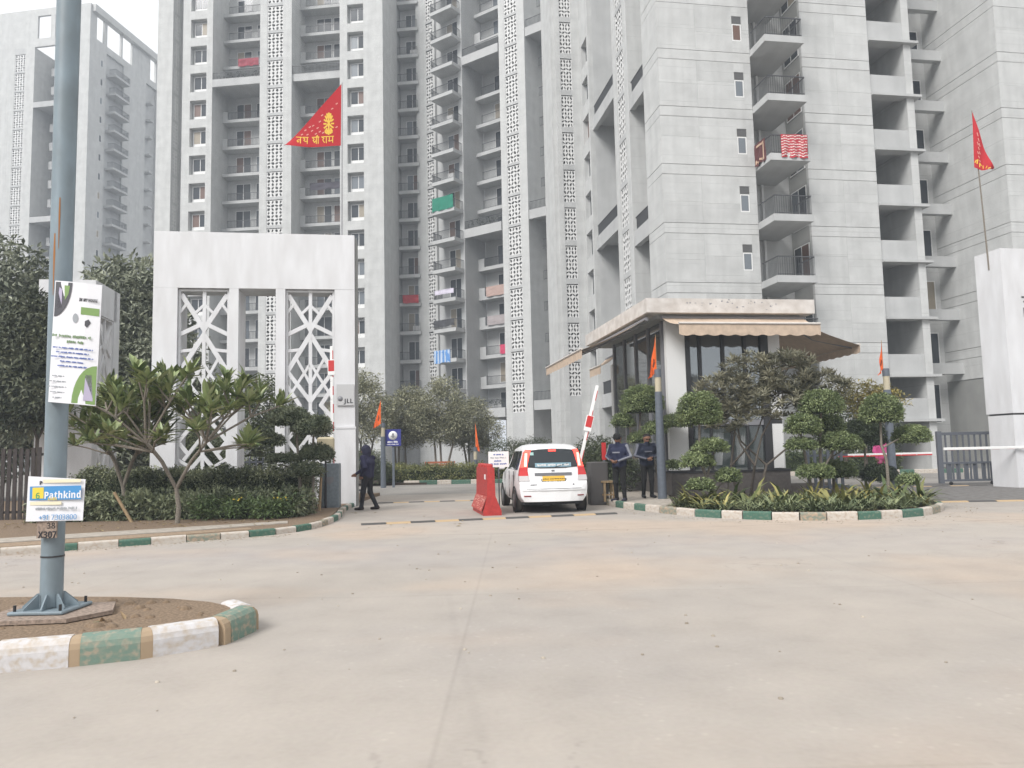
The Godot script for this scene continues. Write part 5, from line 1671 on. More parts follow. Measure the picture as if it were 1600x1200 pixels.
# ---------- the car ----------
func car() -> void:
	var p := thing("car", "white tall hatchback waiting at the entrance with brake lights on", "car", Vector3(0.71, 0, -20.3), 7.5)
	p.scale = Vector3(1.08, 1.0, 1.0)
	# half outlines from sill to roof centre; z runs towards the rear (+)
	var N := 15
	var sec := func(z: float, belt: float, roof: float, wl: float, wr: float, low: float) -> Array:
		var q := []
		for i in N:
			var t := i / float(N - 1)
			var x := 0.0
			var y := 0.0
			if i < 8:   # lower body
				var k := i / 7.0
				y = lerpf(low, belt, k)
				x = wl * [0.86, 0.955, 0.985, 1.0, 1.0, 0.99, 0.975, 0.95][i]
			else:
				var k := (i - 7) / 7.0
				y = lerpf(belt, roof, [0, 0.36, 0.66, 0.86, 0.95, 0.985, 1.0, 1.0][i - 7])
				x = wl * 0.95 if i == 7 else lerpf(wl * 0.94, wr, [0, 0.42, 0.75, 0.95, 0, 0, 0, 0][i - 7]) if i < 11 else wr * [0, 0, 0, 0, 0.86, 0.62, 0.32, 0.0][i - 7]
			q.append(Vector2(x, y))
		return q
	var st := [[-1.82, 0.62, 0.66, 0.60, 0.45, 0.3], [-1.76, 0.78, 0.84, 0.72, 0.6, 0.25], [-1.55, 0.9, 0.98, 0.79, 0.68, 0.24], [-1.1, 0.97, 1.06, 0.81, 0.70, 0.24], [-0.85, 0.98, 1.12, 0.81, 0.68, 0.24], [-0.35, 0.99, 1.55, 0.81, 0.6, 0.24], [0.0, 1.0, 1.64, 0.81, 0.61, 0.24], [0.6, 1.01, 1.675, 0.81, 0.62, 0.24], [1.2, 1.02, 1.665, 0.805, 0.62, 0.24], [1.55, 1.03, 1.63, 0.79, 0.61, 0.26], [1.72, 1.03, 1.6, 0.765, 0.59, 0.28]]
	var secs := []
	for s in st: secs.append(sec.call(s[0], s[1], s[2], s[3], s[4], s[5]))
	var zz := func(j: int, y: float) -> float:
		var z: float = st[j][0]
		if j >= 9: z += (0.10 * clampf((1.0 - y) / 0.3, 0, 1) - 0.12 * clampf((y - 1.0) / 0.65, 0, 1)) * (1.0 if j == 10 else 0.6)
		return z
	var P := func(j: int, i: int, sx: float) -> Vector3:
		var q: Vector2 = secs[j][i]
		return Vector3(q.x * sx, q.y, zz.call(j, q.y))
	var g := G.new()
	var nrm := func(j: int, i: int, sx: float) -> Vector3:
		var a: Vector3 = P.call(mini(j + 1, st.size() - 1), i, sx) - P.call(maxi(j - 1, 0), i, sx)
		var b: Vector3 = P.call(j, mini(i + 1, N - 1), sx) - P.call(j, maxi(i - 1, 0), sx)
		var m := a.cross(b).normalized()
		return -m if m.x * sx + m.y * 0.6 < 0 else m
	for sx in [-1.0, 1.0]:
		for j in st.size() - 1:
			for i in N - 1:
				var zc: float = (st[j][0] + st[j + 1][0]) / 2
				var q := [P.call(j, i, sx), P.call(j + 1, i, sx), P.call(j + 1, i + 1, sx), P.call(j, i + 1, sx)]
				var n := [nrm.call(j, i, sx), nrm.call(j + 1, i, sx), nrm.call(j + 1, i + 1, sx), nrm.call(j, i + 1, sx)]
				if sx > 0:
					g.smooth(q[0], q[3], q[2], n[0], n[3], n[2]); g.smooth(q[0], q[2], q[1], n[0], n[2], n[1])
				else:
					g.smooth(q[0], q[1], q[2], n[0], n[1], n[2]); g.smooth(q[0], q[2], q[3], n[0], n[2], n[3])
	# the rear: a bulging sheet between the last outlines
	var last := st.size() - 1
	var R := func(i: int, u: float) -> Vector3:
		var q: Vector2 = secs[last][i]
		var bump := 0.05 if q.y < 0.62 else 0.0
		return Vector3(q.x * u, q.y, zz.call(last, q.y) + (0.075 + bump) * (1.0 - pow(absf(u), 3.0)))
	var cols := [-1.0, -0.93, -0.8, -0.5, 0.0, 0.5, 0.8, 0.93, 1.0]
	for i in N - 1:
		for c in 8:
			g.quad(R.call(i, cols[c]), R.call(i, cols[c + 1]), R.call(i + 1, cols[c + 1]), R.call(i + 1, cols[c]))
	for c in 8:   # front and floor
		var A: Array = secs[0]
	g.quad(Vector3(-0.6, 0.3, -1.815), Vector3(-0.45, 0.66, -1.815), Vector3(0.45, 0.66, -1.815), Vector3(0.6, 0.3, -1.815))
	piece(p, "body", g, M.car_white)
	var fl := G.new()
	fl.mm(-0.68, 0.68, 0.2, 0.32, -1.7, 1.68)
	fl.mm(-0.25, 0.0, 0.17, 0.2, 0.9, 1.6)
	piece(p, "underbody", fl, M.black)
	var rz := func(x: float, y: float) -> float:   # the rear surface's z at a point
		var i := 0
		while i < N - 2 and secs[last][i + 1].y < y: i += 1
		var a: Vector2 = secs[last][i]; var b: Vector2 = secs[last][i + 1]
		var t := clampf((y - a.y) / maxf(b.y - a.y, 1e-4), 0, 1)
		var w := lerpf(a.x, b.x, t)
		return lerpf(R.call(i, clampf(x / w, -1, 1)).z, R.call(i + 1, clampf(x / w, -1, 1)).z, t)
	var rear := func(called: String, poly: Array, off: float, m: Material) -> void:   # a panel lying on the rear surface
		var cx := Vector2.ZERO
		for q in poly: cx += q / poly.size()
		var h := G.new()
		var rings := [1.0, 0.66, 0.33, 0.0]
		for k in poly.size():
			var a: Vector2 = poly[k]; var b: Vector2 = poly[(k + 1) % poly.size()]
			for r in 3:
				var q := []
				for w in [cx.lerp(a, rings[r]), cx.lerp(b, rings[r]), cx.lerp(b, rings[r + 1]), cx.lerp(a, rings[r + 1])]:
					q.append(Vector3(w.x, w.y, rz.call(w.x, w.y) + off))
				h.quad(q[0], q[1], q[2], q[3])
			h.quad(Vector3(a.x, a.y, rz.call(a.x, a.y) - 0.01), Vector3(b.x, b.y, rz.call(b.x, b.y) - 0.01), Vector3(b.x, b.y, rz.call(b.x, b.y) + off), Vector3(a.x, a.y, rz.call(a.x, a.y) + off))
		piece(p, called, h, m)
	var box := func(x0: float, x1: float, y0: float, y1: float) -> Array:
		var q := []
		for i in 6: q.append(Vector2(lerpf(x0, x1, i / 6.0), y0))
		for i in 4: q.append(Vector2(x1, lerpf(y0, y1, i / 4.0)))
		for i in 6: q.append(Vector2(lerpf(x1, x0, i / 6.0), y1))
		for i in 4: q.append(Vector2(x0, lerpf(y1, y0, i / 4.0)))
		return q
	rear.call("rear_window", [Vector2(-0.6, 1.1), Vector2(-0.3, 1.075), Vector2(0, 1.07), Vector2(0.3, 1.075), Vector2(0.6, 1.1), Vector2(0.585, 1.3), Vector2(0.55, 1.5), Vector2(0.3, 1.53), Vector2(0, 1.54), Vector2(-0.3, 1.53), Vector2(-0.55, 1.5), Vector2(-0.585, 1.3)], 0.012, M.car_glass)
	rear.call("trim_bar", box.call(-0.42, 0.42, 0.9, 0.965), 0.02, M.trim_grey)
	rear.call("number_plate", box.call(-0.25, 0.25, 0.77, 0.885), 0.016, M.plate_yellow)
	rear.call("tailgate_seam", box.call(-0.62, 0.62, 0.585, 0.592), 0.004, M.void_grey)
	rear.call("bumper_step", box.call(-0.7, 0.7, 0.545, 0.575), 0.02, M.car_white)
	for s in [-1.0, 1.0]:
		rear.call("reflector", box.call(s * 0.6 - 0.075, s * 0.6 + 0.075, 0.405, 0.432), 0.012, M.dark_red)
	rear.call("spoiler_light", box.call(-0.085, 0.085, 1.478, 1.52), 0.022, M.brake)
	rear.call("badge", box.call(-0.53, -0.38, 0.675, 0.695), 0.005, M.trim_grey)
	rear.call("badge", box.call(0.42, 0.46, 0.665, 0.695), 0.005, M.trim_grey)
	rear.call("emblem", box.call(-0.035, 0.035, 0.99, 1.03), 0.008, M.trim_grey)
	rear.call("window_sticker", box.call(-0.4, 0.42, 1.1, 1.2), 0.015, M.sticker_blue)
	rear.call("round_sticker", box.call(-0.5, -0.42, 1.39, 1.46), 0.015, M.sticker_green)
	words(p, "UP14KT2317", 0.075, Vector3(0, 0.79, rz.call(0.0, 0.82) + 0.02), M.ink, 0, true, 0.003, 0.95)
	dashes(p, "print_line", 0.76, 0.06, Vector3(0.02, 1.12, rz.call(0.0, 1.15) + 0.018), M.sign_white, 0, 0, 51)
	for s in [-1.0, 1.0]:
		rear.call("lamp_glow", [Vector2(s * 0.615 - 0.03, 1.12), Vector2(s * 0.615 + 0.03, 1.12), Vector2(s * 0.59 + 0.03, 1.44), Vector2(s * 0.59 - 0.022, 1.44)], 0.034, M.lamp_glow)
	for s in [-1.0, 1.0]:   # tall lamps that wrap the corner pillars
		for seg in [["brake_lamp", 1.1, 1.53, 0, M.brake], ["tail_lamp", 0.9, 1.1, 1, M.lamp_red], ["reverse_lamp", 0.78, 0.9, 2, M.lamp_clear]]:
			var h := G.new()
			for i in 6:
				var y0 := lerpf(seg[1], seg[2], i / 6.0)
				var y1 := lerpf(seg[1], seg[2], (i + 1) / 6.0)
				var e := func(y: float, k: int) -> Vector3:
					var ii := 0
					while ii < N - 2 and secs[last][ii + 1].y < y: ii += 1
					var A: Vector2 = secs[last][ii]; var B: Vector2 = secs[last][ii + 1]
					var w := A.lerp(B, clampf((y - A.y) / maxf(B.y - A.y, 1e-4), 0, 1)).x + 0.012
					var z: float = zz.call(last, y)
					if k == 0: return Vector3(s * (w + 0.012), y, z - 0.12)
					if k == 1: return Vector3(s * w, y, z + 0.02)
					var inn := w - lerpf(0.23, 0.125, clampf((y - 0.78) / 0.4, 0, 1))
					return Vector3(s * inn, y, rz.call(s * inn, y) + 0.022)
				for k in 2:
					var q := [e.call(y0, k), e.call(y0, k + 1), e.call(y1, k + 1), e.call(y1, k)]
					if s < 0: h.quad(q[0], q[1], q[2], q[3])
					else: h.quad(q[1], q[0], q[3], q[2])
			piece(p, seg[0], h, seg[4])
		# side glass and pillars
		for w in [["side_window", -0.62, 0.18, 0.0], ["side_window", 0.26, 1.0, 0.0], ["quarter_window", 1.08, 1.42, 0.0]]:
			var h := G.new()
			var f := func(z: float, y: float) -> Vector3:
				var j := 0
				while j < last - 1 and st[j + 1][0] < z: j += 1
				var t: float = clampf((z - st[j][0]) / (st[j + 1][0] - st[j][0]), 0, 1)
				var xs := []
				for jj in [j, j + 1]:
					var ii := 0
					while ii < N - 2 and secs[jj][ii + 1].y < y: ii += 1
					var A: Vector2 = secs[jj][ii]; var B: Vector2 = secs[jj][ii + 1]
					xs.append(A.lerp(B, clampf((y - A.y) / maxf(B.y - A.y, 1e-4), 0, 1)).x)
				return Vector3(s * (lerpf(xs[0], xs[1], t) + 0.009), y, z)
			for a in 4:
				for b in 4:
					var z0 := lerpf(w[1], w[2], a / 4.0); var z1 := lerpf(w[1], w[2], (a + 1) / 4.0)
					var top := func(z: float) -> float: return minf(1.5, 1.04 + (z + 0.75) * 0.75) if z < 0.0 else 1.5
					var y0 := b / 4.0; var y1 := (b + 1) / 4.0
					var q := [f.call(z0, lerpf(1.04, top.call(z0), y0)), f.call(z1, lerpf(1.04, top.call(z1), y0)), f.call(z1, lerpf(1.04, top.call(z1), y1)), f.call(z0, lerpf(1.04, top.call(z0), y1))]
					if s > 0: h.quad(q[1], q[0], q[3], q[2])
					else: h.quad(q[0], q[1], q[2], q[3])
			piece(p, w[0], h, M.car_glass)
		for z in [-0.7, 0.22, 1.1]:
			var h := G.new()
			h.mm(s * 0.80, s * 0.817, 0.34, 1.0, z - 0.006, z + 0.006)
			piece(p, "door_seam", h, M.void_grey)
		for z in [0.1, 0.95]:
			var h := G.new()
			h.bevel(Vector3(s * 0.815, 0.9, z), Vector3(0.03, 0.03, 0.16), 0.01)
			piece(p, "door_handle", h, M.car_white)
		var mr := G.new()
		mr.bevel(Vector3(s * 0.9, 1.08, -0.6), Vector3(0.16, 0.12, 0.09), 0.03)
		piece(p, "mirror", mr, M.car_white)
		for z in [1.16, -1.27]:
			var ar := G.new()   # dark arch ring
			ar.lathe(Vector3(s * 0.806, 0.3, z), [Vector2(0.30, -0.012), Vector2(0.345, -0.012), Vector2(0.345, 0.012), Vector2(0.30, 0.012)], 24, Basis(Vector3.BACK, PI / 2))
			piece(p, "wheel_arch", ar, M.black)
			var ty := G.new()
			ty.lathe(Vector3(s * 0.73, 0.285, z), [Vector2(0.0, -0.085), Vector2(0.24, -0.085), Vector2(0.275, -0.07), Vector2(0.285, -0.03), Vector2(0.285, 0.03), Vector2(0.275, 0.07), Vector2(0.24, 0.085), Vector2(0.0, 0.085)], 24, Basis(Vector3.BACK, PI / 2))
			var wh := piece(p, "wheel", ty, M.tyre)
			var rm := G.new()
			rm.lathe(Vector3(s * 0.80, 0.285, z), [Vector2(0.0, -0.024), Vector2(0.17, -0.024), Vector2(0.17, 0.024), Vector2(0.0, 0.024)], 16, Basis(Vector3.BACK, PI / 2))
			piece(wh, "rim", rm, M.trim_grey)
	for x in [-0.45, 0.45]:
		var hr := G.new()
		hr.bevel(Vector3(x, 1.05, -0.05), Vector3(0.46, 0.6, 0.12), 0.04)
		piece(p, "seat_back", hr, M.black)
	var wp := G.new()
	wp.tube([Vector3(0.05, 1.1, rz.call(0.05, 1.1) + 0.02), Vector3(0.35, 1.18, rz.call(0.35, 1.18) + 0.02)], [0.008, 0.006], 5)
	piece(p, "wiper", wp, M.black)

func more_materials() -> void:
	leaf_mat("leaf", Color(1, 1, 1))
	mat("pad_core", lin(0.03, 0.042, 0.018), 1.0)
	mat("plaque", lin(0.48, 0.48, 0.48), 0.5)
	mat("curtain_tan", lin(0.30, 0.26, 0.2), 0.5)
	mat("curtain_brown", lin(0.14, 0.08, 0.06), 0.5)
	mat("mark_grey", lin(0.22, 0.22, 0.235), 0.5)
	mat("hut_glass", lin(0.30, 0.32, 0.33), 0.05).metallic = 0.7
	mat("red_faded", lin(0.55, 0.10, 0.08), 0.8, noise_tex(77, 0.03, 0.75, 1.0), Vector3(1.5, 1.5, 1.5))
	var lg := mat("lamp_glow", lin(0.8, 0.4, 0.35), 0.3)
	lg.emission_enabled = true
	lg.emission = Color(1.0, 0.62, 0.55)
	lg.emission_energy_multiplier = 1.5
	var cg := mat("clear_glass", Color(0.5, 0.55, 0.55, 0.12), 0.02)
	cg.transparency = BaseMaterial3D.TRANSPARENCY_ALPHA
	mat("curtain", lin(0.5, 0.5, 0.5), 0.9).cull_mode = BaseMaterial3D.CULL_DISABLED
	mat("pole_paint", lin(0.23, 0.295, 0.34), 0.5, noise_tex(71, 0.012, 0.8, 1.0, 512, 0.05), Vector3(0.5, 0.25, 0.5))
	mat("rust", lin(0.30, 0.13, 0.04), 0.95)
	mat("footing", lin(0.40, 0.31, 0.25), 0.95, noise_tex(72, 0.03, 0.65, 1.0), Vector3(1.5, 1.5, 1.5))
	mat("flex_white", lin(0.72, 0.72, 0.745), 0.4)
	mat("photo_dark", lin(0.07, 0.07, 0.08), 0.5)
	mat("photo_lilac", lin(0.42, 0.38, 0.5), 0.5)
	mat("photo_green", lin(0.19, 0.30, 0.10), 0.5)
	mat("photo_green_ink", lin(0.16, 0.24, 0.12), 0.6)
	mat("photo_grey", lin(0.3, 0.32, 0.34), 0.6)
	mat("band_blue", lin(0.06, 0.25, 0.52), 0.5)
	mat("band_yellow", lin(0.75, 0.55, 0.06), 0.5)
	mat("cream", lin(0.72, 0.66, 0.48), 0.5)
	mat("ink_green", lin(0.08, 0.3, 0.12), 0.6)
	mat("diffuser", lin(0.45, 0.40, 0.29), 0.6)
	mat("pink_scuff", lin(0.62, 0.28, 0.24), 0.8)
	mat("strip_black", lin(0.12, 0.115, 0.11), 0.9, noise_tex(73, 0.04, 0.6, 1.0), Vector3(2, 2, 2))
	mat("strip_yellow", lin(0.55, 0.40, 0.24), 0.9, noise_tex(74, 0.04, 0.75, 1.0), Vector3(2, 2, 2))
	var w := mat("car_white", lin(0.76, 0.765, 0.77), 0.28)
	w.clearcoat_enabled = true
	w.clearcoat = 0.6
	mat("car_glass", lin(0.025, 0.03, 0.034), 0.06)
	mat("trim_grey", lin(0.13, 0.13, 0.14), 0.35)
	mat("plate_yellow", lin(0.62, 0.38, 0.04), 0.5)
	mat("dark_red", lin(0.2, 0.02, 0.02), 0.3)
	mat("lamp_red", lin(0.5, 0.03, 0.03), 0.15)
	mat("lamp_clear", lin(0.5, 0.48, 0.48), 0.12)
	var br := mat("brake", lin(0.7, 0.1, 0.08), 0.2)
	br.emission_enabled = true
	br.emission = Color(1.0, 0.22, 0.16)
	br.emission_energy_multiplier = 1.6
	mat("sticker_blue", lin(0.20, 0.33, 0.40), 0.4)
	mat("sticker_green", lin(0.3, 0.5, 0.48), 0.4)
	mat("tyre", lin(0.06, 0.053, 0.046), 0.9)
	mat("cloth", Color.WHITE, 0.9).vertex_color_use_as_albedo = true
	mat("sign_blue", lin(0.03, 0.035, 0.22), 0.5)
	mat("dust_cream", lin(0.50, 0.44, 0.30), 0.7)
	mat("cab_grey", lin(0.24, 0.28, 0.31), 0.5, noise_tex(75, 0.02, 0.85, 1.0), Vector3(1, 1, 1))
	mat("dark_cabinet", lin(0.085, 0.08, 0.078), 0.6)
	worn_paint("kerb_white", Color(0.78, 0.75, 0.71), Color(0.66, 0.59, 0.52), 0.7, 81)
	worn_paint("kerb_green", Color(0.28, 0.42, 0.36), Color(0.48, 0.50, 0.44), 0.68, 82)
	worn_paint("isle_white", Color(0.80, 0.79, 0.79), Color(0.70, 0.65, 0.59), 0.6, 83)
	worn_paint("isle_green", Color(0.45, 0.54, 0.49), Color(0.61, 0.57, 0.50), 0.6, 84)
	mat("joint_brown", lin(0.36, 0.27, 0.18), 1.0)
	mat("dark_wood", lin(0.075, 0.062, 0.058), 0.9, noise_tex(76, 0.03, 0.7, 1.0), Vector3(2, 0.5, 2))
	mat("bench_orange", lin(0.35, 0.11, 0.05), 0.7)
	worn_paint("kerb_faded", Color(0.50, 0.53, 0.48), Color(0.66, 0.58, 0.50), 0.5, 85)

func hang(label: String, a: Vector3, b: Vector3, h: float, c: Color, cat := "laundry", ridges := 0) -> Node3D:   # a cloth hung over a rail from a to b
	var p := thing("hanging_cloth", label, cat, (a + b) / 2)
	var g := G.new()
	var d := (b - a)
	var nrm := d.cross(Vector3.UP).normalized()
	if nrm.z < 0: nrm = -nrm
	var f := FastNoiseLite.new()
	f.frequency = 0.6
	f.seed = int(a.x * 10.0 + a.y)
	var P := func(u: float, v: float) -> Vector3:
		return d * (u - 0.5) - Vector3(0, v * h * (1.0 + 0.12 * f.get_noise_2d(u * 4.0, 3.0)), 0) + nrm * (0.05 + 0.05 * sin(u * 17.0) * v + 0.06 * f.get_noise_2d(u * 3.0, v * 3.0))
	for i in 12:
		for j in 5:
			g.quad(P.call(i / 12.0, (j + 1) / 5.0), P.call((i + 1) / 12.0, (j + 1) / 5.0), P.call((i + 1) / 12.0, j / 5.0), P.call(i / 12.0, j / 5.0))
	var m := mat("cloth_" + str(M.size()), c.linear_to_srgb(), 0.9)
	m.cull_mode = BaseMaterial3D.CULL_DISABLED
	piece(p, "cloth", g, m)
	p.set_meta("fn", P)
	return p

func bands(p: Node3D, called: String, list: Array, c: Color) -> void:   # printed bands on a hung cloth: [u0, u1, v0, v1]
	var P: Callable = p.get_meta("fn")
	var g := G.new()
	for q in list:
		for i in 4:
			var u0 := lerpf(q[0], q[1], i / 4.0)
			var u1 := lerpf(q[0], q[1], (i + 1) / 4.0)
			var o: Vector3 = (P.call(0.01, 0.0) - P.call(0.99, 0.0)).cross(Vector3.UP).normalized() * 0.012
			if o.z < 0: o = -o
			g.quad(P.call(u0, q[3]) + o, P.call(u1, q[3]) + o, P.call(u1, q[2]) + o, P.call(u0, q[2]) + o)
	var m := mat("print_" + str(M.size()), c.linear_to_srgb(), 0.9)
	m.cull_mode = BaseMaterial3D.CULL_DISABLED
	piece(p, called, g, m)

func local(x: float, y: float, d: float, o: Vector3, turn: float) -> Vector3:
	return o + Basis(Vector3.UP, deg_to_rad(turn)) * Vector3(x, y, -d)

func laundry() -> void:
	var C := Vector3(-0.62, 0, -77)
	var f := func(k: int) -> float: return 5.0 + 3.22 * k + 1.33
	# corner balconies of the middle tower: front rail at depth -1.55, from -8.15 to -5.15
	var c := func(k: int, x0: float, x1: float, h: float, label: String, col: Color, dy := 0.0) -> Node3D:
		return hang(label, local(x0, f.call(k) - 0.5 + dy, -1.62, C, -35), local(x1, f.call(k) - 0.5 + dy, -1.62, C, -35), h, col)
	c.call(7, -8.1, -5.2, 1.5, "green sheet covering a corner balcony", Color(0.015, 0.2, 0.13), 0.45)
	var s: Node3D = c.call(2, -8.1, -5.9, 1.35, "blue and white striped cloth on a corner balcony", Color(0.10, 0.26, 0.58))
	bands(s, "stripe", [[0.02, 0.13, 0.01, 0.99], [0.22, 0.33, 0.01, 0.99], [0.43, 0.54, 0.01, 0.99], [0.64, 0.75, 0.01, 0.99], [0.85, 0.97, 0.01, 0.99]], Color(0.45, 0.55, 0.68))
	c.call(4, -7.9, -5.3, 0.5, "white patterned cloth laid along a corner balcony rail", Color(0.62, 0.58, 0.68))
	c.call(3, -8.1, -5.3, 0.75, "dark clothes crowded on the corner balcony rail above the blue stripes", Color(0.05, 0.05, 0.055))
	var b := func(k: int, x0: float, x1: float, h: float, label: String, col: Color) -> Node3D:
		return hang(label, local(x0, f.call(k), 2.2, C, -35), local(x1, f.call(k), 2.2, C, -35), h, col)
	b.call(4, -3.9, -0.3, 1.1, "pale pink cloth with red edge in the bay beside the pierced pier", Color(0.45, 0.32, 0.28))
	b.call(3, -3.8, -0.2, 1.0, "greyish pink cloth below the pale pink one in the bay", Color(0.36, 0.32, 0.32))
	b.call(2, -2.2, -0.8, 1.0, "bright red pink towel hanging inside the bay", Color(0.55, 0.05, 0.12))
	var B := Vector3(-26.84, 0, -80)
	hang("red and white cloth on the narrow balcony column behind the gate", local(14.4, 5.0 + 3.2 * 4 + 1.2, 5.2, B, -7), local(16.2, 5.0 + 3.2 * 4 + 1.2, 5.2, B, -7), 0.9, Color(0.42, 0.03, 0.04))
	hang("small dark red and white washing on the left bay balcony", local(-3.6, 46.4, 2.2, B, -7), local(-1.2, 46.4, 2.2, B, -7), 0.9, Color(0.3, 0.06, 0.08))
	hang("row of dark clothes on the right bay balcony below the large red flag", local(4.8, 31.4, 2.3, B, -7), local(8.8, 31.4, 2.3, B, -7), 0.8, Color(0.07, 0.065, 0.08))
	# nearest tower
	var D := Vector3(8.09, 0, -38.5)
	var y := 6.5 + 3.17 * 3 + 1.36
	var r := hang("red and white chevron blanket on the near tower's balcony rail", local(5.75, y, -1.62, D, 9), local(7.2, y, -1.66, D, 9), 1.2, Color(0.45, 0.03, 0.045))
	var list := []
	for i in 12:
		for j in 8:
			var o := 0.10 * absf(fposmod(i / 3.0, 1.0) - 0.5)
			list.append([0.01 + i / 12.2, 0.01 + i / 12.2 + 0.07, 0.02 + j / 8.4 + o, 0.02 + j / 8.4 + 0.045 + o])
	bands(r, "chevron", list, Color(0.7, 0.62, 0.58))
	var m := hang("brown blanket with pale border on the balcony's side rail", local(5.15, y, -0.1, D, 9), local(5.17, y, -1.2, D, 9), 1.2, Color(0.10, 0.03, 0.03))
	var P: Node3D = m
	bands(P, "border", [[0.1, 0.2, 0.1, 0.9], [0.8, 0.9, 0.1, 0.9], [0.2, 0.8, 0.1, 0.2], [0.2, 0.8, 0.8, 0.9]], Color(0.5, 0.35, 0.25))
	for q in get_children():
		if q.has_meta("fn"): q.remove_meta("fn")

func big_flags() -> void:
	var p := thing("flag", "large red triangular flag with gold figure and yellow script above the gate", "flag", Vector3(-5.08, 8.0, -22.7))
	var g := G.new()
	g.tube([Vector3(0, 0, 0), Vector3(0.02, 5.0, 0)], [0.018, 0.012], 8)
	piece(p, "pole", g, M.mark_grey)
	var f := flag_cloth(p, Vector3(0, 4.95, 0.02), Vector3(-0.02, 2.98, 0.02), Vector3(-1.68, 2.92, 0.25), 0.07, M.cloth_red, 2.0)
	var inv := func(q: Vector2) -> Array:   # q.x left to right 0..1 across the bottom edge, q.y up as a share of the height
		var v := 1.0 - q.x
		var u := 1.0 - q.y / maxf(1.0 - v, 0.05)
		return f.call(Vector2(clampf(u, 0, 1), v))
	var s := G.new()
	strokes(s, script_lines(0.2, 0.055, 0.68, 0.1), inv, 0.028, 0.006)
	piece(p, "script", s, M.gold)
	var o := G.new()
	for k in 16:
		var a := TAU * k / 16.0
		strokes(o, [[Vector2(0.78 + 0.05 * cos(a), 0.36 + 0.11 * sin(a)), Vector2(0.78 + 0.085 * cos(a), 0.36 + 0.17 * sin(a))]], inv, 0.05, 0.006)
	strokes(o, [[Vector2(0.78, 0.24), Vector2(0.78, 0.48)], [Vector2(0.74, 0.32), Vector2(0.82, 0.42)], [Vector2(0.82, 0.32), Vector2(0.74, 0.42)], [Vector2(0.72, 0.22), Vector2(0.84, 0.22)]], inv, 0.045, 0.008)
	piece(p, "ornament", o, M.gold)
	var d := G.new()
	for q in [[0.4, 0.2], [0.48, 0.26], [0.55, 0.21], [0.5, 0.34], [0.58, 0.3], [0.62, 0.24], [0.62, 0.4], [0.36, 0.27], [0.3, 0.2], [0.66, 0.5], [0.84, 0.6], [0.92, 0.68], [0.44, 0.32], [0.68, 0.22], [0.92, 0.3]]:
		strokes(d, [[Vector2(q[0] - 0.012, q[1] - 0.006), Vector2(q[0] + 0.012, q[1] + 0.006)]], inv, 0.035, 0.006)
	piece(p, "petal_spots", d, M.pink_scuff)
	var q := thing("flag", "narrow red flag drooping from a bamboo pole above the right pillar", "flag", Vector3(15.68, 7.6, -24.7))
	var h := G.new()
	h.tube([Vector3(0.12, -0.5, 0), Vector3(0.05, 2.2, 0), Vector3(-0.04, 4.95, 0)], [0.028, 0.022, 0.014], 7)
	piece(q, "pole", h, M.pale_bark)
	var f2 := flag_cloth(q, Vector3(-0.04, 4.9, 0.02), Vector3(-0.12, 2.98, 0.02), Vector3(0.42, 2.86, 0.15), 0.12, M.cloth_red, 2.6)
	var s2 := G.new()
	strokes(s2, [[Vector2(0.9, 0.15), Vector2(0.8, 0.2)], [Vector2(0.93, 0.3), Vector2(0.84, 0.3), Vector2(0.86, 0.4)], [Vector2(0.93, 0.5), Vector2(0.84, 0.5)], [Vector2(0.92, 0.62), Vector2(0.82, 0.66)], [Vector2(0.9, 0.05), Vector2(0.84, 0.12)], [Vector2(0.95, 0.7), Vector2(0.9, 0.8)]], f2, 0.035, 0.006)
	piece(q, "script", s2, M.gold)
	var s3 := G.new()
	for k in 9:
		strokes(s3, [[Vector2(0.2 + 0.07 * k, 0.2 + 0.05 * (k % 3)), Vector2(0.22 + 0.07 * k, 0.25 + 0.05 * (k % 3))]], f2, 0.025, 0.006)
	piece(q, "petal_spots", s3, M.pink_scuff)

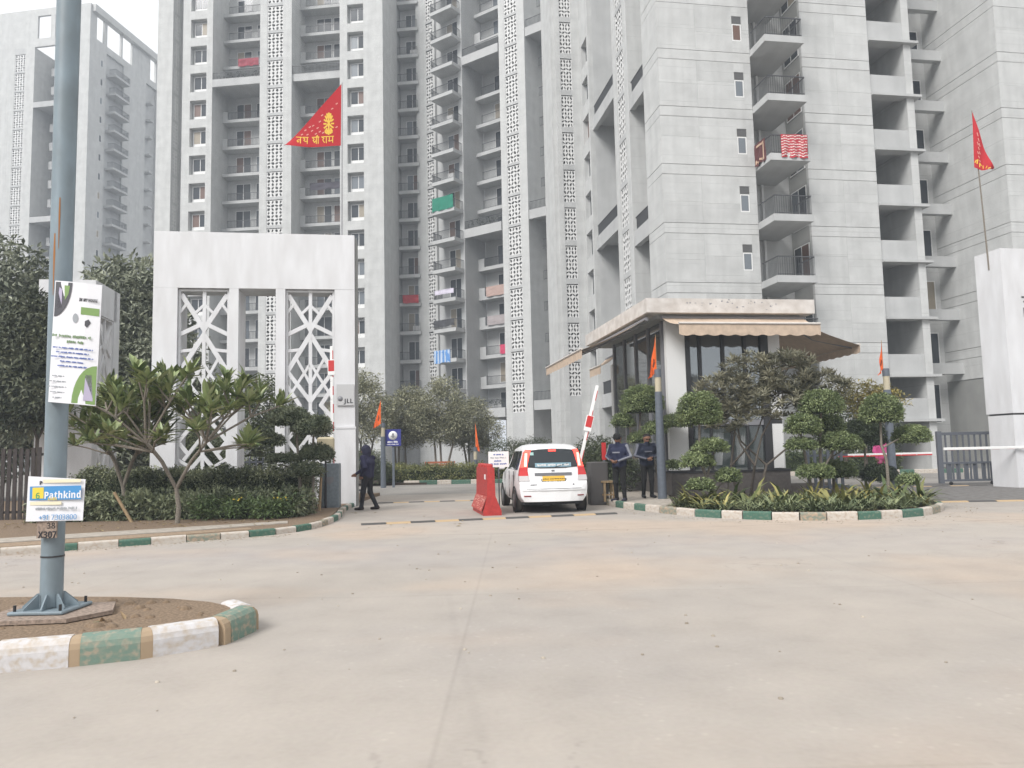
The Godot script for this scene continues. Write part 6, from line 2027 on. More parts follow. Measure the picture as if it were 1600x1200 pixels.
func garden() -> void:
	var dusty := clump(12, 0.16, 0.055, 0.22, 3)
	var small := clump(10, 0.06, 0.03, 0.07, 4)
	var rose := rosette(9, 0.3, 0.075, 6)
	var g1 := Color(0.045, 0.065, 0.03)
	var g2 := Color(0.17, 0.19, 0.1)
	pad_leaf_mesh = small
	# big dark trees on the far left
	var dark := clump(14, 0.24, 0.10, 0.34, 8)
	var specs := [[Vector3(-20.5, 0, -30), 10.2, "dark dense tree at the left edge behind the slatted fence"], [Vector3(-16.2, 0, -31), 9.6, "dark leafy tree beside the white side wall, behind the lamp post"], [Vector3(-16.9, 0, -35.0), 9.2, "dark tree in the gap between the side wall and the large gate"]]
	for i in 3:
		var h: float = specs[i][1]
		tree(specs[i][2], specs[i][0], 2.2, 0.22, [[Vector3(0, h * 0.62, 0), Vector3(2.6, h * 0.3, 2.2)], [Vector3(-1.6, h * 0.45, 0.4), Vector3(2.1, h * 0.28, 1.8)], [Vector3(1.5, h * 0.42, 0.6), Vector3(1.9, h * 0.28, 1.8)], [Vector3(0.2, h * 0.85, 0), Vector3(1.7, h * 0.17, 1.5)], [Vector3(0.1, h * 0.27, 1.0), Vector3(2.2, h * 0.2, 1.6)]],
			2600, dark, 0.8, 1.4, Color(0.055, 0.07, 0.042), Color(0.34, 0.36, 0.26), M.bark, "dark trees behind the fence", 1, 0.24, 20 + i)
	tree("leafy tree in front of the side wall's left end, behind the poster", Vector3(-15.0, 0, -23.8), 2.2, 0.08, [[Vector3(-0.1, 5.3, 0), Vector3(1.0, 1.5, 0.8)], [Vector3(-0.2, 3.6, 0.2), Vector3(1.1, 1.2, 0.8)]], 900, dark, 0.6, 0.95, Color(0.03, 0.042, 0.022), Color(0.17, 0.185, 0.115), M.bark, "", 1, 0.05, 27)
	# shrubs and trees seen through and behind the gate
	tree("dark leafy tree behind the gate's middle slot", Vector3(-9.3, 0, -27.5), 1.6, 0.12, [[Vector3(0.3, 3.3, 0), Vector3(0.9, 1.1, 0.8)], [Vector3(0.9, 2.2, 0.3), Vector3(1.0, 0.9, 1)], [Vector3(-0.6, 1.5, 0.4), Vector3(1.3, 0.8, 1)]], 620, dusty, 0.9, 1.4, g1, g2, M.bark, "", 1, 0.1, 31)
	for q in [[Vector3(-10.4, 0, -24.6), 2.7, "dark shrub behind the gate's left screen"], [Vector3(-6.9, 0, -25.2), 2.9, "dark shrub behind the gate's right screen"]]:
		tree(q[2], q[0], 0.6, 0.06, [[Vector3(-0.2, 1.6, 0), Vector3(1.1, 1.0, 0.7)], [Vector3(0.4, 1.0, 0.2), Vector3(1.0, 0.8, 0.6)]], 560, dusty, 0.8, 1.2, g1, g2, M.bark, "", 1, 0.02, 33, "shrub", "shrub")
	# trees in the court
	var mids := [[Vector3(-8.1, 0, -41), 5.9, "dusty tree just right of the gate leg, above the walker", 2], [Vector3(-6.0, 0, -43), 5.2, "dusty tree with thin pale trunks behind the blue sign", 3], [Vector3(-4.0, 0, -42), 5.6, "broad dusty tree at the middle of the court hedge", 3], [Vector3(-2.5, 0, -44.5), 4.6, "rightmost dusty court tree, with a slanting pale trunk", 2]]
	for i in 4:
		var h: float = mids[i][1]
		tree(mids[i][2], mids[i][0], 2.1, 0.075, [[Vector3(0, h * 0.72, 0), Vector3(1.35, h * 0.22, 1.2)], [Vector3(-0.9, h * 0.6, 0.2), Vector3(0.95, h * 0.2, 0.9)], [Vector3(0.9, h * 0.58, 0.2), Vector3(1.0, h * 0.2, 0.9)], [Vector3(0.2, h * 0.9, 0), Vector3(0.8, h * 0.11, 0.7)], [Vector3(0.1, h * 0.45, 0.3), Vector3(1.0, h * 0.12, 0.9)]],
			1000, dusty, 0.85, 1.35, Color(0.10, 0.11, 0.06), Color(0.40, 0.39, 0.26), M.pale_bark, "dusty trees in the court", mids[i][3], 0.22, 40 + i)
	for q in [[Vector3(-0.3, 0, -41), 2.2, "dark round shrub left of the car under the pierced pier"], [Vector3(1.2, 0, -44), 2.3, "dark shrub behind the car's roof"], [Vector3(3.3, 0, -30), 2.0, "leafy shrub behind the tilted boom"], [Vector3(2.9, 0, -25), 1.7, "bush behind the guard with the knit cap"], [Vector3(-7.0, 0, -36.5), 1.7, "dark round bush behind the walker"]]:
		var h: float = q[1]
		tree(q[2], q[0], 0.5, 0.05, [[Vector3(0, h * 0.6, 0), Vector3(h * 0.5, h * 0.38, h * 0.45)], [Vector3(h * 0.3, h * 0.4, 0.1), Vector3(h * 0.4, h * 0.3, h * 0.35)]], 420, dusty, 0.7, 1.1, Color(0.03, 0.045, 0.02), Color(0.12, 0.14, 0.07), M.bark, "", 1, 0.05, 50, "shrub", "shrub")
	tree("dark tree behind the exit boom beside the stair slot", Vector3(14.3, 0, -33), 1.4, 0.1, [[Vector3(0, 2.5, 0), Vector3(1.6, 1.2, 1.2)], [Vector3(1.3, 1.9, 0), Vector3(1.0, 0.9, 1)]], 700, dusty, 0.8, 1.3, Color(0.02, 0.03, 0.015), Color(0.07, 0.09, 0.045), M.bark, "", 1, 0.05, 61)
	tree("yellowing small tree behind the tall mushroom topiary", Vector3(11.6, 0, -25), 2.1, 0.045, [[Vector3(-0.3, 3.1, 0), Vector3(0.75, 0.42, 0.6)], [Vector3(0.6, 2.9, 0), Vector3(0.7, 0.4, 0.6)], [Vector3(0.0, 2.5, 0.2), Vector3(0.6, 0.3, 0.5)]], 260, dusty, 0.7, 1.1, Color(0.13, 0.13, 0.03), Color(0.34, 0.27, 0.08), M.bark, "", 1, 0.2, 62)
	tree("low dusty shrub tree with twisting stems before the hut's windows", Vector3(6.35, 0.1, -19.6), 0.9, 0.05, [[Vector3(-0.9, 2.7, 0), Vector3(0.75, 0.6, 0.6)], [Vector3(-0.2, 3.2, 0), Vector3(0.8, 0.6, 0.6)], [Vector3(0.7, 3.25, 0.1), Vector3(0.8, 0.6, 0.6)], [Vector3(1.6, 2.8, 0), Vector3(0.75, 0.5, 0.6)], [Vector3(0.3, 2.5, 0.2), Vector3(0.9, 0.5, 0.6)], [Vector3(-0.9, 2.1, 0.2), Vector3(0.55, 0.4, 0.5)]],
		950, rosette(9, 0.22, 0.045, 7), 0.7, 1.1, Color(0.065, 0.068, 0.042), Color(0.27, 0.255, 0.175), M.bark, "", 3, 0.22, 63, "shrub tree")
	# plumerias by the kerb: large leaves, each a piece
	plumeria("plumeria with forked trunk and long leaves in front of the gate's left screen", Vector3(-7.42, 0.1, -16.8), 3.55, 2.5, 300, 5)
	plumeria("smaller plumeria leaning left between the lamp post and the gate", Vector3(-9.3, 0.1, -18.2), 3.5, 1.5, 240, 9)
	# hedges of the left bed
	hedge("clipped dusty hedge along the foot of the gate wall", -11.3, -5.3, -20.6, -19.6, 1.12, 2300, Color(0.055, 0.072, 0.034), Color(0.29, 0.31, 0.18), clump(10, 0.08, 0.035, 0.09, 11))
	hedge("low leafy ground cover hedge in front, beside the pale path", -11.2, -5.0, -18.9, -17.8, 0.55, 2200, Color(0.055, 0.072, 0.034), Color(0.29, 0.32, 0.19), clump(8, 0.14, 0.05, 0.12, 12))
	hedge("green court hedge behind the striped far kerb", -6.4, 1.8, -38.6, -37.4, 0.82, 1700, Color(0.07, 0.09, 0.025), Color(0.25, 0.25, 0.09), clump(10, 0.1, 0.045, 0.11, 13))
	hedge("green hedge behind the exit lane's far kerb", 12.5, 19.5, -40.2, -38.6, 1.0, 1200, Color(0.03, 0.05, 0.015), Color(0.11, 0.14, 0.05), clump(10, 0.1, 0.045, 0.11, 14))
	# flower tufts at the hedge's foot
	for k in 4:
		var x: float = [-7.0, -6.3, -5.75, -5.35][k]
		var q := thing("flower_plant", ["small leafy plant at the hedge foot, leftmost of four", "small plant with yellow flowers at the hedge foot", "leafy plant between the yellow flowers and the wooden stake", "small plant right by the wooden stake"][k], "flower plant", Vector3(x, 0.1, -17.45))
		var at := []
		var cs := []
		for i in 40:
			var d := Vector3(rng.randfn() * 0.14, 0.08 + rnd() * 0.32, rng.randfn() * 0.12)
			at.append(Transform3D(Basis.from_euler(Vector3(rnd(-0.5, 0.5), rnd(0, TAU), 0)).scaled(Vector3.ONE * rnd(0.6, 1.0)), d))
			cs.append(Color(0.06, 0.1, 0.03).lerp(Color(0.16, 0.22, 0.09), rnd()))
		copies(q, "leaves", dusty, at, cs).material_override = M.leaf
		if k == 1 or k == 3:
			for i in 5:
				var b := G.new()
				b.lathe(Vector3(rng.randfn() * 0.1, 0.42 + rnd() * 0.08, 0.1 + rng.randfn() * 0.06), [Vector2(0, -0.02), Vector2(0.025, 0), Vector2(0, 0.02)], 7)
				piece(q, "flower", b, M.band_yellow)
	# clipped shrubs
	var V := func(x: float, y: float, z: float) -> Vector3: return Vector3(x, y, z)
	topiary("clipped shrub with drooping dark cushions beside the control cabinet", V.call(-5.35, 0.1, -19.3), [[V.call(0, 0, 0), V.call(-0.05, 0.9, 0), V.call(-0.15, 2.3, 0), 0.05], [V.call(0.3, 0, 0.1), V.call(0.3, 1.2, 0), V.call(0.3, 2.0, 0), 0.045], [V.call(0.3, 0.9, 0), V.call(-0.5, 1.2, 0.1), 0.03]],
		[[V.call(-0.3, 2.25, 0), 0.5, 0.36], [V.call(0.3, 2.0, 0.1), 0.48, 0.36], [V.call(-0.75, 1.72, 0.1), 0.33, 0.2], [V.call(-0.4, 1.28, 0.2), 0.42, 0.14], [V.call(0.35, 1.35, -0.1), 0.42, 0.3], [V.call(0.2, 0.95, 0.2), 0.4, 0.25]], Color(0.06, 0.08, 0.045), Color(0.22, 0.24, 0.15))
	topiary("clipped shrub with a round top beside the guards", V.call(3.9, 0.1, -22.0), [[V.call(0.35, 0, 0.4), V.call(0.1, 1.0, 0.2), V.call(-0.25, 1.9, 0), V.call(-0.2, 2.5, 0), 0.055], [V.call(-0.2, 1.7, 0), V.call(0.6, 2.0, 0), 0.03]],
		[[V.call(-0.15, 2.55, 0), 0.62, 0.6], [V.call(-0.75, 2.1, 0.1), 0.3, 0.25], [V.call(0.15, 1.85, 0.2), 0.33, 0.25], [V.call(0.75, 2.05, 0.1), 0.4, 0.25], [V.call(-0.3, 1.6, 0.1), 0.3, 0.22], [V.call(0.6, 0.85, 0.3), 0.22, 0.16]])
	topiary("clipped shrub with a broad dome top, nearest the left end of the island", V.call(4.85, 0.1, -18.1), [[V.call(-0.05, 0, 0.1), V.call(-0.25, 0.5, 0), V.call(-0.45, 1.1, 0), V.call(-0.42, 2.1, 0), 0.05], [V.call(0.18, 0, 0), V.call(0.2, 0.6, 0), 0.03], [V.call(-0.3, 0.7, 0), V.call(-0.12, 1.3, 0.1), 0.03]],
		[[V.call(-0.42, 2.05, 0), 0.52, 0.6], [V.call(-0.2, 1.33, 0.1), 0.38, 0.22], [V.call(-0.55, 1.0, 0.15), 0.36, 0.24], [V.call(0.18, 0.62, 0.1), 0.28, 0.22], [V.call(-0.52, 0.45, 0.25), 0.3, 0.18]])
	topiary("clipped shrub with stacked cushions right of the dusty shrub tree", V.call(7.55, 0.1, -18.9), [[V.call(0, 0, 0), V.call(0.02, 1.2, 0), V.call(0.1, 2.3, 0), 0.05], [V.call(-0.25, 0, 0.1), V.call(-0.35, 1.1, 0), V.call(-0.45, 1.8, 0), 0.045], [V.call(0.02, 0.7, 0), V.call(0.35, 1.3, 0.1), 0.03]],
		[[V.call(0.1, 2.25, 0), 0.52, 0.45], [V.call(-0.42, 1.75, 0.15), 0.42, 0.36], [V.call(-0.5, 1.33, 0.2), 0.36, 0.2], [V.call(-0.2, 0.65, 0.2), 0.42, 0.22], [V.call(0.42, 1.35, 0.1), 0.42, 0.3]])
	topiary("clipped shrub with two dark domes behind the stacked cushions", V.call(8.45, 0.1, -20.3), [[V.call(0, 0, 0), V.call(0, 1.6, 0), 0.05], [V.call(0.1, 0, 0), V.call(-0.2, 1.0, 0.2), V.call(0.3, 1.3, 0.2), 0.035]],
		[[V.call(-0.1, 1.75, 0), 0.45, 0.4], [V.call(0.25, 1.3, 0.3), 0.4, 0.28], [V.call(-0.05, 0.6, 0.3), 0.5, 0.3]])
	topiary("tall thin topiary with a mushroom cap in front of the right bollard", V.call(8.95, 0.1, -18.4), [[V.call(0.02, 0, 0), V.call(0.0, 1.0, 0), V.call(-0.1, 1.35, 0), V.call(-0.08, 2.1, 0), 0.042], [V.call(-0.05, 1.3, 0), V.call(0.5, 1.55, -0.1), 0.025]],
		[[V.call(-0.05, 2.0, 0), 0.47, 0.52], [V.call(0.75, 1.45, -0.2), 0.42, 0.3], [V.call(0.35, 0.45, 0.3), 0.25, 0.18]])
	topiary("dark round topiary behind the pink figure", V.call(10.2, 0.05, -22.3), [[V.call(0, 0, 0), V.call(0.05, 1.6, 0), 0.045]], [[V.call(0, 1.5, 0), 0.62, 0.6], [V.call(0.3, 0.45, 0.2), 0.5, 0.35]], Color(0.02, 0.03, 0.015), Color(0.06, 0.08, 0.035))
	# strap-leaved ground cover of the island
	var gc := Node3D.new()
	gc.name = "ground_cover"
	add_child(gc)
	gc.set_meta("label", "strap-leaved green ground cover filling the island bed")
	gc.set_meta("category", "ground cover")
	gc.set_meta("kind", "stuff")
	for w in [[blade_tuft(16, 0.42, 0.03, 21), 480, 0.6, 1.3, Color(0.05, 0.075, 0.03), Color(0.30, 0.33, 0.17)], [blade_tuft(10, 0.75, 0.085, 22), 70, 0.6, 1.15, Color(0.06, 0.09, 0.03), Color(0.34, 0.30, 0.1)]]:
		var at := []
		var cs := []
		while at.size() < w[1]:
			var x := rnd(3.9, 9.4)
			var d := rnd(15.7, 18.6) if w[1] > 100 else rnd(16.6, 18.6)
			var e := Vector2((x - 6.7) / 3.0, (d - 18.9) / 3.15)
			if e.length() > 1.0: continue
			at.append(Transform3D(Basis.from_euler(Vector3(rnd(-0.15, 0.15), rnd(0, TAU), rnd(-0.15, 0.15))).scaled(Vector3.ONE * rnd(w[2], w[3])), Vector3(x, 0.1, -d)))
			cs.append(w[4].lerp(w[5], pow(rnd(), 1.4)))
		copies(gc, "strap_leaves", w[0], at, cs).material_override = M.leaf
	# terrace planters high up, as dark shrubs
	var box := clump(12, 0.2, 0.08, 0.3, 25)
	for q in [["dark planting along the lowest terrace of the middle tower", -4.8, -0.4, 6.0, "C", 26], ["dark planting along the middle terrace of the middle tower", -4.8, -0.6, 25.4, "C", 24], ["sparse plants on the left bay's terrace of the tower behind the gate", -5.3, -0.4, 43.1, "B", 16]]:
		var o := Vector3(-0.62, 0, -77) if q[4] == "C" else Vector3(-26.84, 0, -80)
		var t := -35.0 if q[4] == "C" else -7.0
		var p := thing("terrace_planting", q[0], "plants", o, t, "plants on the tower terraces")
		var at := []
		var cs := []
		for i in q[5]:
			at.append(Transform3D(Basis.from_euler(Vector3(0, rnd(0, TAU), 0)).scaled(Vector3.ONE * rnd(0.6, 1.3)), Vector3(rnd(q[1], q[2]), q[3] + rnd(0.2, 0.7), -0.6)))
			cs.append(Color(0.03, 0.045, 0.025).lerp(Color(0.1, 0.12, 0.08), rnd()))
		copies(p, "foliage", box, at, cs).material_override = M.leaf

var pad_leaf_mesh: ArrayMesh

func plumeria(label: String, at: Vector3, h: float, spread: float, count: int, sd: int) -> void:
	var p := thing("plumeria", label, "plumeria", at, 0)
	rng.seed = sd
	var g := G.new()
	var tips := []
	var fork := Vector3(0.02, 0.75, 0)
	g.tube([Vector3(0.05, -0.1, 0), Vector3(0.08, 0.35, 0), fork], [0.062, 0.054, 0.047], 8, false)
	for k in 4:
		var a := TAU * k / 4.0 + 0.5
		var m := fork + Vector3(cos(a) * spread * 0.35, h * 0.28, sin(a) * spread * 0.25)
		g.tube([fork, fork.lerp(m, 0.5) + Vector3(0, 0.1, 0), m], [0.042, 0.035, 0.03], 7, false)
		for j in 4:
			var b := a + (j - 1.5) * 0.55 + rnd(-0.2, 0.2)
			var r := spread * rnd(0.55, 1.0)
			var t := Vector3(fork.x + cos(b) * r, h * rnd(0.62, 1.0), sin(b) * r * 0.7)
			var mid := m.lerp(t, 0.5) + Vector3(rnd(-0.1, 0.1), rnd(0.0, 0.15), 0)
			g.tube([m, mid, t], [0.027, 0.021, 0.017], 6)
			tips.append([t, (t - mid).normalized()])
			for e in 2:
				var t2 := mid + Vector3(rnd(-0.35, 0.35), rnd(0.15, 0.5), rnd(-0.3, 0.3))
				g.tube([mid, mid.lerp(t2, 0.5) + Vector3(0, -0.03, 0), t2], [0.024, 0.02, 0.017], 6)
				tips.append([t2, (t2 - mid).normalized()])
		for e in 3:   # low side shoots
			var t3 := m + Vector3(cos(a + e - 1.0) * spread * rnd(0.2, 0.6), rnd(-0.15, 0.35), sin(a + e - 1.0) * spread * rnd(0.15, 0.4))
			g.tube([m.lerp(fork, 0.2), m.lerp(t3, 0.6) + Vector3(0, -0.05, 0), t3], [0.022, 0.018, 0.015], 6)
			tips.append([t3, (t3 - m).normalized()])
	piece(p, "trunk", g, M.pale_bark)
	var shapes := []
	for v in 5:
		var q := G.new()
		var L := 0.44
		var W := 0.12
		var last := Vector3.ZERO
		for i in 4:   # a long arched blade, folded along its rib
			var t0 := i / 4.0; var t1 := (i + 1) / 4.0
			var c := func(t: float) -> Vector3: return Vector3(0, -0.07 * (v * 0.4) * t * t + 0.02 * t, L * t)
			var w := func(t: float) -> float: return W * pow(sin(PI * clampf(t * 0.92 + 0.06, 0, 1)), 0.7) * (0.0 if t >= 1.0 else 1.0) * 0.5
			var s0: float = w.call(t0); var s1: float = w.call(t1)
			var A: Vector3 = c.call(t0); var B: Vector3 = c.call(t1)
			q.quad(A, B, B + Vector3(s1, s1 * 0.35, 0), A + Vector3(s0, s0 * 0.35, 0))
			q.quad(A + Vector3(-s0, s0 * 0.35, 0), B + Vector3(-s1, s1 * 0.35, 0), B, A)
		shapes.append(q.mesh())
	var n := 0
	while n < count:
		var tp: Array = tips[n % tips.size()]
		var a := rnd(0, TAU)
		var e := rnd(0.0, 1.2)
		var dir: Vector3 = (Vector3(cos(a) * cos(e), sin(e), sin(a) * cos(e)) + tp[1] * 0.4).normalized()
		var o := part(p, "leaf", shapes[n % 5], M["plumeria_leaf_" + str(rng.randi_range(0, 3))])
		o.basis = Basis.looking_at(-dir, Vector3.UP if absf(dir.y) < 0.95 else Vector3.RIGHT).scaled(Vector3.ONE * rnd(0.75, 1.2))
		o.position = tp[0] - tp[1] * rnd(0.0, 0.14) + dir * 0.015
		n += 1
	var at2 := []
	var cs := []
	while at2.size() < count * 4:   # the smaller leaves between, past what one can count
		var tp: Array = tips[at2.size() % tips.size()]
		var a := rnd(0, TAU)
		var e := rnd(-0.2, 1.2)
		var dir: Vector3 = (Vector3(cos(a) * cos(e), sin(e), sin(a) * cos(e)) + tp[1] * 0.3).normalized()
		at2.append(Transform3D(Basis.looking_at(-dir, Vector3.UP if absf(dir.y) < 0.95 else Vector3.RIGHT).scaled(Vector3.ONE * rnd(0.5, 0.95)), tp[0] - tp[1] * rnd(0.0, 0.22) + dir * 0.015))
		cs.append(Color(0.10, 0.14, 0.045).lerp(Color(0.33, 0.38, 0.17), rnd()))
	copies(p, "small_leaves", shapes[1], at2, cs).material_override = M.leaf

func _ready() -> void:
	rng.seed = 7
	var cam := Camera3D.new()
	cam.name = "camera"
	add_child(cam)
	cam.transform = Transform3D(Basis(Vector3.RIGHT, atan(105.0 / 1190.0)) * Basis(Vector3.BACK, deg_to_rad(-1.27)), Vector3(0, 1.5, 0))
	cam.fov = rad_to_deg(2.0 * atan(600.0 / 1190.0))
	cam.near = 0.1
	cam.far = 2000.0
	cam.current = true
	var env := Environment.new()
	env.background_mode = Environment.BG_SKY
	var sky := ProceduralSkyMaterial.new()
	sky.sky_top_color = Color(1.0, 1.0, 1.0)
	sky.sky_horizon_color = Color(0.86, 0.87, 0.885)
	sky.sky_energy_multiplier = 1.0
	sky.sky_curve = 0.35
	sky.ground_bottom_color = Color(0.55, 0.53, 0.5)
	sky.ground_horizon_color = Color(0.8, 0.8, 0.79)
	env.sky = Sky.new()
	env.sky.sky_material = sky
	env.tonemap_mode = Environment.TONE_MAPPER_LINEAR
	env.tonemap_exposure = 1.4
	env.fog_enabled = true
	env.fog_density = 0.0018
	env.fog_light_color = Color(0.86, 0.9, 0.95)
	env.sdfgi_enabled = true
	env.ssao_enabled = true
	env.ssil_enabled = true
	var we := WorldEnvironment.new()
	we.name = "environment"
	we.environment = env
	add_child(we)
	var sun := DirectionalLight3D.new()
	sun.name = "sun"
	sun.light_energy = 0.9
	sun.light_angular_distance = 25.0
	sun.light_color = Color(1.0, 0.99, 0.98)
	sun.rotation_degrees = Vector3(-42, -36, 0)
	sun.shadow_enabled = true
	add_child(sun)
	materials()
	more_materials()
	for k in 4:
		var pm := mat("plumeria_leaf_" + str(k), [lin(0.075, 0.11, 0.04), lin(0.13, 0.175, 0.06), lin(0.20, 0.25, 0.10), lin(0.30, 0.33, 0.17)][k], 0.45)
		pm.cull_mode = BaseMaterial3D.CULL_DISABLED
		pm.backlight = Color(0.22, 0.26, 0.08)
	ground()
	# pavements and beds
	flat("pavement", [Vector2(-24, 3.0), Vector2(-14, 9.3), Vector2(-8.4, 12.65), Vector2(-6.8, 13.62), Vector2(-4.98, 14.75), Vector2(-4.34, 15.75), Vector2(-4.24, 17.0), Vector2(-4.32, 18.3), Vector2(-4.68, 20.5), Vector2(-4.86, 23), Vector2(-4.9, 28), Vector2(-24, 28)], 0.10, M.soil)
	flat("footpath", [Vector2(-24, 5.2), Vector2(-14, 11.4), Vector2(-8.7, 14.6), Vector2(-5.6, 16.2), Vector2(-4.9, 16.6), Vector2(-4.75, 16.1), Vector2(-6.2, 14.95), Vector2(-8.4, 13.75), Vector2(-14, 10.5), Vector2(-24, 4.4)], 0.116, mat("path_concrete", lin(0.47, 0.42, 0.36), 0.95, noise_tex(91, 0.02, 0.8, 1.0), Vector3(0.5, 0.5, 0.5)))
	flat("sandy_verge", [Vector2(-24, 3.3), Vector2(-14, 9.5), Vector2(-8.4, 12.85), Vector2(-6.8, 13.8), Vector2(-5.1, 14.95), Vector2(-5.3, 15.3), Vector2(-8.4, 13.6), Vector2(-14, 10.3), Vector2(-24, 4.2)], 0.108, mat("sand", lin(0.38, 0.28, 0.19), 1.0, noise_tex(92, 0.03, 0.75, 1.0), Vector3(0.8, 0.8, 0.8)))
	var isle := []
	for i in 24: isle.append(Vector2(-5.16 + 2.72 * cos(TAU * i / 24), 6.62 + 0.97 * sin(TAU * i / 24)))
	var left_isle := flat("island_soil", isle, 0.19, M.soil)
	var lumps := G.new()
	for i in 110:
		var a := rnd(0, TAU)
		var r := sqrt(rnd())
		var s := rnd(0.015, 0.05)
		lumps.lathe(Vector3(-5.16 + 2.55 * r * cos(a), 0.19, -6.62 + 0.85 * r * sin(a)), [Vector2(s * 1.4, -0.01), Vector2(s, s * 0.5), Vector2(0, s * 0.8)], 6, Basis(Vector3.UP, rnd(0, 3)))
	piece(left_isle, "clods", lumps, M.soil, "stuff")
	var ring := []
	for i in 13:
		var ra := -PI * 1.0 + PI * 1.14 * i / 12.0
		ring.append(Vector2(-5.16 + 2.82 * cos(ra), 6.62 + 1.06 * sin(ra)))
	var kb := kerb("", ring, 0.47, 0.21, 0.23, false, [M.isle_green, M.isle_white], 0.085, 0.045)
	var litter := thing("dry_leaf_litter", "scrap of dry pale leaves lying on the round island's soil", "litter", Vector3(-3.3, 0.14, -6.4))
	for i in 5:
		var q := G.new()
		leaf(q, Vector3(rnd(-0.12, 0.12), 0.02, rnd(-0.05, 0.05)), Vector3(rnd(-1, 1), 0.25, rnd(-0.6, 0.6)), Vector3.UP, rnd(0.1, 0.16), 0.04, 0.3)
		piece(litter, "dry_leaf", q, M.plumeria_leaf_3 if i > 2 else M.wood)
	var bedp := [Vector2(2.6, 21.8), Vector2(2.72, 20.3), Vector2(3.15, 18.9), Vector2(4.12, 16.7), Vector2(5.45, 15.6), Vector2(6.89, 15.4), Vector2(8.25, 15.9), Vector2(9.4, 17.2), Vector2(9.6, 18.2), Vector2(9.8, 20), Vector2(10.6, 24), Vector2(11.2, 28), Vector2(4, 28), Vector2(3, 24)]
	flat("island_paving", [Vector2(2.6, 21.8), Vector2(2.72, 20.3), Vector2(3.15, 18.9), Vector2(3.7, 17.8), Vector2(4.5, 22.5), Vector2(4.5, 28), Vector2(2.4, 28)], 0.124, M.path_concrete)
	flat("island_bed", bedp, 0.11, M.dark_soil)
	kerb("", [Vector2(1.7, 27.5), Vector2(2.2, 24.0), Vector2(2.46, 21.79), Vector2(2.6, 20.3), Vector2(3.06, 18.8), Vector2(4.06, 16.6), Vector2(5.45, 15.5), Vector2(6.89, 15.3), Vector2(8.31, 15.8), Vector2(9.45, 17.1), Vector2(9.7, 18.2), Vector2(9.9, 20), Vector2(10.7, 24), Vector2(11.3, 28)], 0.47, 0.16, 0.15, false, [M.kerb_white, M.kerb_green, M.kerb_white, M.kerb_green, M.kerb_white, M.kerb_faded])
	kerb("", [Vector2(-24, 2.8), Vector2(-14, 9.1), Vector2(-8.36, 12.52), Vector2(-6.77, 13.49), Vector2(-4.92, 14.63), Vector2(-4.25, 15.66), Vector2(-4.14, 17.0), Vector2(-4.22, 18.3), Vector2(-4.58, 20.5), Vector2(-4.75, 22.8)], 0.46, 0.12, 0.14, false, [M.kerb_white, M.kerb_green, M.kerb_white, M.kerb_faded, M.kerb_white, M.kerb_green])
	kerb("", [Vector2(-5.3, 36.9), Vector2(-3, 36.7), Vector2(0, 36.6), Vector2(3.5, 36.4)], 0.75, 0.2, 0.15, false, [M.kerb_white, M.kerb_green])
	kerb("", [Vector2(11.5, 37.9), Vector2(15, 37.6), Vector2(22, 37.0)], 0.75, 0.2, 0.15, false, [M.kerb_white, M.kerb_green])
	flat("court_bed", [Vector2(-14, 37.0), Vector2(3.4, 36.5), Vector2(5, 60), Vector2(-16, 60)], 0.1, M.dark_soil)
	flat("exit_lane", [Vector2(9.95, 19.3), Vector2(24, 18.6), Vector2(24, 27.9), Vector2(11.4, 27.9), Vector2(10.8, 24)], 0.004, mat("lane_asphalt", lin(0.20, 0.195, 0.19), 0.95, noise_tex(93, 0.02, 0.75, 1.0, 512, 0.04), Vector3(0.4, 0.4, 0.4)))
	flat("exit_bed", [Vector2(11.4, 38.2), Vector2(22, 37.3), Vector2(22, 38.4), Vector2(11.5, 42)], 0.1, M.dark_soil)
	tower_b()
	tower_c()
	tower_d()
	tower_a()
	gate_wall()
	hut()
	var fe := fence("dark slatted timber fence at the left edge behind the bed", Vector2(-14.5, 18.6), Vector2(-11.6, 18.9), 1.85, 0.14, 0.09, M.dark_wood)
	fence("grey railing fence behind the gate's screens and slot", Vector2(-12.0, 25.5), Vector2(-5.2, 26.4), 1.5, 0.22, 0.05, M.gate_steel)
	fence("short grey upright railings right of the guard hut", Vector2(8.45, 22.0), Vector2(9.7, 22.3), 1.35, 0.22, 0.09, M.steel_grey)
	sliding_gate()
	lamp_post()
	poster()
	bollard("grey bollard light in front of the guards", Vector3(4.02, 0.11, -20.9), 3.55)
	bollard("grey bollard light right of the mushroom topiary", Vector3(10.85, 0.05, -22.0), 3.6)
	bollard("grey bollard light behind the walker", Vector3(-5.83, 0, -34.2), 2.9)
	bollard("grey bollard light at the right end of the court trees", Vector3(-1.9, 0, -38), 1.75)
	pennant("folded orange pennant on the bollard by the guards", Vector3(4.0, 3.5, -20.9), 1.1, 0.26, 10, 0.3)
	pennant("orange pennant on the bollard right of the mushroom topiary", Vector3(10.78, 3.55, -22.0), 0.9, 0.22, 20, 0.3)
	pennant("orange pennant behind the walker's head", Vector3(-5.9, 2.75, -34.1), 1.2, 0.35, 0, 0.2)
	pennant("orange pennant at the right end of the court trees", Vector3(-1.88, 1.6, -38), 1.4, 0.2, 160, 0.2)
	barrier("raised boom of the entry barrier tilted right behind the car, red stop plate", Vector3(1.72, 0.05, -20.4), 0, deg_to_rad(75.5), 2.15, 1.12, M.dark_cabinet, false)
	barrier("upright boom beside the gate leg with small red stop plate", Vector3(-4.93, 0.0, -21.15), 0, deg_to_rad(90.5), 3.45, 2.85, M.cab_grey, false)
	barrier("level white boom with red underside across the exit lane behind the plants", Vector3(10.45, 0.08, -25), 2, 0.0, 3.1, -1.0, M.cab_grey, false)
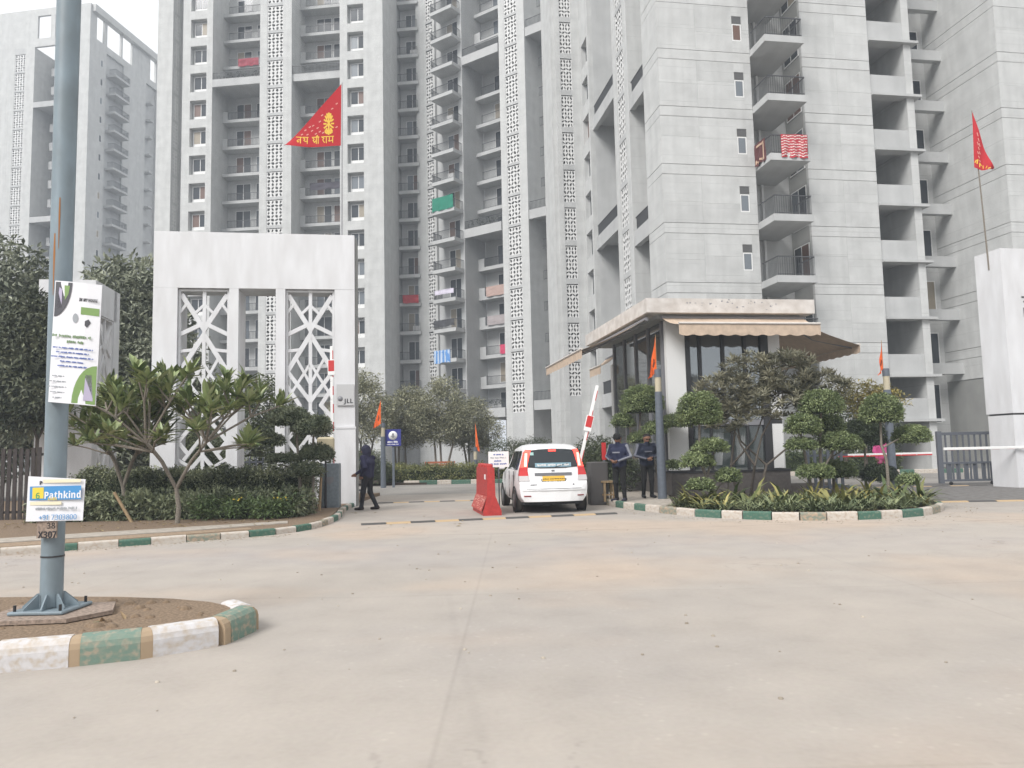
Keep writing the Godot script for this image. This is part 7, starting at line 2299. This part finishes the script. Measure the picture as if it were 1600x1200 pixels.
	barrier("level boom reaching in from the right in front of the sliding gate", Vector3(17.3, 0.22, -23.8), 178, 0.0, 3.7, 0.0, M.cab_grey)
	var cb := thing("control_cabinet", "grey steel control cabinet with dark round emblem at the gate's foot", "cabinet", Vector3(-4.98, 0.08, -20.85), 4)
	var cg := G.new()
	cg.bevel(Vector3(0, 0.6, 0), Vector3(0.48, 1.2, 0.42), 0.015)
	piece(cb, "body", cg, M.cab_grey)
	bd(cb, "door", -0.21, 0.21, 0.06, 1.15, -0.222, -0.212, M.cab_grey)
	var ce := G.new()
	ce.prism(PackedVector2Array([Vector2(0, -0.13), Vector2(0.11, -0.02), Vector2(0.11, 0.09), Vector2(-0.11, 0.09), Vector2(-0.11, -0.02)]), 0.224, 0.228)
	piece(cb, "emblem", ce, M.mark_grey).position.y = 0.75
	var c2 := thing("barrier_cabinet", "dark brown barrier cabinet right of the car", "cabinet", Vector3(2.28, 0.0, -21.0), 6)
	var c2g := G.new()
	c2g.bevel(Vector3(0, 0.58, 0), Vector3(0.5, 1.16, 0.5), 0.02)
	piece(c2, "body", c2g, M.dark_cabinet)
	bd(c2, "door", -0.2, 0.2, 0.1, 1.08, -0.262, -0.252, M.dark_cabinet)
	var rs := thing("red_sign", "narrow red board above the barrier cabinet beside the guard", "sign", Vector3(2.48, 1.16, -21.0))
	bd(rs, "board", -0.06, 0.06, 0.05, 0.52, -0.01, 0.01, M.red_paint)
	bd(rs, "foot", -0.03, 0.03, 0, 0.05, -0.02, 0.02, M.gate_steel)
	var st := thing("stool", "small pale wooden stool beside the guard's feet", "stool", Vector3(2.52, 0.1, -20.75), 15)
	bd(st, "seat", -0.17, 0.17, 0.5, 0.55, -0.15, 0.15, M.wood)
	for sx in [-1, 1]:
		for sz in [-1, 1]:
			bd(st, "leg", sx * 0.13 - 0.025, sx * 0.13 + 0.025, 0, 0.5, sz * 0.11 - 0.025, sz * 0.11 + 0.025, M.wood)
		bd(st, "stretcher", sx * 0.13 - 0.015, sx * 0.13 + 0.015, 0.15, 0.2, -0.085, 0.085, M.wood)
	bd(st, "stretcher", -0.105, 0.105, 0.16, 0.2, -0.125, -0.1, M.wood)
	var sf := thing("floodlight", "cream boxed floodlight on a post above the control cabinet", "floodlight", Vector3(-5.05, 0.1, -20.55), 15)
	var sg := G.new()
	sg.tube([Vector3(0, 0, 0), Vector3(0, 1.5, 0)], [0.03, 0.025], 8)
	piece(sf, "post", sg, M.dark_frame)
	var sh := G.new()
	sh.bevel(Vector3(0, 1.68, 0.05), Vector3(0.46, 0.42, 0.16), 0.05)
	piece(sf, "housing", sh, M.dust_cream)
	for q in [["upright wooden stake beside the control cabinet", Vector3(-4.98, 0.05, -19.6), Vector3(0.05, 1.0, 0.0)], ["wooden stake leaning left before the low hedge", Vector3(-8.55, 0.05, -17.3), Vector3(-0.52, 0.72, -0.1)]]:
		var w := thing("wooden_stake", q[0], "stake", q[1])
		var wg := G.new()
		wg.tube([Vector3(0, -0.05, 0), q[2]], [0.04, 0.035], 6)
		piece(w, "wood", wg, M.wood)
	var bs := thing("information_sign", "dark blue sign with white round emblem on a post by the court hedge", "sign", Vector3(-5.4, 0, -34.3), 0)
	bd(bs, "post", -0.05, 0.05, 0, 1.85, 0.02, 0.1, M.steel_grey)
	bd(bs, "board", -0.36, 0.36, 1.85, 2.6, -0.02, 0.018, M.sign_blue)
	var em := G.new()
	em.lathe(Vector3(0, 2.32, 0.021), [Vector2(0.0, 0.0), Vector2(0.2, 0.0), Vector2(0.2, 0.004), Vector2(0.0, 0.004)], 24, Basis(Vector3.RIGHT, PI / 2))
	piece(bs, "round_emblem", em, M.sign_white)
	bd(bs, "mark", -0.05, 0.05, 2.22, 2.42, -0.032, -0.026, M.mark_grey)
	bd(bs, "mark", -0.1, 0.1, 2.27, 2.31, -0.031, -0.0255, M.mark_grey)
	dashes(bs, "print_line", 0.5, 0.09, Vector3(0, 1.99, 0.021), M.sign_white, 0, 0, 61)
	dashes(bs, "print_line", 0.56, 0.05, Vector3(0, 1.9, 0.021), M.sign_white, 0, 0, 62)
	var bn := thing("bench", "orange brown wooden bench under the court trees", "bench", Vector3(-3.9, 0.1, -40.2), 0)
	for k in 3:
		bd(bn, "seat_slat", -0.8, 0.8, 0.44, 0.48, -0.2 + k * 0.15, -0.07 + k * 0.15, M.bench_orange)
		bd(bn, "back_slat", -0.8, 0.8, 0.56 + k * 0.14, 0.67 + k * 0.14, 0.26, 0.29, M.bench_orange)
	for x in [-0.7, 0.7]:
		bd(bn, "leg", x - 0.03, x + 0.03, 0, 0.95, 0.225, 0.255, M.gate_steel)
		bd(bn, "leg", x - 0.03, x + 0.03, 0, 0.43, -0.19, -0.13, M.gate_steel)
	var grit := G.new()
	grit.lathe(Vector3.ZERO, [Vector2(0.012, -0.004), Vector2(0.010, 0.006), Vector2(0, 0.010)], 5)
	var gat := []
	var gco := []
	for i in 900:
		var q := Vector2(rnd(-9, 11), rnd(4.5, 16.5))
		if i % 3: q = Vector2(rnd(-8, -4.3), 0); 
		if i % 3: q.y = 12.4 + (q.x + 8.36) * 0.6 - rnd(0.03, 0.5) * rnd()
		if i % 3 == 2: 
			var ga := rnd(0.95 * PI, 2.1 * PI)
			q = Vector2(6.6 + 3.5 * cos(ga), 18.6 + 3.45 * sin(ga)) + Vector2(cos(ga), sin(ga)) * rnd(0.05, 0.5)
		gat.append(Transform3D(Basis(Vector3.UP, rnd(0, 6)).scaled(Vector3(1, 0.7, 1) * rnd(0.4, 1.5)), Vector3(q.x, 0.004, -q.y)))
		gco.append(Color(0.2, 0.17, 0.13).lerp(Color(0.45, 0.4, 0.33), rnd()))
	var gr := copies(self, "road_grit", grit.mesh(), gat, gco)
	gr.material_override = M.cloth
	gr.set_meta("label", "loose grit and small stones scattered on the road and along the kerbs")
	gr.set_meta("category", "grit")
	var fl := G.new()
	leaf(fl, Vector3.ZERO, Vector3(0, 0.05, 1), Vector3.UP, 0.11, 0.045, 0.25)
	gat = []
	gco = []
	for i in 260:
		var q := Vector2(rnd(-11.5, -4.9), rnd(16.6, 17.9))
		var y := 0.125
		if i % 3 == 1: q = Vector2(rnd(-8.5, 0), rnd(15.0, 20.0)) if rnd() < 0.2 else Vector2(rnd(-11, -5), rnd(15.2, 16.6)); 
		if i % 3 == 1 and q.x > -4.3: y = 0.006
		if i % 3 == 2:
			var ga := rnd(1.0 * PI, 2.0 * PI)
			q = Vector2(6.6 + 2.9 * cos(ga), 18.6 + 2.9 * sin(ga))
		gat.append(Transform3D(Basis(Vector3.UP, rnd(0, 6)).scaled(Vector3.ONE * rnd(0.5, 1.2)), Vector3(q.x, y, -q.y)))
		gco.append(Color(0.16, 0.11, 0.05).lerp(Color(0.38, 0.30, 0.14), rnd()))
	var flm := copies(self, "fallen_leaves", fl.mesh(), gat, gco)
	flm.material_override = M.leaf
	flm.set_meta("label", "dry fallen leaves scattered over the beds and the path's edge")
	flm.set_meta("category", "leaf litter")
	crash_barrier()
	speed_strip("black and yellow speed strip across the entry lane, faded and dusty", Vector2(-3.3, 16.5), Vector2(2.35, 17.9), 11)
	speed_strip("second faint speed strip inside the entry lane behind the walker", Vector2(-4.2, 23.6), Vector2(-0.9, 23.9), 7, 0.02)
	speed_strip("speed strip across the exit lane mouth right of the island", Vector2(9.9, 19.2), Vector2(16.5, 18.7), 10)
	speed_strip("speed strip at the foot of the sliding gate", Vector2(11.6, 26.0), Vector2(15.9, 25.9), 7, 0.02)
	car()
	people()
	laundry()
	big_flags()
	garden()
